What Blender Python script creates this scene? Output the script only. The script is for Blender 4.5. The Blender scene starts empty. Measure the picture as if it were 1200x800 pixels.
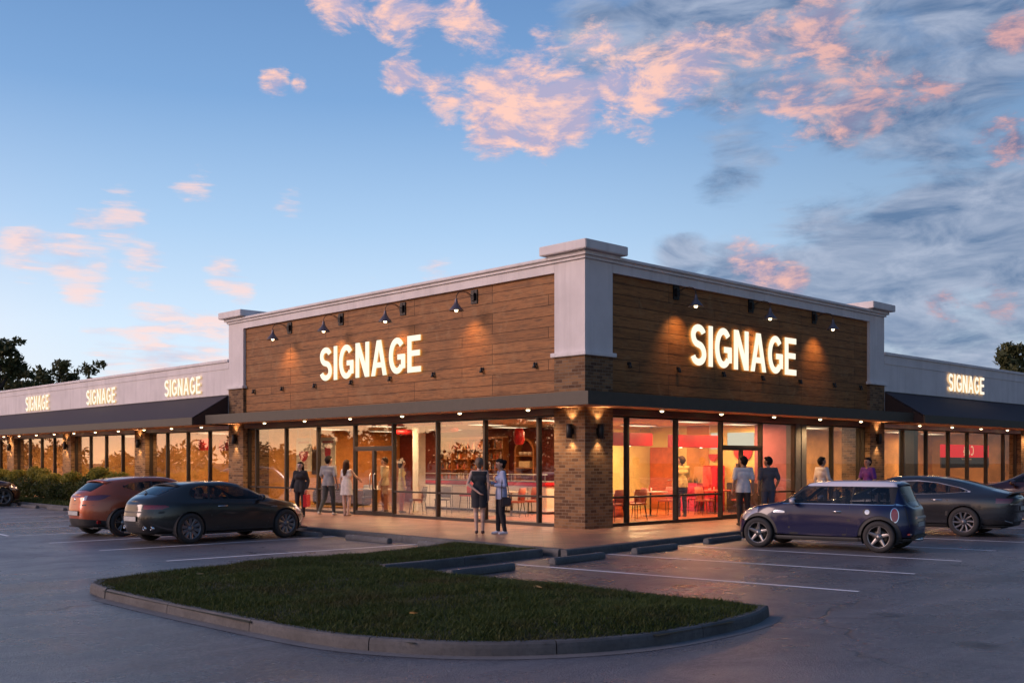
import bpy, bmesh, math, random
import numpy as np
from mathutils import Vector, Matrix
rad = math.radians
RNG = random.Random(7)
scene = bpy.context.scene
COL = scene.collection

# ------------------------------------------------------------------ mesh helpers
class MB:
    """collects simple solids; build() links them as one mesh object"""
    def __init__(s):
        s.v = []; s.f = []; s.m = []; s.sm = []
    def add(s, verts, faces, mi=0, smooth=False):
        o = len(s.v)
        s.v.extend([tuple(p) for p in verts])
        for f in faces:
            s.f.append(tuple(o + i for i in f)); s.m.append(mi); s.sm.append(smooth)
        return s
    def box(s, x0, x1, y0, y1, z0, z1, mi=0):
        if x0 > x1: x0, x1 = x1, x0
        if y0 > y1: y0, y1 = y1, y0
        if z0 > z1: z0, z1 = z1, z0
        v = [(x0,y0,z0),(x1,y0,z0),(x1,y1,z0),(x0,y1,z0),(x0,y0,z1),(x1,y0,z1),(x1,y1,z1),(x0,y1,z1)]
        return s.add(v, [(0,3,2,1),(4,5,6,7),(0,1,5,4),(1,2,6,5),(2,3,7,6),(3,0,4,7)], mi)
    def bbox(s, x0, x1, y0, y1, z0, z1, b=0.02, mi=0):
        """box with chamfered vertical and horizontal edges"""
        if x0 > x1: x0, x1 = x1, x0
        if y0 > y1: y0, y1 = y1, y0
        bm = bmesh.new()
        bmesh.ops.create_cube(bm, size=1)
        for v in bm.verts:
            v.co = Vector(((x0+x1)/2+v.co.x*(x1-x0), (y0+y1)/2+v.co.y*(y1-y0), (z0+z1)/2+v.co.z*(z1-z0)))
        bmesh.ops.bevel(bm, geom=bm.edges[:], offset=b, segments=2, affect='EDGES')
        s.from_bm(bm, mi); bm.free(); return s
    def from_bm(s, bm, mi=None, smooth=False):
        bm.verts.index_update(); o = len(s.v)
        s.v.extend([tuple(v.co) for v in bm.verts])
        for f in bm.faces:
            s.f.append(tuple(o+v.index for v in f.verts)); s.m.append(f.material_index if mi is None else mi); s.sm.append(smooth or f.smooth)
    def prism(s, poly, a0, a1, axis='z', mi=0):
        """polygon extruded along an axis; poly coords are the two other axes in order"""
        n = len(poly)
        def P(p, a):
            return {'z': (p[0], p[1], a), 'y': (p[0], a, p[1]), 'x': (a, p[0], p[1])}[axis]
        v = [P(p, a0) for p in poly] + [P(p, a1) for p in poly]
        f = [tuple(range(n))[::-1], tuple(range(n, 2*n))] + [(i, (i+1) % n, n+(i+1) % n, n+i) for i in range(n)]
        return s.add(v, f, mi)
    def tube(s, pts, r, seg=10, mi=0, caps=True, smooth=True):
        pts = [Vector(p) for p in pts]; n = len(pts)
        rr = r if isinstance(r, (list, tuple)) else [r]*n
        v = []; up0 = None
        for i, p in enumerate(pts):
            t = (pts[min(i+1, n-1)] - pts[max(i-1, 0)]).normalized()
            if up0 is None:
                up0 = Vector((0,0,1)) if abs(t.z) < .9 else Vector((1,0,0))
            a = t.cross(up0)
            if a.length < 1e-5: a = t.cross(Vector((0,1,0)))
            a.normalize(); b = t.cross(a).normalized(); up0 = -b if b.dot(up0) < 0 else b
            b = up0; a = b.cross(t).normalized()
            for k in range(seg):
                w = 2*math.pi*k/seg
                v.append(p + (a*math.cos(w) + b*math.sin(w))*rr[i])
        f = []
        for i in range(n-1):
            for k in range(seg):
                f.append((i*seg+k, i*seg+(k+1) % seg, (i+1)*seg+(k+1) % seg, (i+1)*seg+k))
        s.add(v, f, mi, smooth)
        if caps:
            s.add(v[:seg], [tuple(range(seg))], mi); s.add(v[-seg:], [tuple(range(seg))], mi)
        return s
    def lathe(s, prof, c=(0,0,0), axis='z', seg=24, mi=0, smooth=True, caps=False):
        """prof: list of (radius, height)"""
        v = []; n = len(prof)
        for r, h in prof:
            for k in range(seg):
                w = 2*math.pi*k/seg; a, b = r*math.cos(w), r*math.sin(w)
                p = {'z': (a, b, h), 'y': (a, h, b), 'x': (h, a, b)}[axis]
                v.append((c[0]+p[0], c[1]+p[1], c[2]+p[2]))
        f = []
        for i in range(n-1):
            for k in range(seg):
                f.append((i*seg+k, i*seg+(k+1) % seg, (i+1)*seg+(k+1) % seg, (i+1)*seg+k))
        s.add(v, f, mi, smooth)
        if caps:
            s.add(v[:seg], [tuple(range(seg))], mi); s.add(v[-seg:], [tuple(range(seg))], mi)
        return s
    def xf(s, M, start=0):
        for i in range(start, len(s.v)):
            s.v[i] = tuple(M @ Vector(s.v[i]))
        return s
    def build(s, name, mats, parent=None, loc=None, fixn=True):
        me = bpy.data.meshes.new(name)
        me.from_pydata(s.v, [], s.f)
        if not isinstance(mats, (list, tuple)): mats = [mats]
        for m in mats: me.materials.append(m)
        me.polygons.foreach_set('material_index', s.m)
        me.polygons.foreach_set('use_smooth', s.sm)
        me.update()
        if fixn:
            bm = bmesh.new(); bm.from_mesh(me)
            bmesh.ops.recalc_face_normals(bm, faces=bm.faces[:]); bm.to_mesh(me); bm.free()
        o = bpy.data.objects.new(name, me); COL.objects.link(o)
        if parent: o.parent = parent
        if loc: o.location = loc
        return o

def np_mesh(name, V, F, mats, parent=None, mi=None, smooth=False):
    """V (n,3) array, F (m,k) array of equal-sized faces"""
    me = bpy.data.meshes.new(name); k = F.shape[1]
    me.vertices.add(len(V)); me.vertices.foreach_set('co', np.asarray(V, np.float32).ravel())
    me.loops.add(F.size); me.loops.foreach_set('vertex_index', np.asarray(F, np.int32).ravel())
    me.polygons.add(len(F)); me.polygons.foreach_set('loop_start', np.arange(0, F.size, k, dtype=np.int32))
    for m in (mats if isinstance(mats, (list, tuple)) else [mats]): me.materials.append(m)
    if mi is not None: me.polygons.foreach_set('material_index', np.asarray(mi, np.int32))
    me.polygons.foreach_set('use_smooth', np.full(len(F), smooth))
    me.update(calc_edges=True); me.validate()
    o = bpy.data.objects.new(name, me); COL.objects.link(o)
    if parent: o.parent = parent
    return o

def empty(name, loc=(0,0,0), rz=0.):
    o = bpy.data.objects.new(name, None); COL.objects.link(o)
    o.location = loc; o.rotation_euler = (0,0,rz); o.empty_display_size = .2
    return o
def tag(o, label=None, cat=None, group=None, kind=None):
    if label: o['label'] = label
    if cat: o['category'] = cat
    if group: o['group'] = group
    if kind: o['kind'] = kind
    return o
def thing(name, label, cat, loc=(0,0,0), rz=0., group=None):
    return tag(empty(name, loc, rz), label, cat, group)
def copy_thing(o, loc, rz=None, label=None):
    r = o.copy(); COL.objects.link(r); r.location = loc
    if rz is not None: r.rotation_euler = (0,0,rz)
    if label: r['label'] = label
    for c in list(o.children):
        d = c.copy(); COL.objects.link(d); d.parent = r
        for g in c.children:
            e = g.copy(); COL.objects.link(e); e.parent = d
    return r

# ------------------------------------------------------------------ materials
def newmat(name):
    m = bpy.data.materials.new(name); m.use_nodes = True
    nt = m.node_tree; nt.nodes.clear()
    out = nt.nodes.new('ShaderNodeOutputMaterial')
    return m, nt, out
def N(nt, t, **kw):
    n = nt.nodes.new(t)
    for k, v in kw.items():
        if k.startswith('i_'):
            n.inputs[k[2:].replace('_', ' ')].default_value = v
        else: setattr(n, k, v)
    return n
def L(nt, a, b): nt.links.new(a, b)
def rgb(c): return (c[0], c[1], c[2], 1.)
def mathn(nt, op, a, b=None, c=None, clamp=False):
    n = nt.nodes.new('ShaderNodeMath'); n.operation = op; n.use_clamp = clamp
    for i, x in enumerate((a, b, c)):
        if x is None: continue
        if isinstance(x, (int, float)): n.inputs[i].default_value = x
        else: nt.links.new(x, n.inputs[i])
    return n.outputs[0]
def mixc(nt, fac, a, b, mode='MIX'):
    n = nt.nodes.new('ShaderNodeMix'); n.data_type = 'RGBA'; n.blend_type = mode
    for s, x in ((0, fac), (6, a), (7, b)):
        if isinstance(x, (int, float)): n.inputs[s].default_value = x
        elif isinstance(x, tuple): n.inputs[s].default_value = rgb(x)
        else: nt.links.new(x, n.inputs[s])
    return n.outputs[2]
def ramp(nt, fac, stops, interp='LINEAR'):
    n = nt.nodes.new('ShaderNodeValToRGB'); cr = n.color_ramp; cr.interpolation = interp
    while len(cr.elements) < len(stops): cr.elements.new(.5)
    for e, (p, c) in zip(cr.elements, stops):
        e.position = p; e.color = rgb(c) if isinstance(c, tuple) else (c, c, c, 1)
    if fac is not None: nt.links.new(fac, n.inputs[0])
    return n.outputs[0]
def noise(nt, vec, scale, detail=4, rough=.5, dist=0.):
    n = nt.nodes.new('ShaderNodeTexNoise'); n.inputs['Scale'].default_value = scale
    n.inputs['Detail'].default_value = detail; n.inputs['Roughness'].default_value = rough
    n.inputs['Distortion'].default_value = dist
    if vec is not None: nt.links.new(vec, n.inputs['Vector'])
    return n.outputs['Fac']
def coords(nt, scale=(1,1,1), kind='Object', rot=(0,0,0)):
    tc = nt.nodes.new('ShaderNodeTexCoord'); mp = nt.nodes.new('ShaderNodeMapping')
    mp.inputs['Scale'].default_value = scale; mp.inputs['Rotation'].default_value = rot
    nt.links.new(tc.outputs[kind], mp.inputs['Vector']); return mp.outputs[0]
def bump(nt, h, strength=.3, dist=.02):
    n = nt.nodes.new('ShaderNodeBump'); n.inputs['Strength'].default_value = strength
    n.inputs['Distance'].default_value = dist; nt.links.new(h, n.inputs['Height']); return n.outputs[0]
def pbsdf(nt, out, base=None, rough=.5, metal=0., spec=.5, normal=None, coat=0.):
    b = nt.nodes.new('ShaderNodeBsdfPrincipled')
    if isinstance(base, tuple): b.inputs['Base Color'].default_value = rgb(base)
    elif base is not None: nt.links.new(base, b.inputs['Base Color'])
    if isinstance(rough, (int, float)): b.inputs['Roughness'].default_value = rough
    else: nt.links.new(rough, b.inputs['Roughness'])
    b.inputs['Metallic'].default_value = metal
    b.inputs['Specular IOR Level'].default_value = spec
    b.inputs['Coat Weight'].default_value = coat
    b.inputs['Coat Roughness'].default_value = .09
    if normal is not None: nt.links.new(normal, b.inputs['Normal'])
    if out is not None: nt.links.new(b.outputs[0], out.inputs[0])
    return b
def mat_plain(name, base, rough=.55, metal=0., spec=.5, var=.12, scale=6., coat=0., bmp=0., bscale=60.):
    """base colour broken up by soft large and fine variation"""
    m, nt, out = newmat(name); v = coords(nt)
    n1 = noise(nt, v, scale, 4)
    a = tuple(c*(1-var) for c in base); b = tuple(min(1, c*(1+var)) for c in base)
    col = mixc(nt, ramp(nt, n1, [(.3, 0.), (.7, 1.)]), a, b)
    nm = bump(nt, noise(nt, v, bscale, 3), bmp, .01) if bmp else None
    rr = mathn(nt, 'ADD', rough-.06, mathn(nt, 'MULTIPLY', n1, .12))
    pbsdf(nt, out, col, rr, metal, spec, nm, coat); return m
def mat_emit(name, col, strength):
    m, nt, out = newmat(name)
    e = N(nt, 'ShaderNodeEmission'); e.inputs[0].default_value = rgb(col); e.inputs[1].default_value = strength
    L(nt, e.outputs[0], out.inputs[0]); return m
def mat_glass(name, tint=(1,1,1), boost=1.0, base=.03, rough=.0):
    """thin pane: see-through with a mirror reflection that grows at grazing angles"""
    m, nt, out = newmat(name)
    t = N(nt, 'ShaderNodeBsdfTransparent'); t.inputs[0].default_value = rgb(tint)
    g = N(nt, 'ShaderNodeBsdfGlossy'); g.inputs['Roughness'].default_value = rough
    lw = N(nt, 'ShaderNodeLayerWeight'); lw.inputs[0].default_value = .5
    f = mathn(nt, 'ADD', mathn(nt, 'MULTIPLY', mathn(nt, 'POWER', lw.outputs['Facing'], 4.), .9*boost), base, clamp=True)
    mx = N(nt, 'ShaderNodeMixShader'); L(nt, f, mx.inputs[0]); L(nt, t.outputs[0], mx.inputs[1]); L(nt, g.outputs[0], mx.inputs[2])
    L(nt, mx.outputs[0], out.inputs[0]); return m
M = {}
def make_mats():
    # stucco -------------------------------------------------------
    def stucco(name, base):
        m, nt, out = newmat(name); v = coords(nt)
        big = noise(nt, v, .9, 4, .6); st = noise(nt, coords(nt, (2.2, 2.2, .18)), 1.5, 4, .65); fine = noise(nt, v, 120, 2)
        c = mixc(nt, ramp(nt, big, [(.35, 0.), (.7, 1.)]), tuple(x*.86 for x in base), base)
        c = mixc(nt, mathn(nt, 'MULTIPLY', ramp(nt, st, [(.48, 0.), (.72, 1.)]), .42), c, tuple(x*.62 for x in base))
        pbsdf(nt, out, c, .85, 0, .25, bump(nt, fine, .35, .01)); return m
    M['stucco'] = stucco('white_stucco', (.77, .73, .73))
    M['cornice'] = stucco('cornice_paint', (.80, .765, .765))
    # brick --------------------------------------------------------
    m, nt, out = newmat('tan_brick'); tc = N(nt, 'ShaderNodeTexCoord'); sp = N(nt, 'ShaderNodeSeparateXYZ'); L(nt, tc.outputs['Object'], sp.inputs[0])
    u = mathn(nt, 'SUBTRACT', sp.outputs[0], sp.outputs[1]); cb = N(nt, 'ShaderNodeCombineXYZ'); L(nt, u, cb.inputs[0]); L(nt, sp.outputs[2], cb.inputs[1])
    wob = N(nt, 'ShaderNodeTexNoise'); wob.inputs['Scale'].default_value = 9
    L(nt, cb.outputs[0], wob.inputs['Vector'])
    vv = N(nt, 'ShaderNodeVectorMath', operation='MULTIPLY_ADD'); L(nt, wob.outputs['Color'], vv.inputs[0]); vv.inputs[1].default_value = (.012, .012, 0); L(nt, cb.outputs[0], vv.inputs[2])
    b = N(nt, 'ShaderNodeTexBrick'); L(nt, vv.outputs[0], b.inputs['Vector']); b.inputs['Scale'].default_value = 1
    b.inputs['Brick Width'].default_value = .215; b.inputs['Row Height'].default_value = .078; b.inputs['Mortar Size'].default_value = .007
    b.inputs['Mortar Smooth'].default_value = .2; b.inputs['Bias'].default_value = -.1
    b.inputs['Color1'].default_value = rgb((.27, .165, .09)); b.inputs['Color2'].default_value = rgb((.075, .042, .03)); b.inputs['Mortar'].default_value = rgb((.24, .20, .155))
    c = mixc(nt, mathn(nt, 'MULTIPLY', noise(nt, cb.outputs[0], 5, 5), .6), b.outputs['Color'], (.38, .26, .16), 'OVERLAY')
    nb = mathn(nt, 'ADD', mathn(nt, 'MULTIPLY', b.outputs['Fac'], -1.), mathn(nt, 'MULTIPLY', noise(nt, cb.outputs[0], 70, 3), .4))
    pbsdf(nt, out, c, .85, 0, .25, bump(nt, nb, .7, .012)); M['brick'] = m
    # wood cladding -------------------------------------------------
    m, nt, out = newmat('wood_cladding'); tc = N(nt, 'ShaderNodeTexCoord'); sp = N(nt, 'ShaderNodeSeparateXYZ'); L(nt, tc.outputs['Object'], sp.inputs[0])
    u = mathn(nt, 'SUBTRACT', sp.outputs[0], sp.outputs[1]); cb = N(nt, 'ShaderNodeCombineXYZ'); L(nt, u, cb.inputs[0]); L(nt, sp.outputs[2], cb.inputs[1])
    b = N(nt, 'ShaderNodeTexBrick'); L(nt, cb.outputs[0], b.inputs['Vector']); b.inputs['Scale'].default_value = 1; b.offset = .37; b.offset_frequency = 3
    b.inputs['Brick Width'].default_value = 3.3; b.inputs['Row Height'].default_value = .272; b.inputs['Mortar Size'].default_value = .008; b.inputs['Mortar Smooth'].default_value = .5
    b.inputs['Color1'].default_value = rgb((.44, .188, .060)); b.inputs['Color2'].default_value = rgb((.31, .128, .039)); b.inputs['Mortar'].default_value = rgb((.06, .027, .012))
    mp = N(nt, 'ShaderNodeMapping'); mp.inputs['Scale'].default_value = (.55, 7, 1); L(nt, cb.outputs[0], mp.inputs[0])
    g1 = noise(nt, mp.outputs[0], 2.2, 7, .68, .8)
    mp2 = N(nt, 'ShaderNodeMapping'); mp2.inputs['Scale'].default_value = (3., 40, 1); L(nt, cb.outputs[0], mp2.inputs[0])
    g2 = noise(nt, mp2.outputs[0], 1.5, 4, .6)
    kn = noise(nt, cb.outputs[0], 1.9, 5, .62, 1.2)
    c = mixc(nt, ramp(nt, g1, [(.3, .85), (.5, .25), (.72, 0.)]), b.outputs['Color'], (.05, .022, .01))
    c = mixc(nt, mathn(nt, 'MULTIPLY', ramp(nt, kn, [(.52, 0.), (.7, 1.)]), .55), c, (.34, .19, .085))
    c = mixc(nt, mathn(nt, 'MULTIPLY', ramp(nt, g2, [(.35, 1.), (.6, 0.)]), .35), c, (.04, .018, .008))
    h = mathn(nt, 'ADD', mathn(nt, 'MULTIPLY', b.outputs['Fac'], -1.), mathn(nt, 'MULTIPLY', g1, .25))
    pbsdf(nt, out, c, .6, 0, .35, bump(nt, h, 1., .028)); M['wood'] = m
    # asphalt --------------------------------------------------------
    m, nt, out = newmat('asphalt'); v = coords(nt)
    vor = N(nt, 'ShaderNodeTexVoronoi'); vor.inputs['Scale'].default_value = 48; L(nt, v, vor.inputs['Vector'])
    big = noise(nt, v, .13, 6, .62, .6); mid = noise(nt, v, .9, 7, .7, .4); fine = noise(nt, v, 16, 6, .8); grit = noise(nt, v, 60, 3, .7)
    trk = noise(nt, coords(nt, (.09, 1.3, 1), 'Object', (0, 0, rad(-34))), 1.6, 6, .65, .3); trk2 = noise(nt, coords(nt, (.08, 1.1, 1), 'Object', (0, 0, rad(62))), 1.4, 6, .65, .3)
    c = mixc(nt, ramp(nt, big, [(.40, 0.), (.58, 1.)]), (.066, .059, .064), (.165, .150, .158))
    c = mixc(nt, mathn(nt, 'MULTIPLY', ramp(nt, mid, [(.44, 0.), (.62, 1.)]), .5), c, (.056, .051, .055))
    c = mixc(nt, mathn(nt, 'MULTIPLY', ramp(nt, trk, [(.50, 0.), (.66, 1.)]), .45), c, (.205, .188, .195))
    c = mixc(nt, mathn(nt, 'MULTIPLY', ramp(nt, trk2, [(.52, 0.), (.68, 1.)]), .45), c, (.042, .040, .043))
    c = mixc(nt, ramp(nt, fine, [(.46, 0.), (.74, .85)]), c, (.26, .24, .245))
    c = mixc(nt, ramp(nt, grit, [(.30, .7), (.46, 0.)]), c, (.028, .027, .03))
    c = mixc(nt, ramp(nt, vor.outputs['Distance'], [(.0, .5), (.16, 0.)]), c, (.30, .29, .28))
    # oil spots
    ov = N(nt, 'ShaderNodeTexVoronoi'); ov.inputs['Scale'].default_value = .55; L(nt, v, ov.inputs['Vector'])
    oil = mathn(nt, 'MULTIPLY', ramp(nt, mathn(nt, 'ADD', ov.outputs['Distance'], mathn(nt, 'MULTIPLY', fine, .16)), [(.15, 1.), (.24, 0.)]), ramp(nt, ov.outputs['Color'], [(.45, 0.), (.55, .7)]))
    c = mixc(nt, oil, c, (.022, .021, .022))
    # cracks, some sealed
    cv = N(nt, 'ShaderNodeTexVoronoi', feature='DISTANCE_TO_EDGE'); cv.inputs['Scale'].default_value = .16
    wv = N(nt, 'ShaderNodeTexNoise'); wv.inputs['Scale'].default_value = 1.1; wv.inputs['Detail'].default_value = 6; L(nt, v, wv.inputs['Vector'])
    va = N(nt, 'ShaderNodeVectorMath', operation='MULTIPLY_ADD'); L(nt, wv.outputs['Color'], va.inputs[0]); va.inputs[1].default_value = (1.3, 1.3, 0); L(nt, v, va.inputs[2])
    L(nt, va.outputs[0], cv.inputs['Vector'])
    cr = mathn(nt, 'MULTIPLY', ramp(nt, cv.outputs['Distance'], [(.0, 1.), (.0045, 0.)]), ramp(nt, noise(nt, v, .3, 3), [(.44, 0.), (.56, 1.)]))
    c = mixc(nt, mathn(nt, 'MULTIPLY', cr, .85), c, (.014, .014, .016))
    r = mathn(nt, 'ADD', .165, mathn(nt, 'MULTIPLY', ramp(nt, mathn(nt, 'ADD', mathn(nt, 'MULTIPLY', big, .5), mathn(nt, 'MULTIPLY', mid, .5)), [(.38, 0.), (.60, 1.)]), .27))
    r = mathn(nt, 'SUBTRACT', r, mathn(nt, 'MULTIPLY', oil, .1))
    h = mathn(nt, 'ADD', mathn(nt, 'MULTIPLY', vor.outputs['Distance'], .6), mathn(nt, 'SUBTRACT', mathn(nt, 'ADD', fine, mathn(nt, 'MULTIPLY', grit, .5)), mathn(nt, 'MULTIPLY', cr, 2.)))
    pbsdf(nt, out, c, r, 0, .55, bump(nt, h, .8, .010)); M['asphalt'] = m
    # painted line ---------------------------------------------------
    m, nt, out = newmat('line_paint'); v = coords(nt)
    w = mathn(nt, 'ADD', mathn(nt, 'MULTIPLY', noise(nt, v, 26, 4, .7), .6), mathn(nt, 'MULTIPLY', noise(nt, v, 2.5, 4), .4))
    c = mixc(nt, ramp(nt, w, [(.34, .5), (.47, 0.)]), (.86, .86, .87), (.2, .2, .205))
    pbsdf(nt, out, c, .5, 0, .4, bump(nt, noise(nt, v, 80, 3), .3, .005)); M['line'] = m
    # concrete kerb --------------------------------------------------
    def conc(name, base, dark=.6):
        m, nt, out = newmat(name); v = coords(nt)
        n1 = noise(nt, v, 1.7, 5, .65); n2 = noise(nt, v, 22, 4, .6); n3 = noise(nt, v, 130, 2)
        c = mixc(nt, ramp(nt, n1, [(.35, 0.), (.7, 1.)]), tuple(x*dark for x in base), base)
        c = mixc(nt, ramp(nt, n2, [(.45, 0.), (.7, .5)]), c, tuple(x*dark*.7 for x in base))
        pbsdf(nt, out, c, .75, 0, .35, bump(nt, mathn(nt, 'ADD', n2, n3), .4, .006)); return m
    M['kerb'] = conc('kerb_concrete', (.145, .143, .145)); M['gutter'] = conc('gutter_concrete', (.21, .205, .205), .75)
    M['stop'] = conc('wheel_stop_concrete', (.17, .17, .175), .6)
    # pavers ---------------------------------------------------------
    m, nt, out = newmat('sidewalk_pavers'); v = coords(nt, (1,1,1), 'Object', (0,0,rad(45)))
    b = N(nt, 'ShaderNodeTexBrick'); L(nt, v, b.inputs['Vector']); b.inputs['Scale'].default_value = 1; b.inputs['Brick Width'].default_value = .42; b.inputs['Row Height'].default_value = .21
    b.inputs['Mortar Size'].default_value = .006; b.inputs['Color1'].default_value = rgb((.37, .175, .13)); b.inputs['Color2'].default_value = rgb((.20, .105, .09)); b.inputs['Mortar'].default_value = rgb((.08, .065, .06))
    n1 = noise(nt, v, .8, 5, .6); n2 = noise(nt, v, 30, 3)
    c = mixc(nt, mathn(nt, 'MULTIPLY', ramp(nt, n1, [(.4, 0.), (.65, 1.)]), .4), b.outputs['Color'], (.10, .08, .078))
    h = mathn(nt, 'ADD', mathn(nt, 'MULTIPLY', b.outputs['Fac'], -1.), mathn(nt, 'MULTIPLY', n2, .25))
    pbsdf(nt, out, c, mathn(nt, 'ADD', .22, mathn(nt, 'MULTIPLY', n1, .3)), 0, .5, bump(nt, h, .5, .006)); M['paver'] = m
    # metals, fabrics ------------------------------------------------
    M['frame'] = mat_plain('dark_bronze_frame', (.022, .015, .013), .42, .3)
    M['fascia'] = mat_plain('canopy_metal', (.066, .058, .046), .55, .1, bmp=.05)
    M['soffit'] = mat_plain('soffit_panel', (.52, .27, .16), .6)
    M['awning'] = mat_plain('awning_fabric', (.048, .038, .046), .8, bmp=.2, bscale=200)
    M['awning_side'] = mat_plain('awning_side_fabric', (.045, .022, .017), .8, bmp=.2, bscale=200)
    M['black'] = mat_plain('black_metal', (.02, .018, .02), .4, .5)
    M['shade'] = mat_plain('lamp_shade_metal', (.15, .115, .12), .4, .5)
    M['roof'] = mat_plain('roof_membrane', (.25, .25, .26), .8)
    M['glass'] = mat_glass('shop_glass', (.93, .93, .92), 1., .16)
    M['bulb'] = mat_emit('bulb_glow', (1., .74, .40), 5)
    M['sign_face'] = mat_emit('sign_face_light', (1., .92, .72), .88)
    M['sign_back'] = mat_emit('sign_halo_light', (1., .56, .17), 2.6)
    M['sign_side'] = mat_emit('sign_side_light', (1., .68, .26), .5)
    M['sign_face_small'] = mat_emit('small_sign_face_light', (1., .90, .74), .84)
    M['sign_back_small'] = mat_emit('small_sign_halo_light', (1., .62, .30), 1.2)
    # interior
    M['wall_tan'] = mat_plain('tan_wall', (.52, .25, .075), .75, var=.25, scale=2)
    M['wall_wing'] = mat_plain('wing_wall', (.56, .29, .105), .75, var=.3, scale=1.6)
    M['wall_cream'] = mat_plain('cream_wall', (.70, .60, .24), .75, var=.1, scale=2)
    M['wall_red'] = mat_plain('dark_red_wall', (.14, .022, .016), .6, var=.2, scale=2)
    M['wall_purple'] = mat_plain('mauve_wall', (.30, .12, .16), .75, var=.1)
    M['ceiling'] = mat_plain('ceiling_paint', (.55, .40, .28), .8)
    M['ceiling_red'] = mat_plain('red_ceiling_paint', (.42, .04, .04), .7)
    M['tile'] = mat_plain('pale_floor_tile', (.36, .29, .24), .25, var=.08, scale=4)
    M['floor_wood'] = mat_plain('orange_wood_floor', (.42, .13, .05), .3, var=.2, scale=6)
    M['red'] = mat_plain('red_lacquer', (.50, .015, .02), .35, var=.08)
    M['magenta'] = mat_plain('magenta_fabric', (.46, .03, .09), .7)
    M['coral'] = mat_plain('coral_fabric', (.50, .14, .10), .7)
    M['orange'] = mat_plain('orange_wood', (.48, .11, .025), .45, var=.2, scale=5)
    M['white'] = mat_plain('white_lacquer', (.72, .68, .64), .35, var=.04)
    M['grey_fab'] = mat_plain('grey_fabric', (.22, .22, .235), .8)
    M['wood_warm'] = mat_plain('warm_shelf_wood', (.38, .15, .045), .45, var=.2, scale=8)
    M['steel'] = mat_plain('brushed_steel', (.5, .5, .5), .3, .9)
    M['dark'] = mat_plain('dark_cabinet', (.03, .015, .014), .4)
    # vegetation
    def leaf(name, a, b, sc=3.):
        m, nt, out = newmat(name); g = N(nt, 'ShaderNodeNewGeometry'); v = coords(nt)
        r = mathn(nt, 'ADD', mathn(nt, 'MULTIPLY', g.outputs['Random Per Island'], .6), mathn(nt, 'MULTIPLY', noise(nt, v, sc, 3), .55))
        c = mixc(nt, ramp(nt, r, [(.25, 0.), (.85, 1.)]), a, b)
        p = pbsdf(nt, None, c, .6, 0, .3)
        t = N(nt, 'ShaderNodeBsdfTranslucent'); L(nt, c, t.inputs[0])
        mx = N(nt, 'ShaderNodeMixShader'); mx.inputs[0].default_value = .3
        L(nt, p.outputs[0], mx.inputs[1]); L(nt, t.outputs[0], mx.inputs[2]); L(nt, mx.outputs[0], out.inputs[0]); return m
    M['leaf'] = leaf('tree_leaf', (.040, .052, .020), (.12, .125, .048), .8)
    M['leaf_far'] = leaf('far_tree_leaf', (.03, .032, .012), (.10, .075, .035), .5)
    M['hedge'] = leaf('hedge_leaf', (.020, .035, .010), (.085, .10, .022), 2.)
    M['hedge_lit_top'] = leaf('window_lit_hedge_leaf', (.16, .16, .025), (.38, .32, .055), 2.)  # yellower leaf colour stands in for window light on the shrub tops
    m, nt, out = newmat('grass_blade'); g = N(nt, 'ShaderNodeNewGeometry'); v = coords(nt)
    pn = noise(nt, v, .9, 5, .65, .5); pn2 = noise(nt, v, 3.2, 3)
    c = mixc(nt, g.outputs['Random Per Island'], (.028, .052, .011), (.088, .110, .024))
    c = mixc(nt, mathn(nt, 'MULTIPLY', ramp(nt, mathn(nt, 'ADD', mathn(nt, 'MULTIPLY', pn, .7), mathn(nt, 'MULTIPLY', pn2, .3)), [(.48, 0.), (.64, 1.)]), .5), c, mixc(nt, g.outputs['Random Per Island'], (.060, .040, .018), (.13, .09, .04)))
    p = pbsdf(nt, None, c, .65, 0, .25); t = N(nt, 'ShaderNodeBsdfTranslucent'); L(nt, c, t.inputs[0]); mx = N(nt, 'ShaderNodeMixShader'); mx.inputs[0].default_value = .25
    L(nt, p.outputs[0], mx.inputs[1]); L(nt, t.outputs[0], mx.inputs[2]); L(nt, mx.outputs[0], out.inputs[0]); M['grass'] = m
    M['soil'] = mat_plain('soil', (.035, .032, .015), .95, var=.4, scale=5, bmp=.6, bscale=25)
    M['bark'] = mat_plain('bark', (.06, .045, .035), .9, var=.3, bmp=.6, bscale=20)
make_mats()
M['header'] = mat_plain('header_paint', (.09, .035, .025), .5)
SW = .15                      # sidewalk height
GD = .25                      # glass plane set back from the pillar face
def fb(mb, side, s0, s1, d0, d1, z0, z1, mi=0, bev=0):
    """box on a facade: s along it, d outwards from the pillar face. side 'L' looks to -x, side 'R' looks to -y"""
    if side == 'L': a = (-d0, -d1, s0, s1, z0, z1)
    else: a = (s0, s1, -d0, -d1, z0, z1)
    return mb.bbox(*a, b=bev, mi=mi) if bev else mb.box(*a, mi=mi)
def fp(side, s, d, z):
    return (-d, s, z) if side == 'L' else (s, -d, z)

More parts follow.
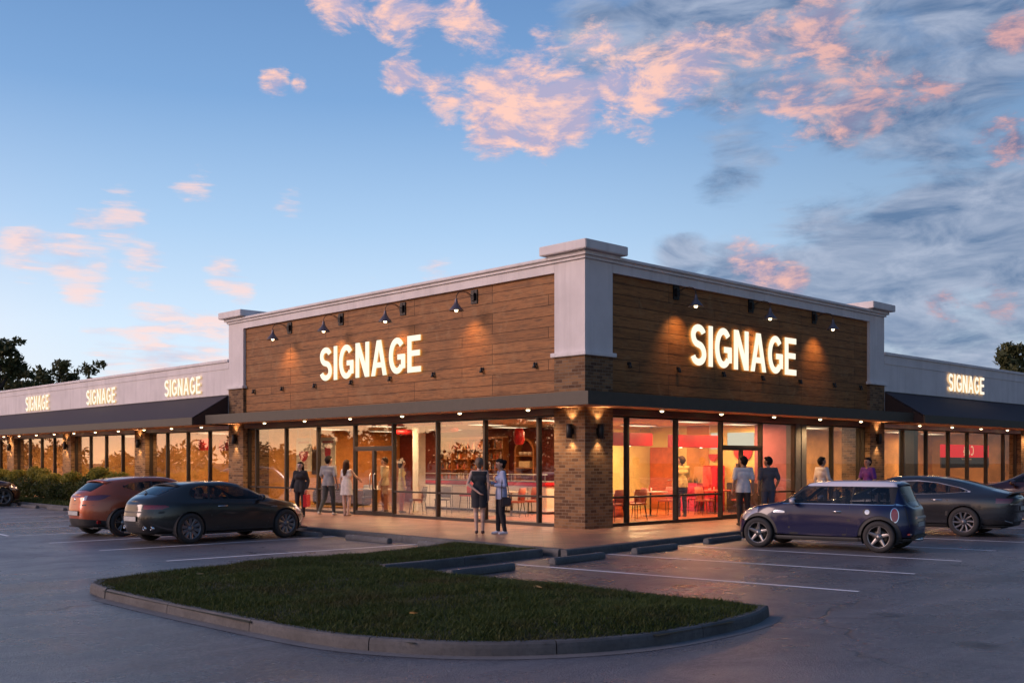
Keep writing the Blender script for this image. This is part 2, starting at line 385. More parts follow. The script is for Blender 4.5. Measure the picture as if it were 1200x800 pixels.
def window_bay(parent, side, s0, s1, z0=SW, z1=2.95, rail=.9, name='window', d=-GD, w=.035):
    m = MB()
    fb(m, side, s0, s0+w, d-.07, d+.07, z0, z1); fb(m, side, s1-w, s1, d-.07, d+.07, z0, z1)
    fb(m, side, s0+w, s1-w, d-.065, d+.065, z0, z0+.08); fb(m, side, s0+w, s1-w, d-.065, d+.065, z1-.05, z1)
    if rail: fb(m, side, s0+w, s1-w, d-.05, d+.05, rail-.025, rail+.025)
    o = m.build(name, M['frame'], parent)
    g = MB(); fb(g, side, s0+w, s1-w, d-.006, d+.006, z0+.08, z1-.05)
    g.build('pane', M['glass'], o)
    return o
def door_bay(parent, side, s0, s1, head=2.17):
    window_bay(parent, side, s0, s1, head, 2.95, None)
    d = -GD; mid = (s0+s1)/2
    for a, b, h in ((s0, mid, 1), (mid, s1, -1)):
        m = MB(); w = .05
        fb(m, side, a, a+w, d-.05, d+.05, SW+.01, head); fb(m, side, b-w, b, d-.05, d+.05, SW+.01, head)
        fb(m, side, a+w, b-w, d-.045, d+.045, SW+.01, SW+.13); fb(m, side, a+w, b-w, d-.045, d+.045, head-.06, head)
        o = m.build('door', M['frame'], parent)
        g = MB(); fb(g, side, a+w, b-w, d-.006, d+.006, SW+.13, head-.06); g.build('pane', M['glass'], o)
        g = MB(); s = b-.1 if h == 1 else a+.1
        g.tube([fp(side, s, d+.05, .95), fp(side, s, d+.1, .97), fp(side, s, d+.1, 1.4), fp(side, s, d+.05, 1.42)], .014); g.build('handle', M['steel'], o)

def column(parent, s0, s1, side, corner=False):
    """brick foot, ledge, stucco shaft and stepped cap"""
    P = 1.03
    def blk(mb, e, z0, z1, mi=0, bev=0):
        if corner: (mb.bbox(-e, P+e, -e, P+e, z0, z1, bev, mi) if bev else mb.box(-e, P+e, -e, P+e, z0, z1, mi))
        else: fb(mb, side, s0-e, s1+e, -P-e, e, z0, z1, mi, bev)
    m = MB(); blk(m, 0, 0.02, 4.365); o = m.build('pillar', M['brick'], parent)
    m = MB(); blk(m, -.004, 4.365, 6.70); m.build('shaft', M['stucco'], o)
    m = MB(); blk(m, .075, 4.365, 4.47, 0, .012); m.build('ledge', M['cornice'], o)
    m = MB(); blk(m, .05, 6.705, 6.78); blk(m, .12, 6.78, 6.878); blk(m, .27, 6.881, 7.105, 0, .015); m.build('cap', M['cornice'], o)
    return o

# ------------------------------------------------------------------ corner shop
cs = thing('corner_shop', 'tall corner shop building clad in brown planks with white stucco columns and brick feet', 'building')
LE, RE = 17.26, 15.19
column(cs, 0, 0, 'L', True); column(cs, 16.23, LE, 'L'); column(cs, 14.17, RE, 'R')
for side, s1 in (('L', 16.23), ('R', 14.17)):
    m = MB(); fb(m, side, 1.03, s1, -.42, -.1, 2.95, 6.47); m.build('wood_cladding', M['wood'], cs)
    m = MB(); fb(m, side, 1.03, s1, -.42, -.003, 6.47, 6.70); m.build('frieze', M['stucco'], cs)
    m = MB(); fb(m, side, 1.085, s1-.055, -.42, .05, 6.703, 6.78); fb(m, side, 1.155, s1-.125, -.42, .12, 6.78, 6.855, 0, .012); m.build('coping', M['cornice'], cs)
    m = MB(); fb(m, side, 1.03, s1, -.098, -.02, 2.955, 3.105); m.build('header', M['header'], cs)
m = MB(); m.box(.42, 15.0, .42, 17.1, 5.9, 6.0); m.build('roof', M['roof'], cs)
m = MB(); m.box(.42, RE, 17.0, LE-.01, 5.2, 6.86); m.box(RE-.25, RE-.01, 1.0, 17.0, 5.2, 6.86); m.build('rear_parapet', M['stucco'], cs)
# flat canopy round the corner
m = MB()
m.box(-1.0, -.95, -1.0, 17.08, 3.10, 3.41); m.box(-.95, 15.24, -1.0, -.95, 3.10, 3.41)
m.box(-.95, .098, -.95, 17.08, 3.375, 3.395, 1); m.box(.1, 15.24, -.95, .098, 3.375, 3.395, 1)
m.box(-.949, -.002, -.949, 17.08, 3.112, 3.135, 2); m.box(0, 15.24, -.949, -.002, 3.112, 3.135, 2)
m.box(-.95, -.0, 17.03, 17.079, 3.136, 3.374); m.box(15.19, 15.239, -.95, 0, 3.136, 3.374)
m.build('canopy', [M['fascia'], M['awning'], M['soffit']], cs)
ml = [1.03, 1.80, 3.83, 5.82, 7.86, 9.81, 11.85, 13.78, 15.70, 16.23]
for a, b in zip(ml, ml[1:]):
    if a == 7.86: door_bay(cs, 'L', a, b)
    else: window_bay(cs, 'L', a, b)
mr = [1.03, 1.85, 3.89, 5.96, 7.97, 9.80]
for a, b in zip(mr, mr[1:]):
    if a == 5.96: door_bay(cs, 'R', a, b)
    else: window_bay(cs, 'R', a, b, rail=.88)
for a, b in ((10.42, 12.08), (12.08, 13.84), (13.84, 14.17)): window_bay(cs, 'R', a, b, rail=None)
m = MB(); fb(m, 'R', 9.80, 10.08, -.5, -.16, .1, 2.95); fb(m, 'R', 10.14, 10.42, -.5, -.16, .1, 2.95); m.build('pier', M['kerb'], cs)
m = MB(); fb(m, 'R', 10.08, 10.14, -.4, -.2, .1, 2.95); m.build('pier_joint', M['frame'], cs)
# interior shell
m = MB(); m.box(.33, 9.9, .33, 17.0, .10, .155); m.build('shop_floor', M['tile'], cs)
m = MB(); m.box(1.4, 9.85, .9, 6.0, .157, .162); m.build('dining_floor', M['floor_wood'], cs)
m = MB(); m.box(10.0, 15.0, .33, 5, .10, .158); m.build('side_unit_floor', M['tile'], cs)
m = MB(); m.box(.42, 9.9, .42, 17.0, 2.98, 3.05); m.box(10.1, 15, .42, 5, 2.98, 3.05); m.build('ceiling', M['ceiling'], cs)
m = MB(); m.box(.43, 2.2, 7.0, 11.5, 2.93, 2.978); m.build('red_soffit', M['ceiling_red'], cs)
m = MB(); m.box(.3, 7.5, 16.95, 17.05, .1, 2.98); m.build('end_wall', M['wall_tan'], cs)
m = MB(); m.box(7.5, 7.6, 6.1, 16.95, .1, 2.98); m.build('bar_wall', M['wall_red'], cs)
m = MB(); m.box(5.4, 9.98, 6.0, 6.1, .1, 2.98); m.build('back_wall', M['wall_cream'], cs)
m = MB(); m.box(9.98, 10.08, .5, 6.1, .1, 2.98); m.build('partition_wall', M['wall_cream'], cs)
m = MB(); m.box(9.955, 9.978, 3.5, 4.4, .16, 2.97); m.build('tan_panel', M['wall_tan'], cs)
m = MB(); m.box(9.955, 9.978, .5, 1.74, .16, 2.97); m.build('mauve_panel', M['wall_purple'], cs)
m = MB(); m.box(10.08, 15.1, 3.4, 3.5, .1, 2.98); m.build('side_unit_wall', M['wall_tan'], cs)
m = MB(); m.box(10.6, 12.6, 3.36, 3.398, .16, 2.6); m.build('cream_screen', M['wall_cream'], cs)
m = MB(); m.box(2.85, 3.15, 9.95, 10.25, .156, 2.979); m.build('interior_column', M['white'], cs)

# ------------------------------------------------------------------ wings
def wing(name, label, side, s0, s1, mulls, pillars, depth, zoff=0.):
    w = thing(name, label, 'building')
    zc = 5.5+zoff
    m = MB(); fb(m, side, s0+.002, s1, -.3, -.02, 2.95, 5.12); m.build('parapet_wall', M['stucco'], w)
    m = MB(); fb(m, side, s0+.002, s1, -.3, 0, 5.12, zc-.1); m.build('frieze', M['stucco'], w)
    m = MB(); fb(m, side, s0+.002, s1, -.34, .05, zc-.1, zc, 0, .01); m.build('coping', M['cornice'], w)
    m = MB(); fb(m, side, s0+.01, s1, -12, -.3, 5.1, 5.2); m.build('roof', M['roof'], w)
    # sloping awning: cloth, fascia band, end, soffit
    D = 1.38
    m = MB(); n = int((s1-s0)/1.9)
    for i in range(n):
        a = s0+.04+(s1-s0-.04)*i/n; b = s0+.04+(s1-s0-.04)*(i+1)/n
        q = [fp(side, a, .0, 4.16), fp(side, b, .0, 4.16), fp(side, b, D, 3.335), fp(side, a, D, 3.335)]
        q2 = [(x, y, z-.03) for x, y, z in q]
        m.add(q+q2, [(0,1,2,3), (7,6,5,4), (0,4,5,1), (1,5,6,2), (2,6,7,3), (3,7,4,0)], 0)
    fb(m, side, s0+.04, s1, D-.03, D+.02, 3.065, 3.334, 1)
    e = [fp(side, s0+.045, 0, 4.125), fp(side, s0+.045, D-.035, 3.30), fp(side, s0+.045, D-.035, 3.07), fp(side, s0+.045, 0, 3.07)]
    e2 = [fp(side, s0+.075, 0, 4.125), fp(side, s0+.075, D-.035, 3.30), fp(side, s0+.075, D-.035, 3.07), fp(side, s0+.075, 0, 3.07)]
    m.add(e+e2, [(0,1,2,3), (7,6,5,4), (0,4,5,1), (1,5,6,2), (2,6,7,3), (3,7,4,0)], 2)
    fb(m, side, s0+.08, s1, -.02, D-.035, 3.075, 3.10, 3)
    # scalloped rod line at the wall
    fb(m, side, s0+.04, s1, .0, .03, 4.165, 4.185, 1)
    m.build('awning', [M['awning'], M['fascia'], M['awning_side'], M['soffit']], w)
    for p in pillars:
        m = MB(); fb(m, side, p, p+1.0, -.5, 0, .02, 3.07); m.build('pillar', M['brick'], w)
    for a, b in zip(mulls, mulls[1:]):
        if any(abs(a-p) < .02 for p in pillars): continue
        window_bay(w, side, a, b, rail=None)
    m = MB(); fb(m, side, s0+.02, s1, -depth, -.33, .1, .155); m.build('shop_floor', M['tile'], w)
    m = MB(); fb(m, side, s0+.02, s1, -depth, -.31, 2.98, 3.05); m.build('ceiling', M['ceiling'], w)
    m = MB(); fb(m, side, s0+.02, s1, -depth-.1, -depth, .1, 3.05); m.build('back_wall', M['wall_wing'], w)
    k = 0
    for p in pillars:
        m = MB(); fb(m, side, p+.4, p+.55, -depth, -.52, .156, 2.979); m.build('partition_wall', M['wall_wing'], w); k += 1
    return w
LP = [24.05, 31.78, 39.25, 46.9, 54.6]
lm = [17.30, 19.09, 20.82, 22.56, 24.05, 25.05]
for p, q in zip(LP, LP[1:]):
    st = (q-p-1)/4; lm += [p+1+st, p+1+2*st, p+1+3*st, q, q+1]
wl = wing('shop_wing', 'long low white shop wing with three lit signs over its dark awning', 'L', LE, 60, lm, LP, 4.2, -.04)
RP = [27.3, 35.5]
rm = [15.22, 17.02, 18.88, 20.75, 22.47, 24.26, 26.0, 27.3, 28.3, 30.1, 31.9, 33.7, 35.5, 36.5, 38.3, 40.1, 42]
wr = wing('shop_wing', 'short low white shop wing with one lit sign beyond the dark sedan', 'R', RE, 46, rm, RP, 4.0, .02)
m = MB(); fb(m, 'R', 18.3, 18.62, -1.0, -.42, .156, 2.979); m.build('pier', M['frame'], wr)

# ------------------------------------------------------------------ lit letters (strokes of even weight)
def stroke(pts, w):
    """closed outline strip of a centre line"""
    pts = [Vector((p[0], p[1])) for p in pts]; n = len(pts); l = []; r = []
    for i, p in enumerate(pts):
        t = (pts[min(i+1, n-1)]-pts[max(i-1, 0)]).normalized(); nn = Vector((-t.y, t.x))
        l.append(p+nn*w/2); r.append(p-nn*w/2)
    return l, r
def arc(cx, cy, rx, ry, a0, a1, n=14):
    return [(cx+rx*math.cos(rad(a0+(a1-a0)*i/n)), cy+ry*math.sin(rad(a0+(a1-a0)*i/n))) for i in range(n+1)]
def glyph(ch, t=.165):
    """list of strips, each (left points, right points); cap height 1. returns strips, width"""
    h = t/2; S = []
    def line(a, b): S.append(stroke([a, b], t))
    if ch == 'I': line((h, 0), (h, 1)); return S, t
    if ch == 'N':
        W = .60; line((h, 0), (h, 1)); line((W-h, 0), (W-h, 1))
        S.append(([Vector((t*1.12, 1)), Vector((W, 0))], [Vector((0, 1)), Vector((W-t*1.12, 0))])); return S, W
    if ch == 'A':
        W = .66
        S.append(([Vector((W/2-.095, 1)), Vector((0, 0))], [Vector((W/2+.06, 1)), Vector((t*1.02, 0))]))
        S.append(([Vector((W/2-.06, 1)), Vector((W-t*1.02, 0))], [Vector((W/2+.095, 1)), Vector((W, 0))]))
        S.append(stroke([(.17, .30), (W-.17, .30)], t*.9)); return S, W
    if ch == 'E':
        W = .53; line((h, 0), (h, 1))
        for y, x in ((h*.93, W), (.52, W-.04), (1-h*.93, W-.01)): S.append(stroke([(t*.9, y), (x, y)], t*.92))
        return S, W
    if ch == 'S':
        W = .58; rx = W/2-h; ry = .25-h/2+.005
        top = arc(W/2, .735, rx*.94, .265-h+.0, 18, 180); mid = arc(W/2, .735, rx*.94, .215, 180, 262, 8)
        low = arc(W/2, .275, rx, .235, 82, 0, 8); bot = arc(W/2, .275, rx, .275-h, 0, -165)
        S.append(stroke(top+mid[1:]+low+bot[1:], t)); return S, W
    if ch == 'G':
        W = .66; rx = W/2-h
        S.append(stroke(arc(W/2, .5, rx, .5-h, 42, 180, 16)+arc(W/2, .5, rx, .5-h, 180, 318, 16)[1:], t))
        line((W-h, .14), (W-h, .50)); S.append(stroke([(W*.53, .46), (W-.01, .46)], t*.9)); return S, W
def glyph_mesh(S, f, depth):
    """f maps (x, y, d) to a point; strips become solid bars: face material 0, sides and back material 1"""
    m = MB(); k = 0
    for l, r in S:
        n = len(l); e = .0012*k; k += 1
        fr = [f(p.x, p.y, depth+e) for p in l]+[f(p.x, p.y, depth+e) for p in r]
        bk = [f(p.x, p.y, e) for p in l]+[f(p.x, p.y, e) for p in r]
        F = [(i, i+1, n+i+1, n+i) for i in range(n-1)]
        m.add(fr, F, 0)
        o = 2*n
        B = [(o+i, o+n+i, o+n+i+1, o+i+1) for i in range(n-1)]
        sd = []
        for i in range(n-1): sd += [(i, o+i, o+i+1, i+1), (n+i, n+i+1, o+n+i+1, o+n+i)]
        sd += [(0, n, o+n, o), (n-1, o+n-1, o+2*n-1, 2*n-1)]
        m.add(fr+bk, B, 1); m.add(fr+bk, sd, 2)
    return m
def sign(side, s_left, s_right, z0, h, d0, depth, label, group, small=False, text='SIGNAGE'):
    """s_left is the reading start"""
    t = thing('lit_sign', label, 'sign', fp(side, (s_left+s_right)/2, d0, z0), 0, group)
    gl = [glyph(c) for c in text]; gap = .085
    tot = sum(w for _, w in gl)+gap*(len(gl)-1); total = abs(s_right-s_left); kx = total/tot
    sg = 1 if s_right > s_left else -1; x = -total/2
    for S, w in gl:
        def f(px, py, d, x=x): 
            a = fp(side, sg*(x+px*kx), d, py*h); return a
        m = glyph_mesh(S, f, depth)
        m.build('letter', [M['sign_face_small'], M['sign_back_small'], M['sign_side']] if small else [M['sign_face'], M['sign_back'], M['sign_side']], t)
        x += (w+gap)*kx
    return t
sign('L', 11.47, 6.33, 4.35, 1.06, -.065, .03, 'large glowing sign on the brown plank wall under four gooseneck lamps', 'glowing signs reading SIGNAGE')
sign('R', 4.28, 9.62, 4.40, 1.12, -.065, .03, 'large glowing sign on the brown plank wall under three gooseneck lamps', 'glowing signs reading SIGNAGE')
sign('L', 22.25, 19.27, 4.32, .65, .022, .025, 'small lit sign on the white parapet nearest the left tall column', 'glowing signs reading SIGNAGE', True)
sign('L', 29.93, 26.85, 4.29, .66, .022, .025, 'small lit sign in the middle of three on the white parapet', 'glowing signs reading SIGNAGE', True)
sign('L', 37.47, 34.41, 4.27, .71, .022, .025, 'small lit sign farthest along the white parapet by the trees', 'glowing signs reading SIGNAGE', True)
sign('R', 20.13, 23.39, 4.42, .66, .022, .025, 'small lit sign on the short white wing beside a single tree', 'glowing signs reading SIGNAGE', True)

# ------------------------------------------------------------------ gooseneck lamps, studs, sconces, downlights
def gooseneck(side, s, z, label):
    t = thing('gooseneck_lamp', label, 'lamp', fp(side, s, -.1, z), 0, 'gooseneck lamps over the big signs')
    def P(a, d, h): return fp(side, a, d, h)
    m = MB(); fb(m, side, -.13, .13, 0, .035, -.19, .19, 0, .01); fb(m, side, -.07, .07, .035, .10, -.1, .1, 0, .01)
    for h in (-.14, .14): m.lathe([(.022, .0), (.022, .02)], P(0, .035, h), 'z', 8)
    m.build('wall_plate', M['black'], t)
    m = MB(); m.tube([P(0, .08, .0), P(0, .25, .09), P(0, .45, .10), P(0, .58, .06), P(0, .655, -.04), P(0, .66, -.16)], .010, 8)
    m.tube([P(0, .08, -.08), P(0, .2, .03), P(0, .32, .1)], .006, 6); m.build('arm', M['black'], t)
    c = P(0, .66, 0)
    m = MB(); m.lathe([(.03, -.12), (.045, -.2), (.06, -.25), (.10, -.31), (.195, -.425), (.205, -.44), (.195, -.432), (.09, -.31), (.0, -.3)], c, 'z', 24); sh = m.build('lamp_shade', M['shade'], t)
    m = MB(); m.lathe([(0, -.345), (.03, -.36), (.05, -.41), (.042, -.455), (.0, -.475)], c, 'z', 14); m.build('bulb', M['bulb'], t)
    return t
def lamp(name, kind, loc, energy, color, size=.05, rot=None, spot=None, blend=.6, sx=None, sy=None):
    d = bpy.data.lights.new(name, kind); d.energy = energy; d.color = color
    if kind == 'AREA':
        d.size = sx or size
        if sy: d.shape = 'RECTANGLE'; d.size_y = sy
    else: d.shadow_soft_size = size
    if kind == 'SPOT': d.spot_size = rad(spot); d.spot_blend = blend
    o = bpy.data.objects.new(name, d); COL.objects.link(o); o.location = loc
    if rot is not None: o.rotation_euler = rot
    return o
def aim(o, to):
    v = Vector(to)-o.location; o.rotation_euler = v.to_track_quat('-Z', 'Y').to_euler()
WARM = (1., .60, .27); AMBER = (1., .50, .17)
ord_l = ['nearest the white corner column', 'second from the white corner column', 'third from the white corner column', 'farthest from the white corner column']
for i, s in enumerate((4.10, 7.22, 10.36, 13.33)):
    gooseneck('L', s, 6.23, 'dark gooseneck lamp above the left plank wall, '+ord_l[i])
    o = lamp('gooseneck_light', 'SPOT', fp('L', s, .50, 5.68), 44, AMBER, .03, spot=98, blend=1.); aim(o, fp('L', s, -.1, 4.9))
ord_r = ['nearest the white corner column', 'middle one of three', 'farthest from the white corner column']
for i, s in enumerate((3.70, 7.23, 10.74)):
    gooseneck('R', s, 6.28, 'dark gooseneck lamp above the right plank wall, '+ord_r[i])
    o = lamp('gooseneck_light', 'SPOT', fp('R', s, .50, 5.73), 44, AMBER, .03, spot=98, blend=1.); aim(o, fp('R', s, -.1, 4.95))
def stud(side, s, z, label):
    t = thing('small_wall_light', label, 'lamp', fp(side, s, -.1, z), 0, 'small dark wall lights above the canopy')
    c = fp(side, 0, .07, 0)
    m = MB(); m.lathe([(.0, .09), (.02, .08), (.03, .03), (.058, -.055), (.054, -.06), (.0, -.05)], c, 'z', 14); m.build('shade', M['black'], t)
    m = MB(); m.tube([fp(side, 0, 0, .05), fp(side, 0, .07, .06)], .012, 6); fb(m, side, -.035, .035, 0, .012, .01, .09); m.build('bracket', M['black'], t)
SL = (15.61, 13.77, 11.81, 9.79, 7.82, 5.81, 3.77, 1.76); SR = (1.73, 3.77, 5.84, 7.82, 9.88, 11.94, 13.66)
def nth(i, n, a, b):
    w = ['first', 'second', 'third', 'fourth', 'fifth', 'sixth', 'seventh', 'eighth', 'ninth', 'tenth', 'eleventh', 'twelfth', 'thirteenth', 'fourteenth', 'fifteenth']
    return w[i]
for i, s in enumerate(SL[::-1]): stud('L', s, 4.22, 'small dark cone light on the left plank wall, %s from the corner column' % nth(i, 0, 0, 0))
for i, s in enumerate(SR): stud('R', s, 4.22, 'small dark cone light on the right plank wall, %s from the corner column' % nth(i, 0, 0, 0))
def sconce(side, s, z, label, e=22, two=True):
    t = thing('wall_sconce', label, 'lamp', fp(side, s, 0, z), 0, 'cylinder sconces on the brick pillars')
    c = fp(side, 0, .105, 0)
    m = MB(); m.lathe([(.0, -.15), (.066, -.15), (.07, -.175), (.075, -.17), (.075, .17), (.07, .175), (.066, .15), (.0, .15)], c, 'z', 20); m.build('housing', M['black'], t)
    m = MB(); fb(m, side, -.045, .045, 0, .035, -.07, .07); m.build('back_plate', M['black'], t)
    m = MB()
    for h in (-.152, .152): m.lathe([(.0, h-.004), (.055, h-.004), (.055, h+.004), (.0, h+.004)], c, 'z', 14)
    m.build('bulb', M['bulb'], t)
    for dz, to in ((.19, 1.5), (-.19, -1.5)):
        o = lamp('sconce_light', 'SPOT', fp(side, s, .105, z+dz), e, WARM, .03, spot=95, blend=.7); aim(o, fp(side, s, .06, z+to))
sconce('L', .42, 2.53, 'black cylinder sconce on the sunset side of the brick corner pillar')
sconce('R', .46, 2.53, 'black cylinder sconce on the shaded side of the brick corner pillar')
sconce('L', 16.70, 2.58, 'black cylinder sconce on the brick pillar under the left tall column')
sconce('R', 14.64, 2.55, 'black cylinder sconce on the brick pillar under the right tall column')
for i, p in enumerate(LP[:3]):
    sconce('L', p+.48, 2.52, 'black cylinder sconce on the long wing, ' + ['on the pillar nearest the orange hatchback', 'on the pillar behind the shrubs', 'on the pillar above the partly seen car'][i])
m = MB()
m.lathe([(.075, .012), (.075, -.01), (.055, -.014), (.055, .0), (.0, .0)], (0,0,0), 'z', 18)
DL = []
ring = None
def downlight(side, s, d, z, label, e):
    global ring
    if ring is None:
        ring = thing('canopy_downlight', label, 'lamp', fp(side, s, d, z), 0, 'downlights under the canopy and awnings')
        m.build('trim_ring', M['shade'], ring)
        b = MB(); b.lathe([(.0, .0), (.045, -.006), (.052, -.03), (.03, -.05), (.0, -.056)], (0,0,0), 'z', 14); b.build('bulb', M['bulb'], ring)
    else: copy_thing(ring, fp(side, s, d, z), 0, label)
    o = lamp('downlight', 'SPOT', fp(side, s, d, z-.08), e, WARM, .04, spot=150, blend=.8)
cl = [1.6, 4.2, 6.7, 9.25, 11.75, 14.2]
for i, s in enumerate(cl): downlight('L', s, .35, 3.098, 'lit downlight under the left canopy, %s from the brick corner pillar' % nth(i, 0, 0, 0), 150)
for i, s in enumerate((2.54, 5.15, 7.77, 10.35, 12.9)): downlight('R', s, .35, 3.098, 'lit downlight under the right canopy, %s from the brick corner pillar' % nth(i, 0, 0, 0), 150)
for i, s in enumerate((18.63, 21.02, 23.4, 25.83, 28.19, 30.54, 32.87, 35.14, 37.46, 39.67, 42.0, 44.4)): downlight('L', s, .35, 3.062, 'lit downlight under the long wing awning, %s from the left tall column' % nth(i, 0, 0, 0), 90)
for i, s in enumerate((17.11, 19.75, 22.34, 24.92, 27.5)): downlight('R', s, .35, 3.062, 'lit downlight under the short wing awning, %s from the right tall column' % nth(i, 0, 0, 0), 90)
# ------------------------------------------------------------------ ground sheets
def sheet(name, poly, z, m, kind='structure', th=None):
    mb = MB()
    if th: mb.prism(poly, z-th, z)
    else: mb.add([(x, y, z) for x, y in poly], [tuple(range(len(poly)))])
    return tag(mb.build(name, m), kind=kind)
M['field'] = mat_plain('field_grass', (.05, .06, .022), .95, var=.35, scale=.3)
sheet('ground', [(-700,-700),(700,-700),(700,700),(-700,700)], -.06, M['field'])
sheet('parking_lot', [(-75,-75),(75,-75),(75,80),(-75,80)], 0, M['asphalt'])
def KX(y): return -4.55+(y+3.2)*.0245           # face of the left kerb
def KY(x): return -3.72+.121*(x+4.55) if x < 6 else -2.44
RP2 = [(KX(-3.2)+.03, -3.6), (0, KY(0)+.15), (6, KY(6)+.15), (60, -2.29)]
sheet('pavement', [(KX(-3.5)+.15, -3.5), (0, KY(0)+.15), (6, -2.29), (46, -2.29), (46, .36), (.36, .36), (.36, 60), (-1.7, 60), (-1.7, 13.6), (KX(13.6)+.15, 13.6)], SW, M['paver'], th=.14)
def kerb_run(name, path, w=.15, h=.15, seg=1.83, gap=.012, side=1, mat='kerb'):
    """kerb blocks laid along a path; side +1 puts the block to the left of the walking direction"""
    P = [Vector((x, y, 0)) for x, y in path]; cum = [0]
    for a, b in zip(P, P[1:]): cum.append(cum[-1]+(b-a).length)
    def at(d):
        d = max(0, min(cum[-1], d))
        for i in range(len(P)-1):
            if d <= cum[i+1] or i == len(P)-2:
                t = (d-cum[i])/max(1e-6, cum[i+1]-cum[i]); return P[i].lerp(P[i+1], t), i
    def nrm(d):
        a = at(max(0, d-.12))[0]; b = at(min(cum[-1], d+.12))[0]; t = (b-a).normalized(); return Vector((-t.y, t.x, 0))*side
    m = MB(); d = 0
    while d < cum[-1]-.05:
        e = min(d+seg, cum[-1]); k = max(2, int((e-d)/.15)+1); ring = []
        for i in range(k):
            q = d+gap/2+(e-d-gap)*i/(k-1); p = at(q)[0]; n = nrm(q)
            prof = [(0, -.02), (0.004, h*.55), (.012, h-.022), (.03, h-.003), (w, h), (w, -.02)]
            ring.append([p+n*a+Vector((0,0,b)) for a, b in prof])
        o = [v for r in ring for v in r]; n = 6
        F = [(i*n+j, i*n+(j+1) % n, (i+1)*n+(j+1) % n, (i+1)*n+j) for i in range(k-1) for j in range(n)]
        F += [tuple(range(n)), tuple(range((k-1)*n, k*n))]
        m.add(o, F); d = e
    return tag(m.build(name, M[mat]), kind='structure')
kerb_run('kerb', [(KX(60), 60), (KX(-3.45), -3.45)], side=1)
kerb_run('kerb', [(KX(-3.5), -3.68), (0, KY(0)), (6, KY(6)), (46, -2.44)], side=1)
# lawn strip and bed before the long wing
BED = [(KX(13.7)+.15, 13.7), (KX(13.7)+.15, 13.7), (-1.72, 13.7), (-1.72, 60), (KX(60)+.15, 60)][1:]
sheet('planting_bed', BED, .125, M['soil'], th=.12)
# ------------------------------------------------------------------ grass island
OUT = [(-8.72, -3.62), (-8.72, -4.2), (-8.55, -7), (-8.25, -10.0), (-8.22, -10.36), (-8.87, -10.6), (-9.7, -10.74), (-10.7, -10.72), (-11.5, -10.5), (-12.2, -10.05), (-12.65, -9.5), (-12.98, -8.75), (-13.1, -7.9), (-13.15, -6.5), (-13.17, -5), (-13.14, -3.5), (-13.03, -2.75), (-12.8, -2.38), (-12.3, -2.2)]
OUT = [(x-.036, y+.034) if x < -9 else (x-.03, y) for x, y in OUT]
def smooth_path(p, n=6):
    r = []
    for i in range(len(p)-1):
        a = Vector(p[max(0, i-1)]); b = Vector(p[i]); c = Vector(p[i+1]); d = Vector(p[min(len(p)-1, i+2)])
        for k in range(n):
            t = k/n
            q = .5*((2*b)+(-a+c)*t+(2*a-5*b+4*c-d)*t*t+(-a+3*b-3*c+d)*t**3); r.append((q.x, q.y))
    r.append(p[-1]); return r
BACK = [(-12.336, -2.166), (-11.5, -2.0), (-9.9, -1.72), (-8.2, -1.62), (-5.7, -.95), (-4.62, -.62)]
INNER = [(-4.72, -3.22), (-6.4, -3.42), (-8.0, -3.6), (-8.72, -3.62)]
kerb_run('kerb', smooth_path(OUT[4:16]), side=-1, h=.128, w=.105)
kerb_run('kerb', OUT[:5], side=-1, h=.128, w=.105); kerb_run('kerb', OUT[15:]+BACK[1:], side=-1, h=.138); kerb_run('kerb', INNER, side=-1, h=.15, seg=2.2)
# flush concrete gutter along the outer kerb
g = smooth_path(OUT[4:16]); mb = MB(); n = len(g); V = []
for i, p in enumerate(g):
    a = Vector(g[max(0, i-1)]); b = Vector(g[min(n-1, i+1)]); t = (b-a).normalized(); nn = Vector((-t.y, t.x)); q = Vector(p)
    V += [(q.x, q.y, .004), (q.x+nn.x*.17, q.y+nn.y*.17, .004)]
V = [(x, y, z) for x, y, z in V]
mb.add(V, [(2*i, 2*i+1, 2*i+3, 2*i+2) for i in range(n-1)]); tag(mb.build('gutter', M['gutter']), kind='structure')
ISL = smooth_path(OUT[4:16])+OUT[16:]+BACK[1:]+[(-4.62, -3.22)]+INNER[1:]+OUT[1:4]
def inset_ok(x, y, poly, d):
    return inside(x, y, poly) and all(seg_d(x, y, poly[i], poly[(i+1) % len(poly)]) > d for i in range(len(poly)))
ISLa = np.array(ISL)
def inside_np(X, Y, poly):
    c = np.zeros(len(X), bool); n = len(poly); j = n-1
    for i in range(n):
        xi, yi = poly[i]; xj, yj = poly[j]
        k = ((yi > Y) != (yj > Y)) & (X < (xj-xi)*(Y-yi)/((yj-yi) or 1e-9)+xi); c ^= k; j = i
    return c
def dist_np(X, Y, poly, closed=True):
    d = np.full(len(X), 1e9); n = len(poly)
    for i in range(n if closed else n-1):
        x0, y0 = poly[i]; x1, y1 = poly[(i+1) % n]; dx, dy = x1-x0, y1-y0; l = dx*dx+dy*dy+1e-12
        t = np.clip(((X-x0)*dx+(Y-y0)*dy)/l, 0, 1); d = np.minimum(d, np.hypot(X-x0-t*dx, Y-y0-t*dy))
    return d
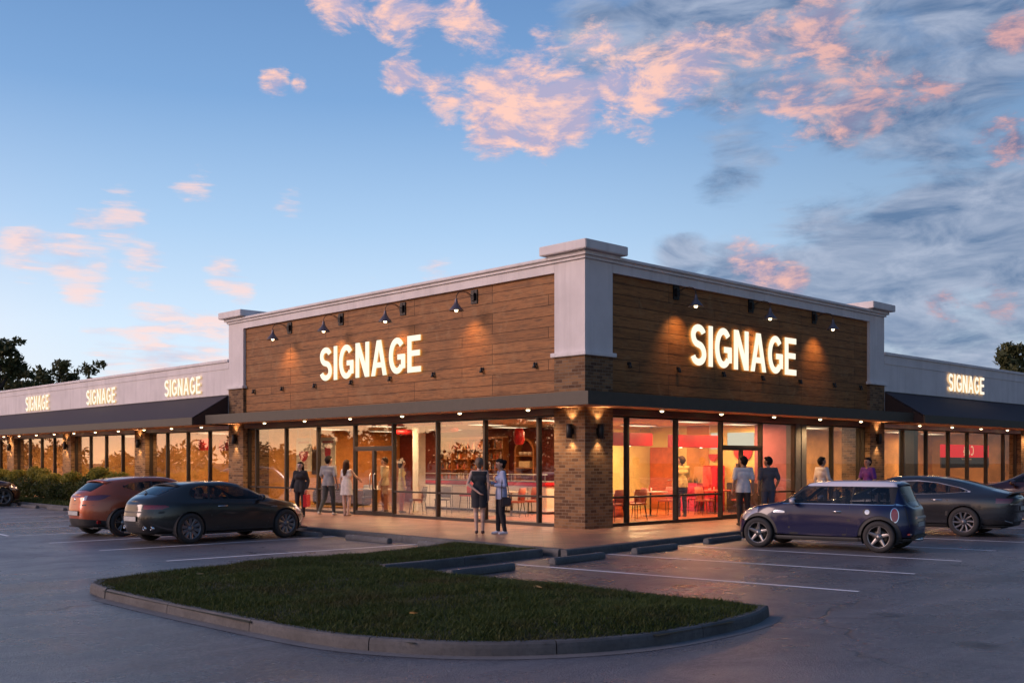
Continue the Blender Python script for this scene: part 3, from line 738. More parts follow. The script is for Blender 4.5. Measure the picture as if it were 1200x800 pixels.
def soil_patch(name, poly, z, bumpy=.05, step=.22, edge=.12):
    """uneven ground inside a polygon"""
    p = np.array(poly); x0, y0 = p.min(0); x1, y1 = p.max(0)
    xs = np.arange(x0, x1+step, step); ys = np.arange(y0, y1+step, step); X, Y = np.meshgrid(xs, ys); X = X.ravel(); Y = Y.ravel()
    ins = inside_np(X, Y, poly); d = dist_np(X, Y, poly)
    Z = z+ground_h(X, Y, d, ins)*bumpy
    nx = len(xs); F = []
    ok = ins | (d < step*.2)
    for j in range(len(ys)-1):
        for i in range(nx-1):
            q = (j*nx+i, j*nx+i+1, (j+1)*nx+i+1, (j+1)*nx+i)
            if all(ok[k] for k in q): F.append(q)
    return tag(np_mesh(name, np.stack([X, Y, Z], 1), np.array(F), M['soil'], smooth=True), kind='structure')
def ground_h(X, Y, d, ins):
    h = np.sin(X*1.7+.8*np.sin(Y*1.1))*.35+np.sin(Y*2.3+X*.6)*.3+np.sin(X*.55+1)*.5
    return np.where(ins, np.clip(d/.6, 0, 1)*(1.0+h), 0)
soil_patch('island_ground', ISL, .105)
def grass(name, poly, dens, z, hmin, hmax, seed, m, bumpy=.05, edge=.1, wid=.011, lean=.5, clump=1.):
    r = np.random.default_rng(seed); p = np.array(poly); x0, y0 = p.min(0); x1, y1 = p.max(0)
    n = int((x1-x0)*(y1-y0)*dens); X = r.uniform(x0, x1, n); Y = r.uniform(y0, y1, n)
    ins = inside_np(X, Y, poly); d = dist_np(X, Y, poly)
    # uneven cover: thin and thick patches
    pat = .5+.5*np.sin(X*2.1+1.3*np.sin(Y*1.7))*np.sin(Y*2.6+.9*np.sin(X*1.4)); pat2 = .5+.5*np.sin(X*5.3+Y*2.)*np.sin(Y*6.1-X*1.7)
    keep = ins & (d > edge) & (r.uniform(0, 1, n) < (.55+.3*pat+.25*pat2))
    X, Y, d, pat, pat2 = X[keep], Y[keep], d[keep], pat[keep], pat2[keep]; n = len(X)
    Z = z+ground_h(X, Y, d, np.ones(n, bool))*bumpy-.015
    h = r.uniform(hmin, hmax, n)*(.55+.5*pat*clump+.35*pat2)*r.choice([1, 1, 1, 1.35], n); a = r.uniform(0, 2*np.pi, n)
    lx = np.cos(a)*h*r.uniform(.1, lean*1.3, n); ly = np.sin(a)*h*r.uniform(.1, lean*1.3, n); b = a+np.pi/2+r.normal(0, .5, n)
    w = wid*r.uniform(.6, 1.4, n); wx = np.cos(b)*w/2; wy = np.sin(b)*w/2
    V = np.empty((n, 5, 3))
    V[:, 0] = np.stack([X-wx, Y-wy, Z], 1); V[:, 1] = np.stack([X+wx, Y+wy, Z], 1)
    mx, my, mz = X+lx*.4, Y+ly*.4, Z+h*.62
    V[:, 2] = np.stack([mx+wx*.8, my+wy*.8, mz], 1); V[:, 3] = np.stack([mx-wx*.8, my-wy*.8, mz], 1)
    V[:, 4] = np.stack([X+lx, Y+ly, Z+h], 1)
    base = (np.arange(n)*5)[:, None]
    F = np.concatenate([base+np.array([[0, 1, 2]]), base+np.array([[0, 2, 3]]), base+np.array([[3, 2, 4]])], 0)
    return tag(np_mesh(name, V.reshape(-1, 3), F, m), kind='stuff')
g = grass('grass', ISL, 4600, .108, .030, .066, 3, M['grass'], edge=.055, lean=1.1, wid=.0085)
tag(g, 'mown dark green grass covering the kerbed traffic island', 'grass')
LAWN = [(KX(13.9)+.2, 13.9), (-1.8, 13.9), (-1.8, 44), (KX(44)+.2, 44)]
g = grass('grass', LAWN, 700, .125, .05, .10, 5, M['grass'], wid=.022)
tag(g, 'strip of short grass between the kerb and the shrubs', 'grass')
# a few fallen leaves on the island
M['dry_leaf'] = mat_plain('dry_leaf', (.34, .22, .08), .7)
for i, (x, y) in enumerate(((-11.9, -3.6), (-12.1, -8.6), (-10.6, -8.4), (-9.6, -7.9))):
    m = MB(); z0 = .235; m.add([(-.06, 0, 0), (-.02, .03, .012), (.05, .012, .02), (.075, 0, .012), (.05, -.015, .018), (-.02, -.03, .006), (0, 0, -.006)], [(0,1,6), (1,2,6), (2,3,6), (3,4,6), (4,5,6), (5,0,6)])
    o = m.build('fallen_leaf', M['dry_leaf'], None, (x, y, z0)); o.rotation_euler = (.3, .2, i*1.7)
    tag(o, ['dry yellow leaf on the grass near the island tip', 'dry yellow leaf on the grass by the curved kerb', 'dry leaf on the grass in the middle of the island', 'dry leaf on the grass toward the right end of the island'][i], 'leaf', 'fallen leaves on the island')
# ------------------------------------------------------------------ parking lines and wheel stops
def line(p, q, w=.105):
    a = Vector(p); b = Vector(q); t = (b-a).normalized(); n = Vector((-t.y, t.x))*w/2
    return [(a.x+n.x, a.y+n.y, .004), (b.x+n.x, b.y+n.y, .004), (b.x-n.x, b.y-n.y, .004), (a.x-n.x, a.y-n.y, .004)]
LN = [((-6.12, -3.95), (-5.36, -9.95)), ((-3.44, -3.72), (-2.6, -9.45)), ((-.8, -3.4), (.08, -9.05)), ((1.9, -3.1), (2.77, -8.6)), ((4.6, -2.8), (5.45, -8.3)), ((7.3, -2.6), (8.1, -8.1)), ((10, -2.6), (10.8, -8.1)), ((12.7, -2.6), (13.4, -8)), ((15.4, -2.6), (16.1, -8)),
      ((-10.23, .88), (-4.6, .74)), ((-10.2, 3.9), (-4.5, 3.95)), ((-10.2, 6.6), (-4.5, 6.75))] + [((-10.15+max(0, y-9.5)*.06, y), (KX(y)-.15, y+.05)) for y in (9.42, 12.25, 15.25, 18.1, 21, 23.9, 26.7, 29.5, 32.3, 35.1, 38)] + [((-10.1, 9.37), (-9.85, 12.2))]
for p, q in LN:
    m = MB(); m.add(line(p, q), [(0,1,2,3)]); tag(m.build('parking_line', M['line']), kind='structure')
def stop(x, y, rz, ln, label):
    m = MB(); pr = [(-.075, 0), (-.075, .07), (-.05, .115), (.05, .115), (.075, .07), (.075, 0)]
    b = bmesh.new()
    v0 = [b.verts.new((-ln/2, p[0], p[1])) for p in pr]; v1 = [b.verts.new((ln/2, p[0], p[1])) for p in pr]
    b.faces.new(v0[::-1]); b.faces.new(v1)
    for i in range(6): b.faces.new((v0[i], v0[(i+1) % 6], v1[(i+1) % 6], v1[i]))
    bmesh.ops.bevel(b, geom=[e for e in b.edges], offset=.012, segments=2, affect='EDGES'); m.from_bm(b); b.free()
    for k in (-.36, .36): m.lathe([(.0, .118), (.02, .118), (.022, .112)], (k*ln, 0, 0), 'z', 8, 1)
    o = m.build('wheel_stop', [M['stop'], M['steel']], None, (x, y, .002)); o.rotation_euler = (0, 0, rz)
    tag(o, label, 'wheel stop', 'concrete wheel stops along the kerbs')
ra = math.atan(.121)
for x, y, t in ((-7.55, -4.62, 'concrete wheel stop touching the grass island'), (-4.93, -4.30, 'concrete wheel stop second from the grass island, by the pavement corner'), (-2.28, -3.95, 'concrete wheel stop third from the grass island'), (.80, -3.42, 'concrete wheel stop beside the blue hatchback')):
    stop(x, y, ra, 1.55, t)
for x, y, t in ((-4.92, 4.75, 'concrete wheel stop at the nose of the dark coupe'), (-4.85, 2.15, 'concrete wheel stop in the empty stall beside the dark coupe'), (-4.85, -.48, 'concrete wheel stop beside the grass strip at the pavement corner'), (-4.25, 22.1, 'low wheel stop nearest the orange hatchback by the lawn'), (-4.2, 24.95, 'low wheel stop in the middle of the lawn kerb'), (-4.1, 27.6, 'low wheel stop beside the partly seen car')):
    stop(x, y, rad(90), 1.6, t)
# ------------------------------------------------------------------ camera
FPX = 1233.; AZ = rad(46.15)
cam = bpy.data.cameras.new('camera'); co = bpy.data.objects.new('camera', cam); COL.objects.link(co)
CAMP = (-18.871, -17.101, 1.80)
co.location = CAMP; co.rotation_euler = (rad(90), 0, AZ-rad(90))
cam.sensor_width = 36; cam.lens = FPX/1200*36; cam.shift_y = 140/1200.; cam.clip_start = .1; cam.clip_end = 2500
scene.camera = co
Fw = Vector((math.cos(AZ), math.sin(AZ), 0)); Rt = Vector((math.sin(AZ), -math.cos(AZ), 0))
def dirpx(u, v): return (Fw+Rt*((u-600)/FPX)+Vector((0,0,(540-v)/FPX))).normalized()
# ------------------------------------------------------------------ dusk sky
SUN_AZ = rad(150); SUN_EL = rad(20)              # low in the west, behind the camera to the left
w = bpy.data.worlds.new('World'); scene.world = w; w.use_nodes = True
nt = w.node_tree; nt.nodes.clear(); out = N(nt, 'ShaderNodeOutputWorld'); bg = N(nt, 'ShaderNodeBackground'); L(nt, bg.outputs[0], out.inputs[0])
tc = N(nt, 'ShaderNodeTexCoord'); D = tc.outputs['Generated']
nrm = N(nt, 'ShaderNodeVectorMath', operation='NORMALIZE'); L(nt, D, nrm.inputs[0]); D = nrm.outputs[0]
sp = N(nt, 'ShaderNodeSeparateXYZ'); L(nt, D, sp.inputs[0]); dz = sp.outputs[2]
def dotd(v):
    n = N(nt, 'ShaderNodeVectorMath', operation='DOT_PRODUCT'); L(nt, D, n.inputs[0]); n.inputs[1].default_value = v; return n.outputs['Value']
sky = N(nt, 'ShaderNodeTexSky', sky_type='NISHITA'); sky.sun_disc = False; sky.sun_elevation = SUN_EL
sky.sun_rotation = rad(90)-SUN_AZ; sky.altitude = 50; sky.air_density = 1.; sky.dust_density = 1.5; sky.ozone_density = 3.
skyn = mixc(nt, 1., sky.outputs[0], (.10, .10, .10), 'MULTIPLY')
# colour of the clear dusk sky by height
el = mathn(nt, 'MAXIMUM', dz, 0.)
base = ramp(nt, el, [(0., (.72, .70, .69)), (.05, (.62, .70, .77)), (.12, (.53, .655, .79)), (.21, (.34, .50, .705)), (.32, (.165, .31, .55)), (.45, (.088, .19, .40)), (.75, (.06, .125, .29))])
# darker to the right (east), brighter and warmer to the west
rt = dotd(tuple(Rt)); east = mathn(nt, 'SMOOTH_MAX', 0., 0.) if False else None
ea = N(nt, 'ShaderNodeMapRange', interpolation_type='SMOOTHSTEP'); L(nt, rt, ea.inputs[0]); ea.inputs[1].default_value = -.05; ea.inputs[2].default_value = .75; ea.inputs[3].default_value = 1.; ea.inputs[4].default_value = .52
base = mixc(nt, 1., base, ea.outputs[0], 'MULTIPLY')
fe = N(nt, 'ShaderNodeMapRange', interpolation_type='SMOOTHSTEP'); L(nt, rt, fe.inputs[0]); fe.inputs[1].default_value = .5; fe.inputs[2].default_value = .92; fe.inputs[3].default_value = 1.; fe.inputs[4].default_value = .22
base = mixc(nt, 1., base, fe.outputs[0], 'MULTIPLY')
west = dotd((math.cos(SUN_AZ), math.sin(SUN_AZ), 0))
wm = N(nt, 'ShaderNodeMapRange', interpolation_type='SMOOTHSTEP'); L(nt, west, wm.inputs[0]); wm.inputs[1].default_value = .05; wm.inputs[2].default_value = .95
low = N(nt, 'ShaderNodeMapRange', interpolation_type='SMOOTHSTEP'); L(nt, dz, low.inputs[0]); low.inputs[1].default_value = .42; low.inputs[2].default_value = .0
glow = ramp(nt, el, [(0., (1.7, .95, .42)), (.10, (1.45, .88, .55)), (.22, (.85, .64, .66)), (.5, (.32, .36, .55))])
base = mixc(nt, mathn(nt, 'MULTIPLY', wm.outputs[0], low.outputs[0]), base, glow)
base = mixc(nt, .12, base, skyn)
# clouds: noise on a flat layer overhead
den = mathn(nt, 'ADD', mathn(nt, 'MAXIMUM', dz, 0.), .42)
cx = mathn(nt, 'DIVIDE', sp.outputs[0], den); cy = mathn(nt, 'DIVIDE', sp.outputs[1], den)
cb = N(nt, 'ShaderNodeCombineXYZ'); L(nt, cx, cb.inputs[0]); L(nt, cy, cb.inputs[1]); CV = cb.outputs[0]
def cl_noise(off=(0,0,0), scale=2.6, detail=9, rough=.56, dist=.25):
    mp = N(nt, 'ShaderNodeMapping'); mp.inputs['Location'].default_value = off; L(nt, CV, mp.inputs[0])
    return noise(nt, mp.outputs[0], scale, detail, rough, dist)
def blob(u, v, r, k=1.):
    """k inside a patch of sky, falling to 0 outside, by angle from a direction"""
    d = dotd(tuple(dirpx(u, v))); a = mathn(nt, 'ARCCOSINE', mathn(nt, 'MINIMUM', d, .99999))
    m = N(nt, 'ShaderNodeMapRange', interpolation_type='SMOOTHSTEP'); L(nt, a, m.inputs[0]); m.inputs[1].default_value = rad(r); m.inputs[2].default_value = rad(r)*.1; m.inputs[3].default_value = 0.; m.inputs[4].default_value = k; return m.outputs[0]
def vmax(l):
    o = l[0]
    for x in l[1:]:
        n = nt.nodes.new('ShaderNodeMath'); n.operation = 'SMOOTH_MAX'; L(nt, o, n.inputs[0]); L(nt, x, n.inputs[1]); n.inputs[2].default_value = .15; o = n.outputs[0]
    return o
def cover(nz, mask, lo, hi, k=.42):
    m = N(nt, 'ShaderNodeMapRange', interpolation_type='SMOOTHSTEP')
    L(nt, mathn(nt, 'ADD', nz, mathn(nt, 'MULTIPLY', mathn(nt, 'SUBTRACT', mask, 1.), k)), m.inputs[0]); m.inputs[1].default_value = lo; m.inputs[2].default_value = hi; return m.outputs[0]
def dn(scale, zs, off, detail=10, rough=.6, dist=.2):
    mp = N(nt, 'ShaderNodeMapping'); mp.inputs['Scale'].default_value = (1, 1, zs); mp.inputs['Location'].default_value = off; L(nt, D, mp.inputs[0])
    return noise(nt, mp.outputs[0], scale, detail, rough, dist)
def lin(*t):
    o = None
    for x, k in t:
        y = mathn(nt, 'MULTIPLY', x, k); o = y if o is None else mathn(nt, 'ADD', o, y)
    return o
sl = (-.012, .004, -.010)
pA = lin((dn(15, 2.5, (.3, .1, 0), 10, .68, .3), .66), (dn(6, 2.2, (2.3, .7, 0), 4, .5, .2), .34))
pB = lin((dn(15, 2.5, (.3+sl[0], .1+sl[1], sl[2]), 6, .6, .3), .66), (dn(6, 2.2, (2.3+sl[0], .7+sl[1], sl[2]), 4, .5, .2), .34))
pinkm = vmax([blob(400, 0, 4, .95), blob(470, 12, 4.2, 1.02), blob(540, 25, 3.5, .98), blob(575, 48, 3, .88), blob(470, 85, 2.6, .92), blob(515, 120, 3.6, 1.0), blob(585, 125, 5, 1.14), blob(660, 125, 5.4, 1.18), blob(620, 95, 4, 1.04), blob(640, 160, 3.4, 1.0), blob(740, 105, 5.6, 1.16), blob(815, 85, 5, 1.12), blob(755, 152, 2.8, 1.), blob(855, 130, 3, .98), blob(930, 105, 5.5, 1.06), blob(1010, 110, 5.5, 1.04), blob(960, 50, 5, 1.04), blob(700, 60, 4.2, .95), blob(1175, 165, 3.6, 1.06), blob(1190, 40, 3, 1.02), blob(1080, 105, 4.5, .92), blob(640, 40, 3, .9), blob(880, 60, 5, .95),
    blob(322, 93, 2.0, 1.04), blob(350, 98, 1.2, .96), blob(1170, 355, 3.4, .98), blob(895, 312, 2.5, .98), blob(925, 325, 2.5, 1.), blob(1110, 358, 3.5, .95), blob(870, 300, 2.5, .92)])
greym = vmax([blob(980, 335, 9, 1.06), blob(1100, 320, 11, 1.16), blob(1190, 300, 10, 1.18), blob(870, 335, 5.5, 1.04), blob(800, 310, 3.5, .98), blob(980, 15, 9, 1.06), blob(880, 35, 8, 1.1), blob(1090, 85, 9, 1.06), blob(790, 30, 6, 1.02), blob(1020, 100, 7, 1.08), blob(860, 185, 4.5, .96), blob(1160, 20, 7, 1.05), blob(700, 45, 5, .92), blob(1120, 390, 8, 1.05), blob(1000, 385, 6, .98)])
gn = lin((dn(9, 3.0, (.9, 2.2, 0), 10, .62, .5), .7), (dn(3.6, 2.4, (4., .3, 0), 4, .5, .3), .3)); gn2 = dn(13, 3.0, (.92, 2.2, .02), 8, .6, .5)
c2 = cover(gn, greym, .28, .50)
# lit side of each cloud faces the western sun
shade = mathn(nt, 'MULTIPLY_ADD', mathn(nt, 'SUBTRACT', pA, pB), 9., .46, clamp=True)
pk = mixc(nt, shade, (.34, .315, .45), (.77, .47, .39)); pe = mixc(nt, shade, (.125, .145, .25), (.52, .29, .29))
pink = mixc(nt, ramp(nt, ea.outputs[0], [(.76, 0.), (.96, 1.)]), pe, pk)
greyc = mixc(nt, ramp(nt, gn2, [(.34, 0.), (.64, 1.)]), (.075, .135, .25), (.30, .345, .45))
sky1 = mixc(nt, mathn(nt, 'MULTIPLY', c2, .88), base, greyc)
c1 = cover(pA, pinkm, .39, .555)
sky2 = mixc(nt, mathn(nt, 'MULTIPLY', c1, .95), sky1, pink)
# thin flat wisps low on the left
wispm = vmax([blob(140, 260, 3.6, 1.04), blob(100, 257, 2.6, .98), blob(30, 291, 3.4, 1.08), blob(80, 297, 3.4, 1.08), blob(110, 306, 2.6, 1.02), blob(168, 308, 3.0, 1.02), blob(262, 324, 2.8, 1.06), blob(282, 340, 2.2, 1.06), blob(100, 342, 2.6, 1.0), blob(190, 404, 5.5, 1.14), blob(245, 395, 4.2, 1.12), blob(130, 408, 4, 1.06), blob(340, 235, 2.6, .98), blob(230, 215, 3, .96), blob(510, 325, 3, .98), blob(430, 322, 2.6, .95)])
pW = lin((dn(13, 5.2, (1.3, .4, 0), 9, .64, .3), .7), (dn(5, 5., (.3, 2.7, 0), 4, .5, .2), .3))
wc = mixc(nt, ramp(nt, lin((pW, 1.), (dn(16, 4., (1.32, .4, -.03), 5, .6, .2), .6)), [(.70, 0.), (.86, 1.)]), (.38, .37, .50), (.82, .53, .45))
sky2 = mixc(nt, mathn(nt, 'MULTIPLY', cover(pW, wispm, .435, .63), .66), sky2, wc)
# a broken veil behind the camera, lit strongly in the west
vn = cl_noise((3.1, 1.7, 0), 1.6, 7, .58, .3)
veil = mathn(nt, 'MULTIPLY', cover(vn, mathn(nt, 'MULTIPLY', wm.outputs[0], 1.), .36, .62), .75)
sky2 = mixc(nt, veil, sky2, mixc(nt, low.outputs[0], (.5, .38, .48), (1.5, .85, .55)))
L(nt, sky2, bg.inputs[0]); bg.inputs[1].default_value = 1.0
s = bpy.data.lights.new('sun', 'SUN'); s.energy = 1.5; s.angle = rad(26); s.color = (1., .68, .60)
so = bpy.data.objects.new('sun', s); COL.objects.link(so); so.location = (-40, 10, 30)
sd = Vector((math.cos(SUN_AZ)*math.cos(SUN_EL), math.sin(SUN_AZ)*math.cos(SUN_EL), math.sin(SUN_EL))); so.rotation_euler = sd.to_track_quat('Z', 'Y').to_euler()
# ------------------------------------------------------------------ render settings
scene.render.engine = 'CYCLES'; cy = scene.cycles
cy.use_denoising = True; cy.denoiser = 'OPENIMAGEDENOISE'
try: cy.denoising_prefilter = 'ACCURATE'
except Exception: pass
cy.max_bounces = 7; cy.diffuse_bounces = 3; cy.glossy_bounces = 4; cy.transmission_bounces = 4; cy.transparent_max_bounces = 12
cy.caustics_reflective = False; cy.caustics_refractive = False; cy.sample_clamp_indirect = 4.; cy.blur_glossy = .5; cy.use_light_tree = True
vs = scene.view_settings; vs.view_transform = 'Standard'; vs.look = 'None'; vs.exposure = .45; vs.gamma = 1.; vs.use_curve_mapping = False
scene.render.film_transparent = False
# ------------------------------------------------------------------ cars: a lofted shell cut into panels by outlines
def pchip(xs, ys):
    xs = np.array(xs, float); ys = np.array(ys, float); h = np.diff(xs); d = np.diff(ys)/h; m = np.zeros(len(xs))
    for i in range(1, len(xs)-1):
        m[i] = 0 if d[i-1]*d[i] <= 0 else 2*d[i-1]*d[i]/(d[i-1]+d[i])*1.0
    m[0] = d[0]; m[-1] = d[-1]
    def f(x):
        x = np.clip(x, xs[0], xs[-1]); i = np.clip(np.searchsorted(xs, x)-1, 0, len(xs)-2); t = (x-xs[i])/h[i]
        return (2*t**3-3*t**2+1)*ys[i]+(t**3-2*t**2+t)*h[i]*m[i]+(-2*t**3+3*t**2)*ys[i+1]+(t**3-t**2)*h[i]*m[i+1]
    return f
def curve(pts): return pchip([p[0] for p in pts], [p[1] for p in pts])
def sd_poly(px, py, poly):
    """signed distance, negative inside"""
    d = dist_np(px, py, poly); return np.where(inside_np(px, py, poly), -d, d)
def rpoly(poly, r):
    """rounded outline from a coarse polygon"""
    out = []; n = len(poly)
    for i in range(n):
        p = Vector(poly[i]); a = Vector(poly[i-1])-p; b = Vector(poly[(i+1) % n])-p
        rr = min(r, a.length*.45, b.length*.45); A = p+a.normalized()*rr; B = p+b.normalized()*rr
        for k in range(6):
            t = k/5; q = A*(1-t)**2+p*2*t*(1-t)+B*t*t; out.append((q.x, q.y))
    return out
def car_shell(sp):
    """half shell (y >= 0); returns verts (N,3), rail coordinate r, faces"""
    Lc = sp['L']; nT = sp.get('nT', 190); nE = sp.get('nf', 4.2); nR = sp.get('nr', 5.5)
    t = np.linspace(0, np.pi, nT); ct, st = np.cos(t), np.sin(t)
    # rear end t=0, front t=pi
    ex = np.where(ct > 0, 2/nR, 2/nE); g = .5-.5*np.sign(ct)*np.abs(ct)**ex; hh = np.abs(st)**ex
    rails = []
    for rl in sp['rails']:
        x = rl['xr']+(rl['xf']-rl['xr'])*g
        rails.append(np.stack([x, rl['w'](x)*hh, rl['z'](x)], 1))
    R = np.array(rails)                                 # (nrail, nT, 3)
    nr = len(rails); sub = sp.get('sub', 7); P = []; rc = []
    for i in range(nr-1):
        p0 = R[i-1] if i > 0 else R[1]*np.array([1, -1, 1]); p1 = R[i]; p2 = R[i+1]; p3 = R[i+2] if i+2 < nr else R[i]*np.array([1, -1, 1])
        k0, k1 = sp['tension'][i], sp['tension'][i+1]
        for s in range(sub):
            u = s/sub; m1 = (p2-p0)*.5*k0; m2 = (p3-p1)*.5*k1
            P.append((2*u**3-3*u*u+1)*p1+(u**3-2*u*u+u)*m1+(-2*u**3+3*u*u)*p2+(u**3-u*u)*m2); rc.append(i+u)
    P.append(R[-1]); rc.append(nr-1.); P = np.array(P); rc = np.array(rc); nP = len(P)
    V = P.transpose(1, 0, 2).reshape(-1, 3); rr = np.tile(rc, nT); V[:, 1] = np.maximum(V[:, 1], 0)
    F = [(j*nP+i, j*nP+i+1, (j+1)*nP+i+1, (j+1)*nP+i) for j in range(nT-1) for i in range(nP-1)]
    return V, rr, F
def isocut(bm, lay, fn):
    bm.verts.ensure_lookup_table(); C = np.array([v.co for v in bm.verts]); r = np.array([v[lay] for v in bm.verts])
    f = fn(C[:, 0], C[:, 1], C[:, 2], r); bm.verts.index_update(); f = np.where(np.abs(f) < 1e-5, 1e-5, f)
    es = [e for e in bm.edges if f[e.verts[0].index]*f[e.verts[1].index] < 0]
    newv = set(); faces = set()
    for e in es:
        a, b = e.verts; fa, fb_ = f[a.index], f[b.index]; t = fa/(fa-fb_); t = min(max(t, .02), .98); ra_, rb_ = a[lay], b[lay]
        for fc in e.link_faces: faces.add(fc)
        _, nv = bmesh.utils.edge_split(e, a, t); nv[lay] = ra_+(rb_-ra_)*t; newv.add(nv)
    for fc in faces:
        vs = [v for v in fc.verts if v in newv]
        if len(vs) == 2:
            try: bmesh.utils.face_split(fc, vs[0], vs[1])
            except Exception: pass
        elif len(vs) == 4:
            try:
                nf, _ = bmesh.utils.face_split(fc, vs[0], vs[1])
                for q in (fc, nf):
                    w = [v for v in q.verts if v in vs[2:]]
                    if len(w) == 2: bmesh.utils.face_split(q, w[0], w[1]); break
            except Exception: pass
def paint(name, base, metal=.35, rough=.28, coat=1.):
    m, nt, out = newmat(name); v = coords(nt)
    n1 = noise(nt, v, 3.5, 4); sp = N(nt, 'ShaderNodeSeparateXYZ'); L(nt, v, sp.inputs[0])
    dirt = N(nt, 'ShaderNodeMapRange'); L(nt, mathn(nt, 'ADD', sp.outputs[2], mathn(nt, 'MULTIPLY', n1, .25)), dirt.inputs[0]); dirt.inputs[1].default_value = .52; dirt.inputs[2].default_value = .25; dirt.inputs[4].default_value = .28
    c = mixc(nt, dirt.outputs[0], mixc(nt, n1, tuple(x*.94 for x in base), tuple(x*1.06 for x in base)), (.07, .065, .06))
    rr = mathn(nt, 'ADD', rough, mathn(nt, 'MULTIPLY', n1, .06)); pbsdf(nt, out, c, rr, metal, .25, None, coat); return m
M['car_glass'] = mat_glass('car_glass', (.42, .44, .47), 1., .05)
M['car_glass_dark'] = mat_glass('car_glass_dark', (.22, .23, .25), 1., .06)
M['trim'] = mat_plain('car_trim', (.022, .021, .022), .5)
M['trim_grey'] = mat_plain('car_trim_grey', (.05, .048, .047), .6)
M['tyre'] = mat_plain('tyre_rubber', (.026, .025, .026), .75, bmp=.3, bscale=90)
M['chrome'] = mat_plain('chrome', (.62, .62, .64), .16, 1., var=.03)
M['bright_trim'] = mat_plain('bright_trim', (.62, .62, .66), .38, .35)
M['alloy'] = mat_plain('alloy_rim', (.26, .25, .25), .33, .85)
M['alloy_dark'] = mat_plain('alloy_rim_dark', (.19, .185, .20), .38, .7)
M['disc'] = mat_plain('brake_disc', (.08, .075, .07), .45, .7)
M['lamp_red'] = mat_plain('tail_lamp_red', (.22, .012, .016), .12, coat=1.)
M['lamp_clear'] = mat_plain('lamp_lens', (.42, .40, .44), .12, .3, coat=1.)
M['lamp_purple'] = mat_plain('tail_lamp_smoked', (.11, .03, .05), .12, coat=1.)
M['plate'] = mat_plain('number_plate', (.50, .50, .48), .5)
M['cabin'] = mat_plain('car_cabin', (.03, .03, .032), .8)
M['seat'] = mat_plain('car_seat', (.16, .14, .15), .75)
def wheel(parent, x, y, R, wd, spokes, rim_m, style='star'):
    """y is the outer face; sign of y gives the side"""
    s = 1 if y > 0 else -1
    w = empty('wheel', (x, y, R)); w.parent = parent
    m = MB(); rr = R*.685
    prof = [(rr-.01, -wd), (rr+.01, -wd-.005), (R*.9, -wd-.008), (R*.985, -wd+.02), (R, -wd+.05), (R, -.05), (R*.985, -.02), (R*.92, .004), (rr+.035, .008), (rr+.005, .0), (rr-.01, -.012)]
    m.lathe([(a, b*s) for a, b in prof], (0, 0, 0), 'y', 40); m.build('tyre', M['tyre'], w)
    m = MB()
    m.lathe([(a, b*s) for a, b in [(rr-.008, -wd+.01), (rr-.02, -.06), (rr-.018, -.02), (rr-.004, -.004), (rr+.004, -.004), (rr+.004, -.03)]], (0, 0, 0), 'y', 40)
    m.lathe([(a, b*s) for a, b in [(.0, .0), (.022, .0), (.028, -.006), (.062, -.014), (.07, -.03), (.07, -.06), (.0, -.06)]], (0, 0, 0), 'y', 20)
    m.lathe([(a, b*s) for a, b in [(.07, -.10), (rr*.72, -.10), (rr*.72, -.115), (.0, -.115)]], (0, 0, 0), 'y', 28, 1)
    m.lathe([(a, b*s) for a, b in [(rr-.02, -.13), (.0, -.13)]], (0, 0, 0), 'y', 28, 2)
    def spoke(a0, a1, w0, w1, d0=-.035, d1=-.012):
        c0, s0, c1, s1 = math.cos(a0), math.sin(a0), math.cos(a1), math.sin(a1); r0, r1 = .045, rr-.008; q = []
        for (c, sn, r, hw, d) in ((c0, s0, r0, w0/2, d0), ((c0+c1)/2, (s0+s1)/2, (r0+r1)/2, (w0+w1)/4, (d0+d1)/2), (c1, s1, r1, w1/2, d1)):
            px, pz = c*r, sn*r; tx, tz = -sn*hw, c*hw
            q += [(px+tx, (d-.008)*s, pz+tz), (px+tx*.4, d*s, pz+tz*.4), (px-tx*.4, d*s, pz-tz*.4), (px-tx, (d-.008)*s, pz-tz), (px-tx, (d-.05)*s, pz-tz), (px+tx, (d-.05)*s, pz+tz)]
        F = [(i*6+j, i*6+(j+1) % 6, i*6+6+(j+1) % 6, i*6+6+j) for i in range(2) for j in range(6)]
        m.add(q, F, 0)
    for k in range(spokes):
        a = 2*math.pi*k/spokes+math.pi/2+.07
        if style == 'star': spoke(a, a, .075, .05)
        elif style == 'pair': spoke(a-.10, a-.16, .026, .03); spoke(a+.10, a+.16, .026, .03)
        elif style == 'turbine': spoke(a, a+.22, .034, .05)
        elif style == 'holes': spoke(a, a, .05, .085)
    if style in ('star', 'holes'):
        for k in range(5):
            a = 2*math.pi*(k+.5)/5; m.lathe([(.0, -.008*s), (.008, -.008*s), (.008, -.02*s)], (.045*math.cos(a), 0, .045*math.sin(a)), 'y', 8, 1)
    m.build('rim', [rim_m, M['disc'], M['cabin']], w)
    return w
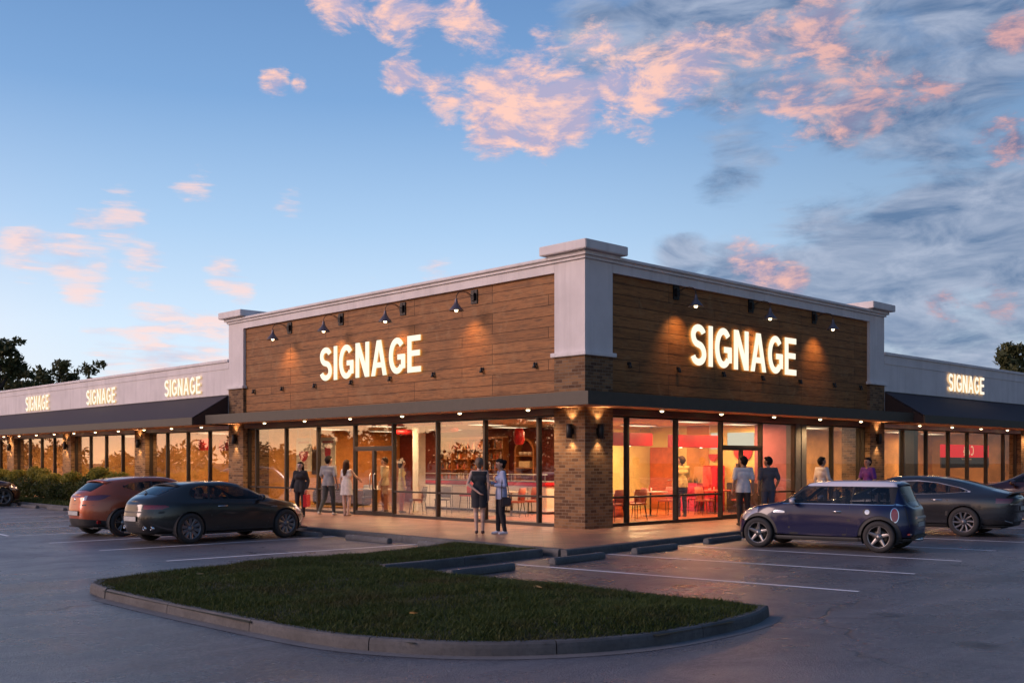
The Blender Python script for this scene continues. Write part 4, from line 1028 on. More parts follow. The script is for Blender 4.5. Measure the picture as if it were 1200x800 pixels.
def build_car(sp):
    root = thing(sp['name'], sp['label'], 'car', sp['loc'], sp['rz'], sp.get('group'))
    V, rr, F = car_shell(sp)
    sp['rear_x'] = lambda y, z: float(V[np.argmin((V[:, 1]-abs(y))**2+(V[:, 2]-z)**2+np.where(V[:, 0] > sp['L']*.4, 9, 0)), 0])
    sp['side_y'] = lambda x, z: float(V[np.argmin((V[:, 0]-x)**2+(V[:, 2]-z)**2+np.where(rr < 2, 9, 0)), 1])
    bm = bmesh.new(); lay = bm.verts.layers.float.new('r'); vs = []
    for p, r in zip(V, rr):
        v = bm.verts.new(p); v[lay] = r; vs.append(v)
    for f in F:
        try: bm.faces.new([vs[i] for i in f])
        except Exception: pass
    bmesh.ops.dissolve_degenerate(bm, dist=1e-6, edges=bm.edges[:])
    wheels = sp['wheels']; RA = sp['arch']
    def arch(xw, R): return lambda x, y, z, r: np.where(r > 3.0, np.maximum(np.hypot(x-xw, z-sp['wr'])-R, .30-y), 9.)
    regs = [('hole', arch(xw, RA), None) for xw in wheels]
    if sp.get('flare'): regs += [('wheel_arch_trim', (lambda xw: (lambda x, y, z, r: np.where(r > 3.0, np.maximum(np.hypot(x-xw, z-sp['wr'])-RA-sp['flare'], .30-y), 9.)))(xw), M['trim_grey']) for xw in wheels]
    regs += sp['regions'](sp)
    fl = bm.faces.layers.int.new('reg')
    for _, fn, _m in regs: isocut(bm, lay, fn)
    bm.faces.ensure_lookup_table()
    C = np.array([f.calc_center_median() for f in bm.faces]); rc = np.array([sum(v[lay] for v in f.verts)/len(f.verts) for f in bm.faces])
    lab = np.full(len(C), -1)
    for i, (_, fn, _m) in enumerate(regs):
        g = fn(C[:, 0], C[:, 1], C[:, 2], rc); lab = np.where((lab < 0) & (g < 0), i, lab)
    bm.normal_update()
    NV = {}
    groups = {}
    for f, l in zip(bm.faces, lab):
        nm = 'body' if l < 0 else regs[l][0]
        if nm == 'hole': continue
        groups.setdefault(nm, []).append((f, l))
    # outward normals per vertex
    for v in bm.verts: NV[v] = v.normal.copy()
    body_extra = ('seam',)
    if 'seam' in groups: groups['body'] += groups.pop('seam')
    for nm, fl_ in groups.items():
        base = nm.split('#')[0]; mats = []; off = sp.get('inset', {}).get(base, 0.)
        per_side = base in ('side_window', 'tail_light', 'tail_light_ring', 'tail_lamp_lens', 'headlight', 'headlight_ring', 'fuel_cap', 'side_vent', 'chrome_strip', 'window_post', 'pillar_trim', 'wheel_arch_trim', 'fog_light')
        for side in ((1,) if base == 'fuel_cap' else (1, -1) if per_side else (0,)):
            vmap = {}; vv = []; ff = []; mi = []; mats = []
            def mat_of(l):
                mm = sp['paint'] if l < 0 else regs[l][2]
                if mm not in mats: mats.append(mm)
                return mats.index(mm)
            for sgn in ((1, -1) if side == 0 else (side,)):
                for f, l in fl_:
                    ids = []
                    for v in f.verts:
                        p = v.co+NV[v]*off; y = p.y if abs(v.co.y) > 1e-4 else 0.
                        key = (v.index, sgn if abs(y) > 1e-4 else 0)
                        if key not in vmap: vmap[key] = len(vv); vv.append((p.x, y*sgn, p.z))
                        ids.append(vmap[key])
                    ids = list(dict.fromkeys(ids))
                    if len(ids) < 3: continue
                    ff.append(tuple(ids[::-1]) if sgn < 0 else tuple(ids)); mi.append(mat_of(l))
            me = bpy.data.meshes.new(base); me.from_pydata(vv, [], ff)
            for mm in mats: me.materials.append(mm)
            me.polygons.foreach_set('material_index', mi); me.polygons.foreach_set('use_smooth', [True]*len(ff)); me.update()
            b2 = bmesh.new(); b2.from_mesh(me); bmesh.ops.recalc_face_normals(b2, faces=b2.faces[:]); b2.to_mesh(me); b2.free()
            o = bpy.data.objects.new(base, me); COL.objects.link(o); o.parent = root
            if base in sp.get('thick', {}):
                md = o.modifiers.new('thickness', 'SOLIDIFY'); md.thickness = sp['thick'][base]; md.offset = sp.get('thoff', 1)
    bm.free()
    # wheel wells, floor and cabin
    m = MB(); wy = sp['W']/2
    for xw in wheels:
        for s in (1, -1):
            a = np.linspace(rad(-25), rad(205), 24); q = [(xw+RA*math.cos(t), (wy-.03)*s, sp['wr']+RA*math.sin(t)) for t in a]; q2 = [(x, (wy-.36)*s, z) for x, y, z in q]
            m.add(q+q2, [(i, i+1, 24+i+1, 24+i) for i in range(23)]); m.add(q2, [tuple(range(24))])
    m.box(sp['floor'][0], sp['floor'][1], -wy+.36, wy-.36, .20, .24)
    for x0, x1 in ((sp['floor'][0], wheels[0]-RA), (wheels[0]+RA, wheels[1]-RA), (wheels[1]+RA, sp['floor'][1])): m.box(x0, x1, wy-.36, wy-.15, .20, .23); m.box(x0, x1, -wy+.36, -wy+.15, .20, .23)
    m.build('underbody', M['cabin'], root)
    for (sx, sy, sz) in sp['seats']:
        m = MB(); m.bbox(sx-.06, sx+.10, sy-.22, sy+.22, sz-.5, sz, .05); m.bbox(sx-.05, sx+.06, sy-.12, sy+.12, sz+.03, sz+.21, .04)
        for k in (-.05, .05): m.tube([(sx, sy+k, sz-.02), (sx, sy+k, sz+.05)], .008, 6)
        m.bbox(sx+.0, sx+.5, sy-.23, sy+.23, sz-.62, sz-.48, .05); o = m.build('seat', M['seat'], root)
    x0, x1 = sp['cab']; m = MB(); m.box(x0, x1, -wy+.22, wy-.22, .44, .5)
    m.bbox(sp['dash']-.12, sp['dash']+.25, -wy+.2, wy-.2, .5, sp['dashz'], .05)
    m.build('cabin', M['cabin'], root)
    t = MB(); dx = sp['dash']-.2
    t.tube([(dx+.05*math.sin(a)*0+.04*math.sin(a), .36+.18*math.cos(a), sp['dashz']-.04+.16*math.sin(a)) for a in np.linspace(0, 2*math.pi, 20)], .014, 6); t.build('steering_wheel', M['trim'], root)
    for xw in wheels:
        for s in (1, -1): wheel(root, xw, (wy-sp.get('wheel_in', .015))*s, sp['wr'], .21, sp['spokes'], sp['rim'], sp['style'])
    mx, mz, my = sp['mirror']
    for s in (1, -1):
        m = MB(); b = bmesh.new(); bmesh.ops.create_uvsphere(b, u_segments=16, v_segments=10, radius=1)
        for v in b.verts:
            q = v.co.copy(); q.x = max(q.x, -.55); v.co = Vector((mx+q.x*.085, s*(my+q.y*.115), mz+q.z*.075+q.y*s*0))
        m.from_bm(b, 0, True); b.free(); m.tube([(mx+.02, s*(my-.16), mz-.06), (mx, s*(my-.06), mz-.04)], .025, 8, 1)
        o = m.build('mirror', [sp.get('mirror_m', sp['paint']), M['trim']], root)
        m = MB(); m.prism([(s*(my-.075), mz-.045), (s*(my+.08), mz-.045), (s*(my+.09), mz+.03), (s*(my-.07), mz+.04)], mx-.056, mx-.050, 'x'); m.build('mirror_glass', M['chrome'], o)
    sp['extras'](sp, root)
    return root
def plate(root, x, z, w=.52, h=.115, tilt=.0, m='plate'):
    p = MB(); p.bbox(-.008, .008, -w/2, w/2, -h/2, h/2, .004); p.bbox(-.0105, -.0085, -w/2+.01, w/2-.01, -h/2+.01, h/2-.01, .0008, 1)
    o = p.build('number_plate', [M['trim'], M[m]], root, (x, 0, z)); o.rotation_euler = (0, tilt, 0); return o
def spoiler(root, sp, x0, x1, w, m, up=.018, drop=.05, th=.022):
    b = MB(); n = 9; V_ = []
    for i in range(n):
        y = -w+2*w*i/(n-1); d = -drop*(y/w)**2
        z0_, z1_ = sp['rails'][0]['z'](np.array([x0+.04]))[0], sp['rails'][0]['z'](np.array([x1]))[0]
        V_ += [(x0+.05*(y/w)**2, y, z0_+up+d+.02), (x1, y, z1_+up*.4+d), (x1, y, z1_-th+d), (x0+.05*(y/w)**2, y, z0_+up-th+d+.02)]
    F_ = [(i*4+j, i*4+(j+1) % 4, i*4+4+(j+1) % 4, i*4+4+j) for i in range(n-1) for j in range(4)]+[(0, 1, 2, 3), (4*n-4, 4*n-3, 4*n-2, 4*n-1)]
    b.add(V_, F_, 0, True); return b.build('roof_spoiler', m, root)
def rails(sp, xr, xf, zs, ws): return [dict(xr=a, xf=b, z=curve(z), w=curve(w)) for a, b, z, w in zip(xr, xf, zs, ws)]
def K(c): return lambda x: np.full_like(np.asarray(x, float), c)
def sw(poly, rnd, y0=.3, r0=1.55, r1=3.35):
    P_ = rpoly(poly, rnd); return lambda x, y, z, r: np.where((r > r0) & (r < r1) & (y > y0), sd_poly(x, z, P_), 1.)
def seamline(pts, w=.005, y0=.3, r0=1.9, r1=7):
    def f(x, y, z, r): return np.where((r > r0) & (r < r1) & (y > y0), dist_np(x, z, pts, False)-w, 1.)
    return f
def box3(cx, cz, hx, hz, y0, y1):
    return lambda x, y, z, r: np.maximum(np.maximum(np.abs(x-cx)-hx, np.abs(z-cz)-hz), np.maximum(y0-y, y-y1))
def yz_poly(poly, rnd, x0=-1, x1=.8):
    P_ = rpoly(poly, rnd); return lambda x, y, z, r: np.where((x > x0) & (x < x1), sd_poly(y, z, P_), 1.)
def xz_poly(poly, rnd, y0, y1=2): 
    P_ = rpoly(poly, rnd); return lambda x, y, z, r: np.where((y > y0) & (y < y1), sd_poly(x, z, P_), 1.)
def screen(xa, xb, ka, kb, r1): 
    """band of the shell between two bowed lines x = xa - ka*y^2 and x = xb - kb*y^2"""
    return lambda x, y, z, r: np.maximum(np.maximum(xa-ka*y*y-x, x-(xb-kb*y*y)), (r-r1)*.12)
TEN = [1, 1, .9, .8, .9, 1, .9, .5, 1]
def handle(root, x, z, y, ln=.2, m='chrome'):
    for s in (1, -1):
        h = MB(); h.tube([(x-ln/2, s*(y-.01), z), (x-ln/2+.03, s*(y+.022), z), (x+ln/2-.03, s*(y+.022), z), (x+ln/2, s*(y-.01), z)], .014, 8); h.build('door_handle', M[m], root)
def generic_front(sp, zl=.66, w=.55):
    xf = sp['L']
    return [('headlight', lambda x, y, z, r: np.where((x > xf-.75) & (r > 2.5), np.maximum(np.maximum(np.abs(z-zl)-.085, w-y), (xf-.62)-x), 1.), M['lamp_clear']),
            ('grille', lambda x, y, z, r: np.where(x > xf-.4, np.maximum(np.abs(z-.42)-.10, y-.42), 1.), M['trim'])]
# ================================================================== small dark blue hatchback with a white roof
def mini():
    Lc, W = 3.70, 1.683; sp = dict(L=Lc, W=W, name='hatchback', label='dark blue small hatchback with pale roof parked at the pavement on the right', nf=3.2, nr=5.2)
    wb = 2.467; rx = .60; sp['wheels'] = (rx, rx+wb); sp['wr'] = .312; sp['arch'] = .345; sp['flare'] = .065
    sp['tension'] = [1, 1, .7, .8, .9, 1, .9, .5, 1]
    z0 = [(0.05, .90), (.12, .98), (.20, 1.13), (.30, 1.34), (.37, 1.395), (.8, 1.41), (1.5, 1.405), (2.05, 1.365), (2.18, 1.31), (2.42, 1.12), (2.62, .985), (2.75, .955), (3.1, .90), (3.45, .80), (3.62, .70), (3.68, .60)]
    z2 = [(.06, .88), (.14, .96), (.22, 1.10), (.32, 1.30), (.40, 1.345), (.8, 1.362), (1.5, 1.355), (2.0, 1.315), (2.15, 1.255), (2.40, 1.08), (2.60, .965), (2.72, .935), (3.1, .88), (3.45, .77), (3.62, .66), (3.68, .58)]
    w2 = [(.06, .60), (.2, .56), (.4, .56), (.8, .575), (1.5, .58), (2.0, .565), (2.2, .58), (2.6, .66), (2.75, .67), (3.2, .655), (3.5, .62), (3.7, .58)]
    z3 = [(.02, .84), (.2, .925), (.6, .935), (2.5, .925), (2.75, .905), (3.1, .845), (3.45, .73), (3.68, .60)]
    w3 = [(.02, .73), (.2, .755), (.6, .765), (1.2, .755), (2.0, .755), (2.6, .755), (2.9, .765), (3.3, .74), (3.7, .68)]
    z4 = [(.0, .70), (.4, .76), (2.8, .74), (3.3, .66), (3.68, .52)]
    w4 = [(.0, .775), (.3, .80), (.6, .825), (1.0, .80), (1.6, .795), (2.3, .795), (2.9, .82), (3.2, .815), (3.7, .74)]
    z5 = [(.0, .48), (.5, .47), (3.2, .46), (3.68, .40)]
    w5 = [(.0, .79), (.3, .825), (.6, .8415), (1.0, .815), (1.6, .805), (2.3, .805), (3.0, .8415), (3.3, .83), (3.7, .76)]
    z6 = [(.0, .26), (.6, .24), (3.0, .22), (3.68, .22)]; w6 = [(.0, .76), (.6, .80), (1.6, .785), (3.0, .80), (3.7, .74)]
    z7 = [(.0, .23), (.6, .205), (3.0, .19), (3.68, .20)]; w7 = [(.0, .70), (3.7, .70)]
    one = [(0, 0), (4, 0)]; f6 = lambda w: [(a, b*.6) for a, b in w]
    sp['rails'] = rails(sp, [.06, .06, .055, .02, .0, -.02, .06, .10, .10], [3.665, 3.665, 3.665, 3.68, 3.70, 3.70, 3.67, 3.62, 3.62],
                        [z0, [(a, b-.012) for a, b in z0], z2, z3, z4, z5, z6, z7, z7], [one, f6(w2), w2, w3, w4, w5, w6, w7, one])
    sp['paint'] = paint('deep_blue_paint', (.003, .005, .046), .0, .3, .8); roofp = paint('pale_roof_paint', (.62, .62, .70), 0., .4)
    sp['loc'] = None; sp['rz'] = rad(102)
    def regions(sp):
        G = M['car_glass']; MX = sp['rear_x'](.735, .735)
        return [('side_window', sw([(.40, .955), (.46, 1.265), (1.12, 1.285), (1.15, .95)], .03), G), ('side_window#b', sw([(1.165, .95), (1.14, 1.285), (1.99, 1.265), (2.16, 1.20), (2.46, .955)], .03), G),
                ('rear_window', screen(.135, .315, -.10, -.09, 1.86), G), ('windscreen', screen(2.10, 2.60, .10, .10, 1.9), G),
                ('pillar_trim', sw([(.33, .95), (.30, 1.292), (2.0, 1.292), (2.20, 1.24), (2.56, .945)], .03), M['trim']),
                ('chrome_strip', lambda x, y, z, r: np.where((y > .3) & (x > .12) & (x < 2.55) & (r > 2.5) & (r < 3.5), np.abs(z-.94+np.clip(x-2.3, 0, 1)*.02)-.010, 1.), M['chrome']),
                ('roof_panel', lambda x, y, z, r: np.where(r < 2.6, np.maximum(np.maximum(1.290-z, x-2.12+.1*y*y), .27-x), 1.), roofp),
                ('tail_light', lambda x, y, z, r: np.sqrt(((y-.72)/.07)**2+((z-.735)/.138)**2+((x-MX)/.070)**2)*.1-.1+np.where(x > .5, 1, 0), M['lamp_red']),
                ('tail_light_ring', lambda x, y, z, r: np.sqrt(((y-.72)/.084)**2+((z-.735)/.154)**2+((x-MX)/.084)**2)*.1-.1+np.where(x > .5, 1, 0), M['chrome']),
                ('headlight', lambda x, y, z, r: np.sqrt(((y-.60)/.16)**2+((z-.70)/.13)**2)*.1-.1+np.where(x < 3.1, 1, 0), M['lamp_clear']),
                ('headlight_ring', lambda x, y, z, r: np.sqrt(((y-.60)/.18)**2+((z-.70)/.15)**2)*.1-.1+np.where(x < 3.1, 1, 0), M['chrome']),
                ('grille', lambda x, y, z, r: np.where(x > 3.3, np.maximum(np.abs(z-.50)-.085, y-.40), 1.), M['trim']),
                ('fuel_cap', lambda x, y, z, r: np.where((y > .4) & (r > 2.9), np.hypot(x-.83, z-.795)-.052, 1.), M['chrome']),
                ('seam', lambda x, y, z, r: np.where((y > .4) & (r > 2.9), np.abs(np.hypot(x-.83, z-.795)-.062)-.008, 1.), M['trim']),
                ('side_vent', xz_poly([(2.50, .765), (2.50, .735), (2.74, .735), (2.76, .765), (2.70, .80), (2.56, .79)], .012, .4), M['chrome']),
                ('seam', seamline([(1.17, .93), (1.19, .60), (1.24, .34), (2.38, .33), (2.43, .55), (2.44, .92)]), M['trim']),
                ('seam', lambda x, y, z, r: np.where((x < .25), np.maximum(np.abs(np.abs(y-.0)-(.60+.05*(z-.6)))-.006, np.maximum(.5-z, z-.9)), 1.), M['trim']),
                ('lower_trim', lambda x, y, z, r: np.where(r > 4.5, z-.285, 1.), M['trim_grey'])]
    sp['regions'] = regions
    sp['inset'] = {'side_window': -.008, 'windscreen': -.004, 'rear_window': -.004, 'tail_light': .006, 'headlight': .006, 'fuel_cap': .010, 'wheel_arch_trim': .014, 'chrome_strip': .006, 'side_vent': .008, 'tail_light_ring': .004}
    sp['seats'] = [(1.55, .34, 1.0), (1.55, -.34, 1.0), (.72, .33, .95), (.72, -.33, .95)]; sp['cab'] = (.3, 2.5); sp['dash'] = 2.35; sp['dashz'] = .93; sp['floor'] = (.2, 3.5)
    sp['spokes'] = 5; sp['rim'] = M['alloy']; sp['style'] = 'star'; sp['mirror'] = (2.28, .985, .90); sp['mirror_m'] = M['lamp_clear']
    def extras(sp, root):
        handle(root, 1.42, .79, sp['side_y'](1.42, .79), .16, 'chrome')
        for s in (1, -1):
            h = MB(); yy = sp['side_y'](1.42, .77); h.bbox(1.33, 1.51, s*(yy-.02), s*(yy+.004), .752, .788, .006); h.build('handle_recess', M['trim'], root)
        plate(root, -.012, .55, .50, .11)
        m = MB(); m.bbox(-.03, .02, -.36, .36, .66, .71, .012); m.build('hatch_handle', M['chrome'], root)
        spoiler(root, sp, .24, .44, .50, sp['paint'])
        for s in (1, -1):
            m = MB(); m.lathe([(.03, .12), (.034, -.06), (.028, -.06), (.026, .1)], (.03, s*.09, .245), 'x', 14); m.build('exhaust', M['chrome'], root)
            m = MB(); rx_ = sp['rear_x'](.52, .37); m.bbox(rx_-.012, rx_+.05, s*.42, s*.62, .35, .385, .008); m.build('reflector', M['lamp_red'], root)
        m = MB(); m.tube([(.6, 0, 1.40), (.45, 0, 1.62)], [.006, .002], 6); m.build('aerial', M['trim'], root)
        m = MB(); m.bbox(-.01, .1, -.45, .45, .26, .36, .03); m.build('diffuser', M['trim'], root)
    sp['extras'] = extras; return sp
# ================================================================== long dark grey sedan with a sloping tail
def sedan():
    Lc, W = 4.97, 1.96; sp = dict(L=Lc, W=W, name='sedan', label='glossy dark grey sedan with chrome window line parked behind the blue hatchback', nf=2.9, nr=4.2)
    rx = 1.10; sp['wheels'] = (rx, rx+2.96); sp['wr'] = .352; sp['arch'] = .385
    sp['tension'] = [1, 1, .8, .8, .9, 1, .9, .5, 1]
    z0 = [(.03, .96), (.12, 1.035), (.3, 1.075), (.7, 1.18), (1.3, 1.34), (1.8, 1.42), (2.3, 1.445), (2.8, 1.425), (3.2, 1.32), (3.7, 1.06), (3.95, .96), (4.4, .86), (4.8, .70), (4.95, .58)]
    z2 = [(.04, .94), (.14, 1.01), (.3, 1.045), (.7, 1.13), (1.3, 1.275), (1.8, 1.355), (2.3, 1.385), (2.8, 1.365), (3.15, 1.27), (3.65, 1.02), (3.9, .93), (4.4, .83), (4.8, .67), (4.95, .56)]
    w2 = [(.04, .72), (.3, .70), (.8, .62), (1.4, .60), (2.3, .61), (2.9, .60), (3.3, .64), (3.8, .74), (4.4, .74), (4.97, .66)]
    z3 = [(.02, .90), (.3, .965), (.8, 1.0), (1.4, .99), (2.5, .955), (3.4, .925), (3.9, .88), (4.4, .78), (4.95, .56)]
    w3 = [(.02, .82), (.4, .86), (.9, .885), (1.6, .87), (2.6, .87), (3.5, .87), (4.1, .88), (4.5, .86), (4.97, .76)]
    z4 = [(.0, .76), (.6, .84), (1.2, .85), (2.5, .79), (3.9, .76), (4.5, .66), (4.97, .5)]
    w4 = [(.0, .88), (.4, .93), (1.0, .965), (1.7, .935), (2.6, .93), (3.5, .935), (4.0, .955), (4.5, .92), (4.97, .8)]
    z5 = [(.0, .50), (.8, .50), (4.2, .48), (4.97, .4)]
    w5 = [(.0, .885), (.4, .945), (1.0, .98), (1.7, .945), (2.6, .935), (3.5, .945), (4.05, .98), (4.5, .935), (4.97, .82)]
    z6 = [(.0, .28), (.8, .25), (4, .22), (4.97, .22)]; w6 = [(.0, .84), (1, .93), (2.6, .90), (4, .93), (4.97, .8)]
    z7 = [(.0, .25), (.8, .21), (4, .18), (4.97, .2)]; w7 = [(.0, .76), (5, .76)]
    one = [(0, 0), (5, 0)]; f6 = lambda w: [(a, b*.6) for a, b in w]
    sp['rails'] = rails(sp, [.06, .06, .05, .0, -.005, .02, .10, .14, .14], [4.93, 4.93, 4.93, 4.95, 4.97, 4.97, 4.93, 4.88, 4.88],
                        [z0, [(a, b-.014) for a, b in z0], z2, z3, z4, z5, z6, z7, z7], [one, f6(w2), w2, w3, w4, w5, w6, w7, one])
    sp['paint'] = paint('dark_grey_paint', (.040, .041, .047), .5, .2)
    sp['rz'] = rad(99)
    def regions(sp):
        G = M['car_glass']; D = [(1.02, 1.075), (1.25, 1.16), (1.8, 1.275), (2.3, 1.312), (2.75, 1.295), (3.1, 1.19), (3.42, 1.0), (2.6, .992), (1.6, 1.02)]
        def grow(p, d):
            c = Vector((2.2, 1.13)); return [tuple(Vector(q)+(Vector(q)-c).normalized()*d*(1. if abs(q[1]-1.13) > .1 else 1.6)) for q in p]
        cut = lambda f, a, b: (lambda x, y, z, r: np.maximum(f(x, y, z, r), np.maximum(a-x, x-b)))
        DL_ = sw(D, .05)
        return [('side_window', cut(DL_, 0, 1.47), G), ('side_window#b', cut(DL_, 1.50, 2.36), G), ('side_window#c', cut(DL_, 2.42, 5), G), ('window_post', DL_, M['trim']),
                ('chrome_strip', sw(grow(D, .032), .05), M['bright_trim']),
                ('rear_window', screen(.52, 1.62, -.16, .02, 1.86), M['car_glass_dark']), ('windscreen', screen(2.92, 3.80, .12, .12, 1.9), M['car_glass_dark']),
                ('tail_light', yz_poly([(.50, .915), (.62, .80), (.93, .80), (1.2, .86), (1.2, .905), (.9, .925)], .03, -1, .42), M['lamp_purple']),
                ('chrome_trim', yz_poly([(-1, .765), (-1, .80), (.62, .80), (.62, .765)], .01, -1, .2), M['chrome']),
                ] + generic_front(sp, .64, .52) + [
                ('seam', seamline([(1.52, .98), (1.45, .80), (1.50, .52), (1.62, .36), (2.36, .34), (2.40, .97)]), M['trim']), ('seam', seamline([(2.40, .9), (2.38, .34), (3.42, .33), (3.50, .6), (3.45, .92)]), M['trim']),
                ('seam', lambda x, y, z, r: np.where((x < .35), np.maximum(np.abs(z-.60)-.005, .0-y), 1.), M['trim']),
                ('bumper_lower', lambda x, y, z, r: np.where((r > 4.3) & (x < .95), z-.36-.10*np.clip(x, 0, 1), 1.), M['trim']),
                ('sill', lambda x, y, z, r: np.where(r > 4.5, z-.275, 1.), M['trim'])]
    sp['regions'] = regions
    sp['inset'] = {'side_window': -.006, 'tail_light': .004, 'chrome_strip': .006, 'chrome_trim': .008, 'headlight': .004}
    sp['seats'] = [(2.15, .38, 1.05), (2.15, -.38, 1.05), (1.25, .38, 1.0), (1.25, -.38, 1.0)]; sp['cab'] = (1.0, 3.5); sp['dash'] = 3.15; sp['dashz'] = .9; sp['floor'] = (.3, 4.7)
    sp['spokes'] = 10; sp['rim'] = M['alloy_dark']; sp['style'] = 'turbine'; sp['mirror'] = (3.22, .98, 1.02)
    def extras(sp, root):
        handle(root, 1.72, .865, sp['side_y'](1.72, .865)+.006, .23); handle(root, 2.65, .855, sp['side_y'](2.65, .855)+.006, .23)
        plate(root, -.008, .68, .52, .11)
        m = MB(); m.bbox(.03, .16, -.66, .66, 1.035, 1.055, .008); m.build('boot_spoiler', M['trim'], root)
        for s in (1, -1):
            m = MB(); m.tube([(.10, s*.60, .33), (.06, s*.75, .35), (.2, s*.87, .40)], .012, 8); m.build('chrome_accent', M['chrome'], root)
    sp['extras'] = extras; return sp
# ================================================================== coupes on the left
def coupe():
    Lc, W = 4.42, 1.83; sp = dict(L=Lc, W=W, name='coupe', label='dark greenish grey coupe with a sloping rear window parked nose to the pavement', nf=2.8, nr=3.4)
    rx = .90; sp['wheels'] = (rx, rx+2.55); sp['wr'] = .335; sp['arch'] = .37
    sp['tension'] = [1, 1, .8, .8, .9, 1, .9, .5, 1]
    z0 = [(.04, .93), (.12, .99), (.32, 1.07), (.75, 1.255), (.95, 1.315), (1.4, 1.345), (1.9, 1.35), (2.3, 1.315), (2.6, 1.21), (3.1, .995), (3.3, .935), (3.8, .85), (4.2, .72), (4.38, .6)]
    z2 = [(.06, .91), (.15, .96), (.34, 1.035), (.78, 1.20), (1.0, 1.262), (1.4, 1.292), (1.9, 1.295), (2.25, 1.26), (2.55, 1.16), (3.05, .96), (3.28, .905), (3.8, .82), (4.2, .69), (4.38, .58)]
    w2 = [(.06, .60), (.3, .62), (.7, .58), (1.1, .565), (1.9, .575), (2.4, .57), (2.7, .62), (3.2, .70), (3.8, .69), (4.4, .60)]
    z3 = [(.03, .86), (.3, .925), (.7, .955), (1.2, .955), (2.0, .93), (3.0, .895), (3.4, .86), (3.9, .76), (4.38, .56)]
    w3 = [(.03, .72), (.3, .775), (.8, .815), (1.4, .80), (2.4, .80), (3.2, .80), (3.7, .80), (4.4, .68)]
    z4 = [(.0, .74), (.5, .81), (1., .82), (2.2, .78), (3.4, .73), (4.0, .63), (4.4, .5)]
    w4 = [(.0, .79), (.3, .85), (.85, .90), (1.5, .87), (2.4, .865), (3.2, .885), (3.6, .89), (4.1, .84), (4.4, .74)]
    z5 = [(.0, .50), (.8, .49), (3.6, .46), (4.4, .40)]
    w5 = [(.0, .80), (.3, .865), (.85, .915), (1.5, .88), (2.4, .875), (3.2, .90), (3.55, .915), (4.1, .86), (4.4, .76)]
    z6 = [(.0, .27), (.8, .24), (3.5, .21), (4.4, .2)]; w6 = [(.0, .76), (.9, .87), (2.2, .84), (3.5, .87), (4.4, .72)]
    z7 = [(.0, .25), (.8, .20), (3.5, .18), (4.4, .18)]; w7 = [(.0, .68), (4.4, .68)]
    one = [(0, 0), (5, 0)]; f6 = lambda w: [(a, b*.6) for a, b in w]
    sp['rails'] = rails(sp, [.06, .06, .055, .02, .0, -.03, .05, .1, .1], [4.36, 4.36, 4.36, 4.39, 4.42, 4.42, 4.38, 4.32, 4.32],
                        [z0, [(a, b-.014) for a, b in z0], z2, z3, z4, z5, z6, z7, z7], [one, f6(w2), w2, w3, w4, w5, w6, w7, one])
    sp['paint'] = paint('dark_olive_grey_paint', (.030, .028, .025), .3, .26)
    sp['rz'] = rad(5.5)
    def regions(sp):
        G = M['car_glass']; D = [(.95, 1.06), (1.05, 1.20), (1.32, 1.25), (1.9, 1.256), (2.25, 1.215), (2.52, 1.125), (2.96, .95), (2.6, .94), (1.7, .958), (1.08, .98)]
        cut = lambda f, a, b: (lambda x, y, z, r: np.maximum(f(x, y, z, r), np.maximum(a-x+.3*(z-1.1), x-.3*(z-1.1)-b)))
        DLo = sw(D, .06)
        return [('side_window', cut(DLo, 0, 1.42), G), ('side_window#b', cut(DLo, 1.48, 5), G), ('window_post', DLo, M['trim']),
                ('rear_window', screen(.34, .80, -.12, -.05, 1.80), M['car_glass_dark']), ('windscreen', screen(2.36, 3.16, .14, .14, 1.9), M['car_glass_dark']),
                ('tail_light', xz_poly([(-.1, .765), (-.1, .86), (.40, .855), (.46, .815), (.32, .76)], .015, .36), M['lamp_red']),
                ] + generic_front(sp, .62, .50) + [
                ('seam', seamline([(1.50, .95), (1.40, .75), (1.46, .45), (1.6, .33), (2.9, .32), (3.0, .55), (2.95, .90)]), M['trim']),
                ('seam', lambda x, y, z, r: np.where((x < .6), np.maximum(np.abs(z-.70+.0*y)-.005, y-.8), 1.), M['trim']),
                ('lower_trim', lambda x, y, z, r: np.where((r > 4.2) & (x < .30), np.maximum(z-.36, y-.52), 1.), M['trim']),
                ('sill', lambda x, y, z, r: np.where(r > 4.5, z-.235, 1.), M['trim'])]
    sp['regions'] = regions; sp['inset'] = {'side_window': -.006, 'tail_light': .004, 'headlight': .004, 'rear_window': -.004}
    sp['seats'] = [(1.9, .36, .98), (1.9, -.36, .98), (1.2, .34, .95), (1.2, -.34, .95)]; sp['cab'] = (.8, 3.0); sp['dash'] = 2.75; sp['dashz'] = .9; sp['floor'] = (.25, 4.15)
    sp['spokes'] = 10; sp['rim'] = M['alloy_dark']; sp['style'] = 'holes'; sp['mirror'] = (2.72, .97, .93)
    def extras(sp, root):
        handle(root, 1.72, .80, sp['side_y'](1.72, .80), .24)
        plate(root, -.038, .555, .50, .12)
        m = MB(); m.lathe([(.0, -.012), (.045, -.01), (.05, 0), (.0, .01)], (.045, 0, .83), 'x', 18); m.build('round_badge', M['chrome'], root)
        for s in (1, -1):
            for k in (.40, .53):
                m = MB(); m.lathe([(.036, .12), (.040, -.03), (.034, -.03), (.032, .1)], (sp['rear_x'](k, .36)-.0, s*k, .36), 'x', 14); m.build('exhaust', M['chrome'], root)
            m = MB(); yy = sp['side_y'](3.1, .75); m.bbox(3.02, 3.20, s*(yy-.01), s*(yy+.005), .74, .765, .004); m.build('side_badge', M['chrome'], root)
        spoiler(root, sp, .74, .98, .50, M['trim'], .012)
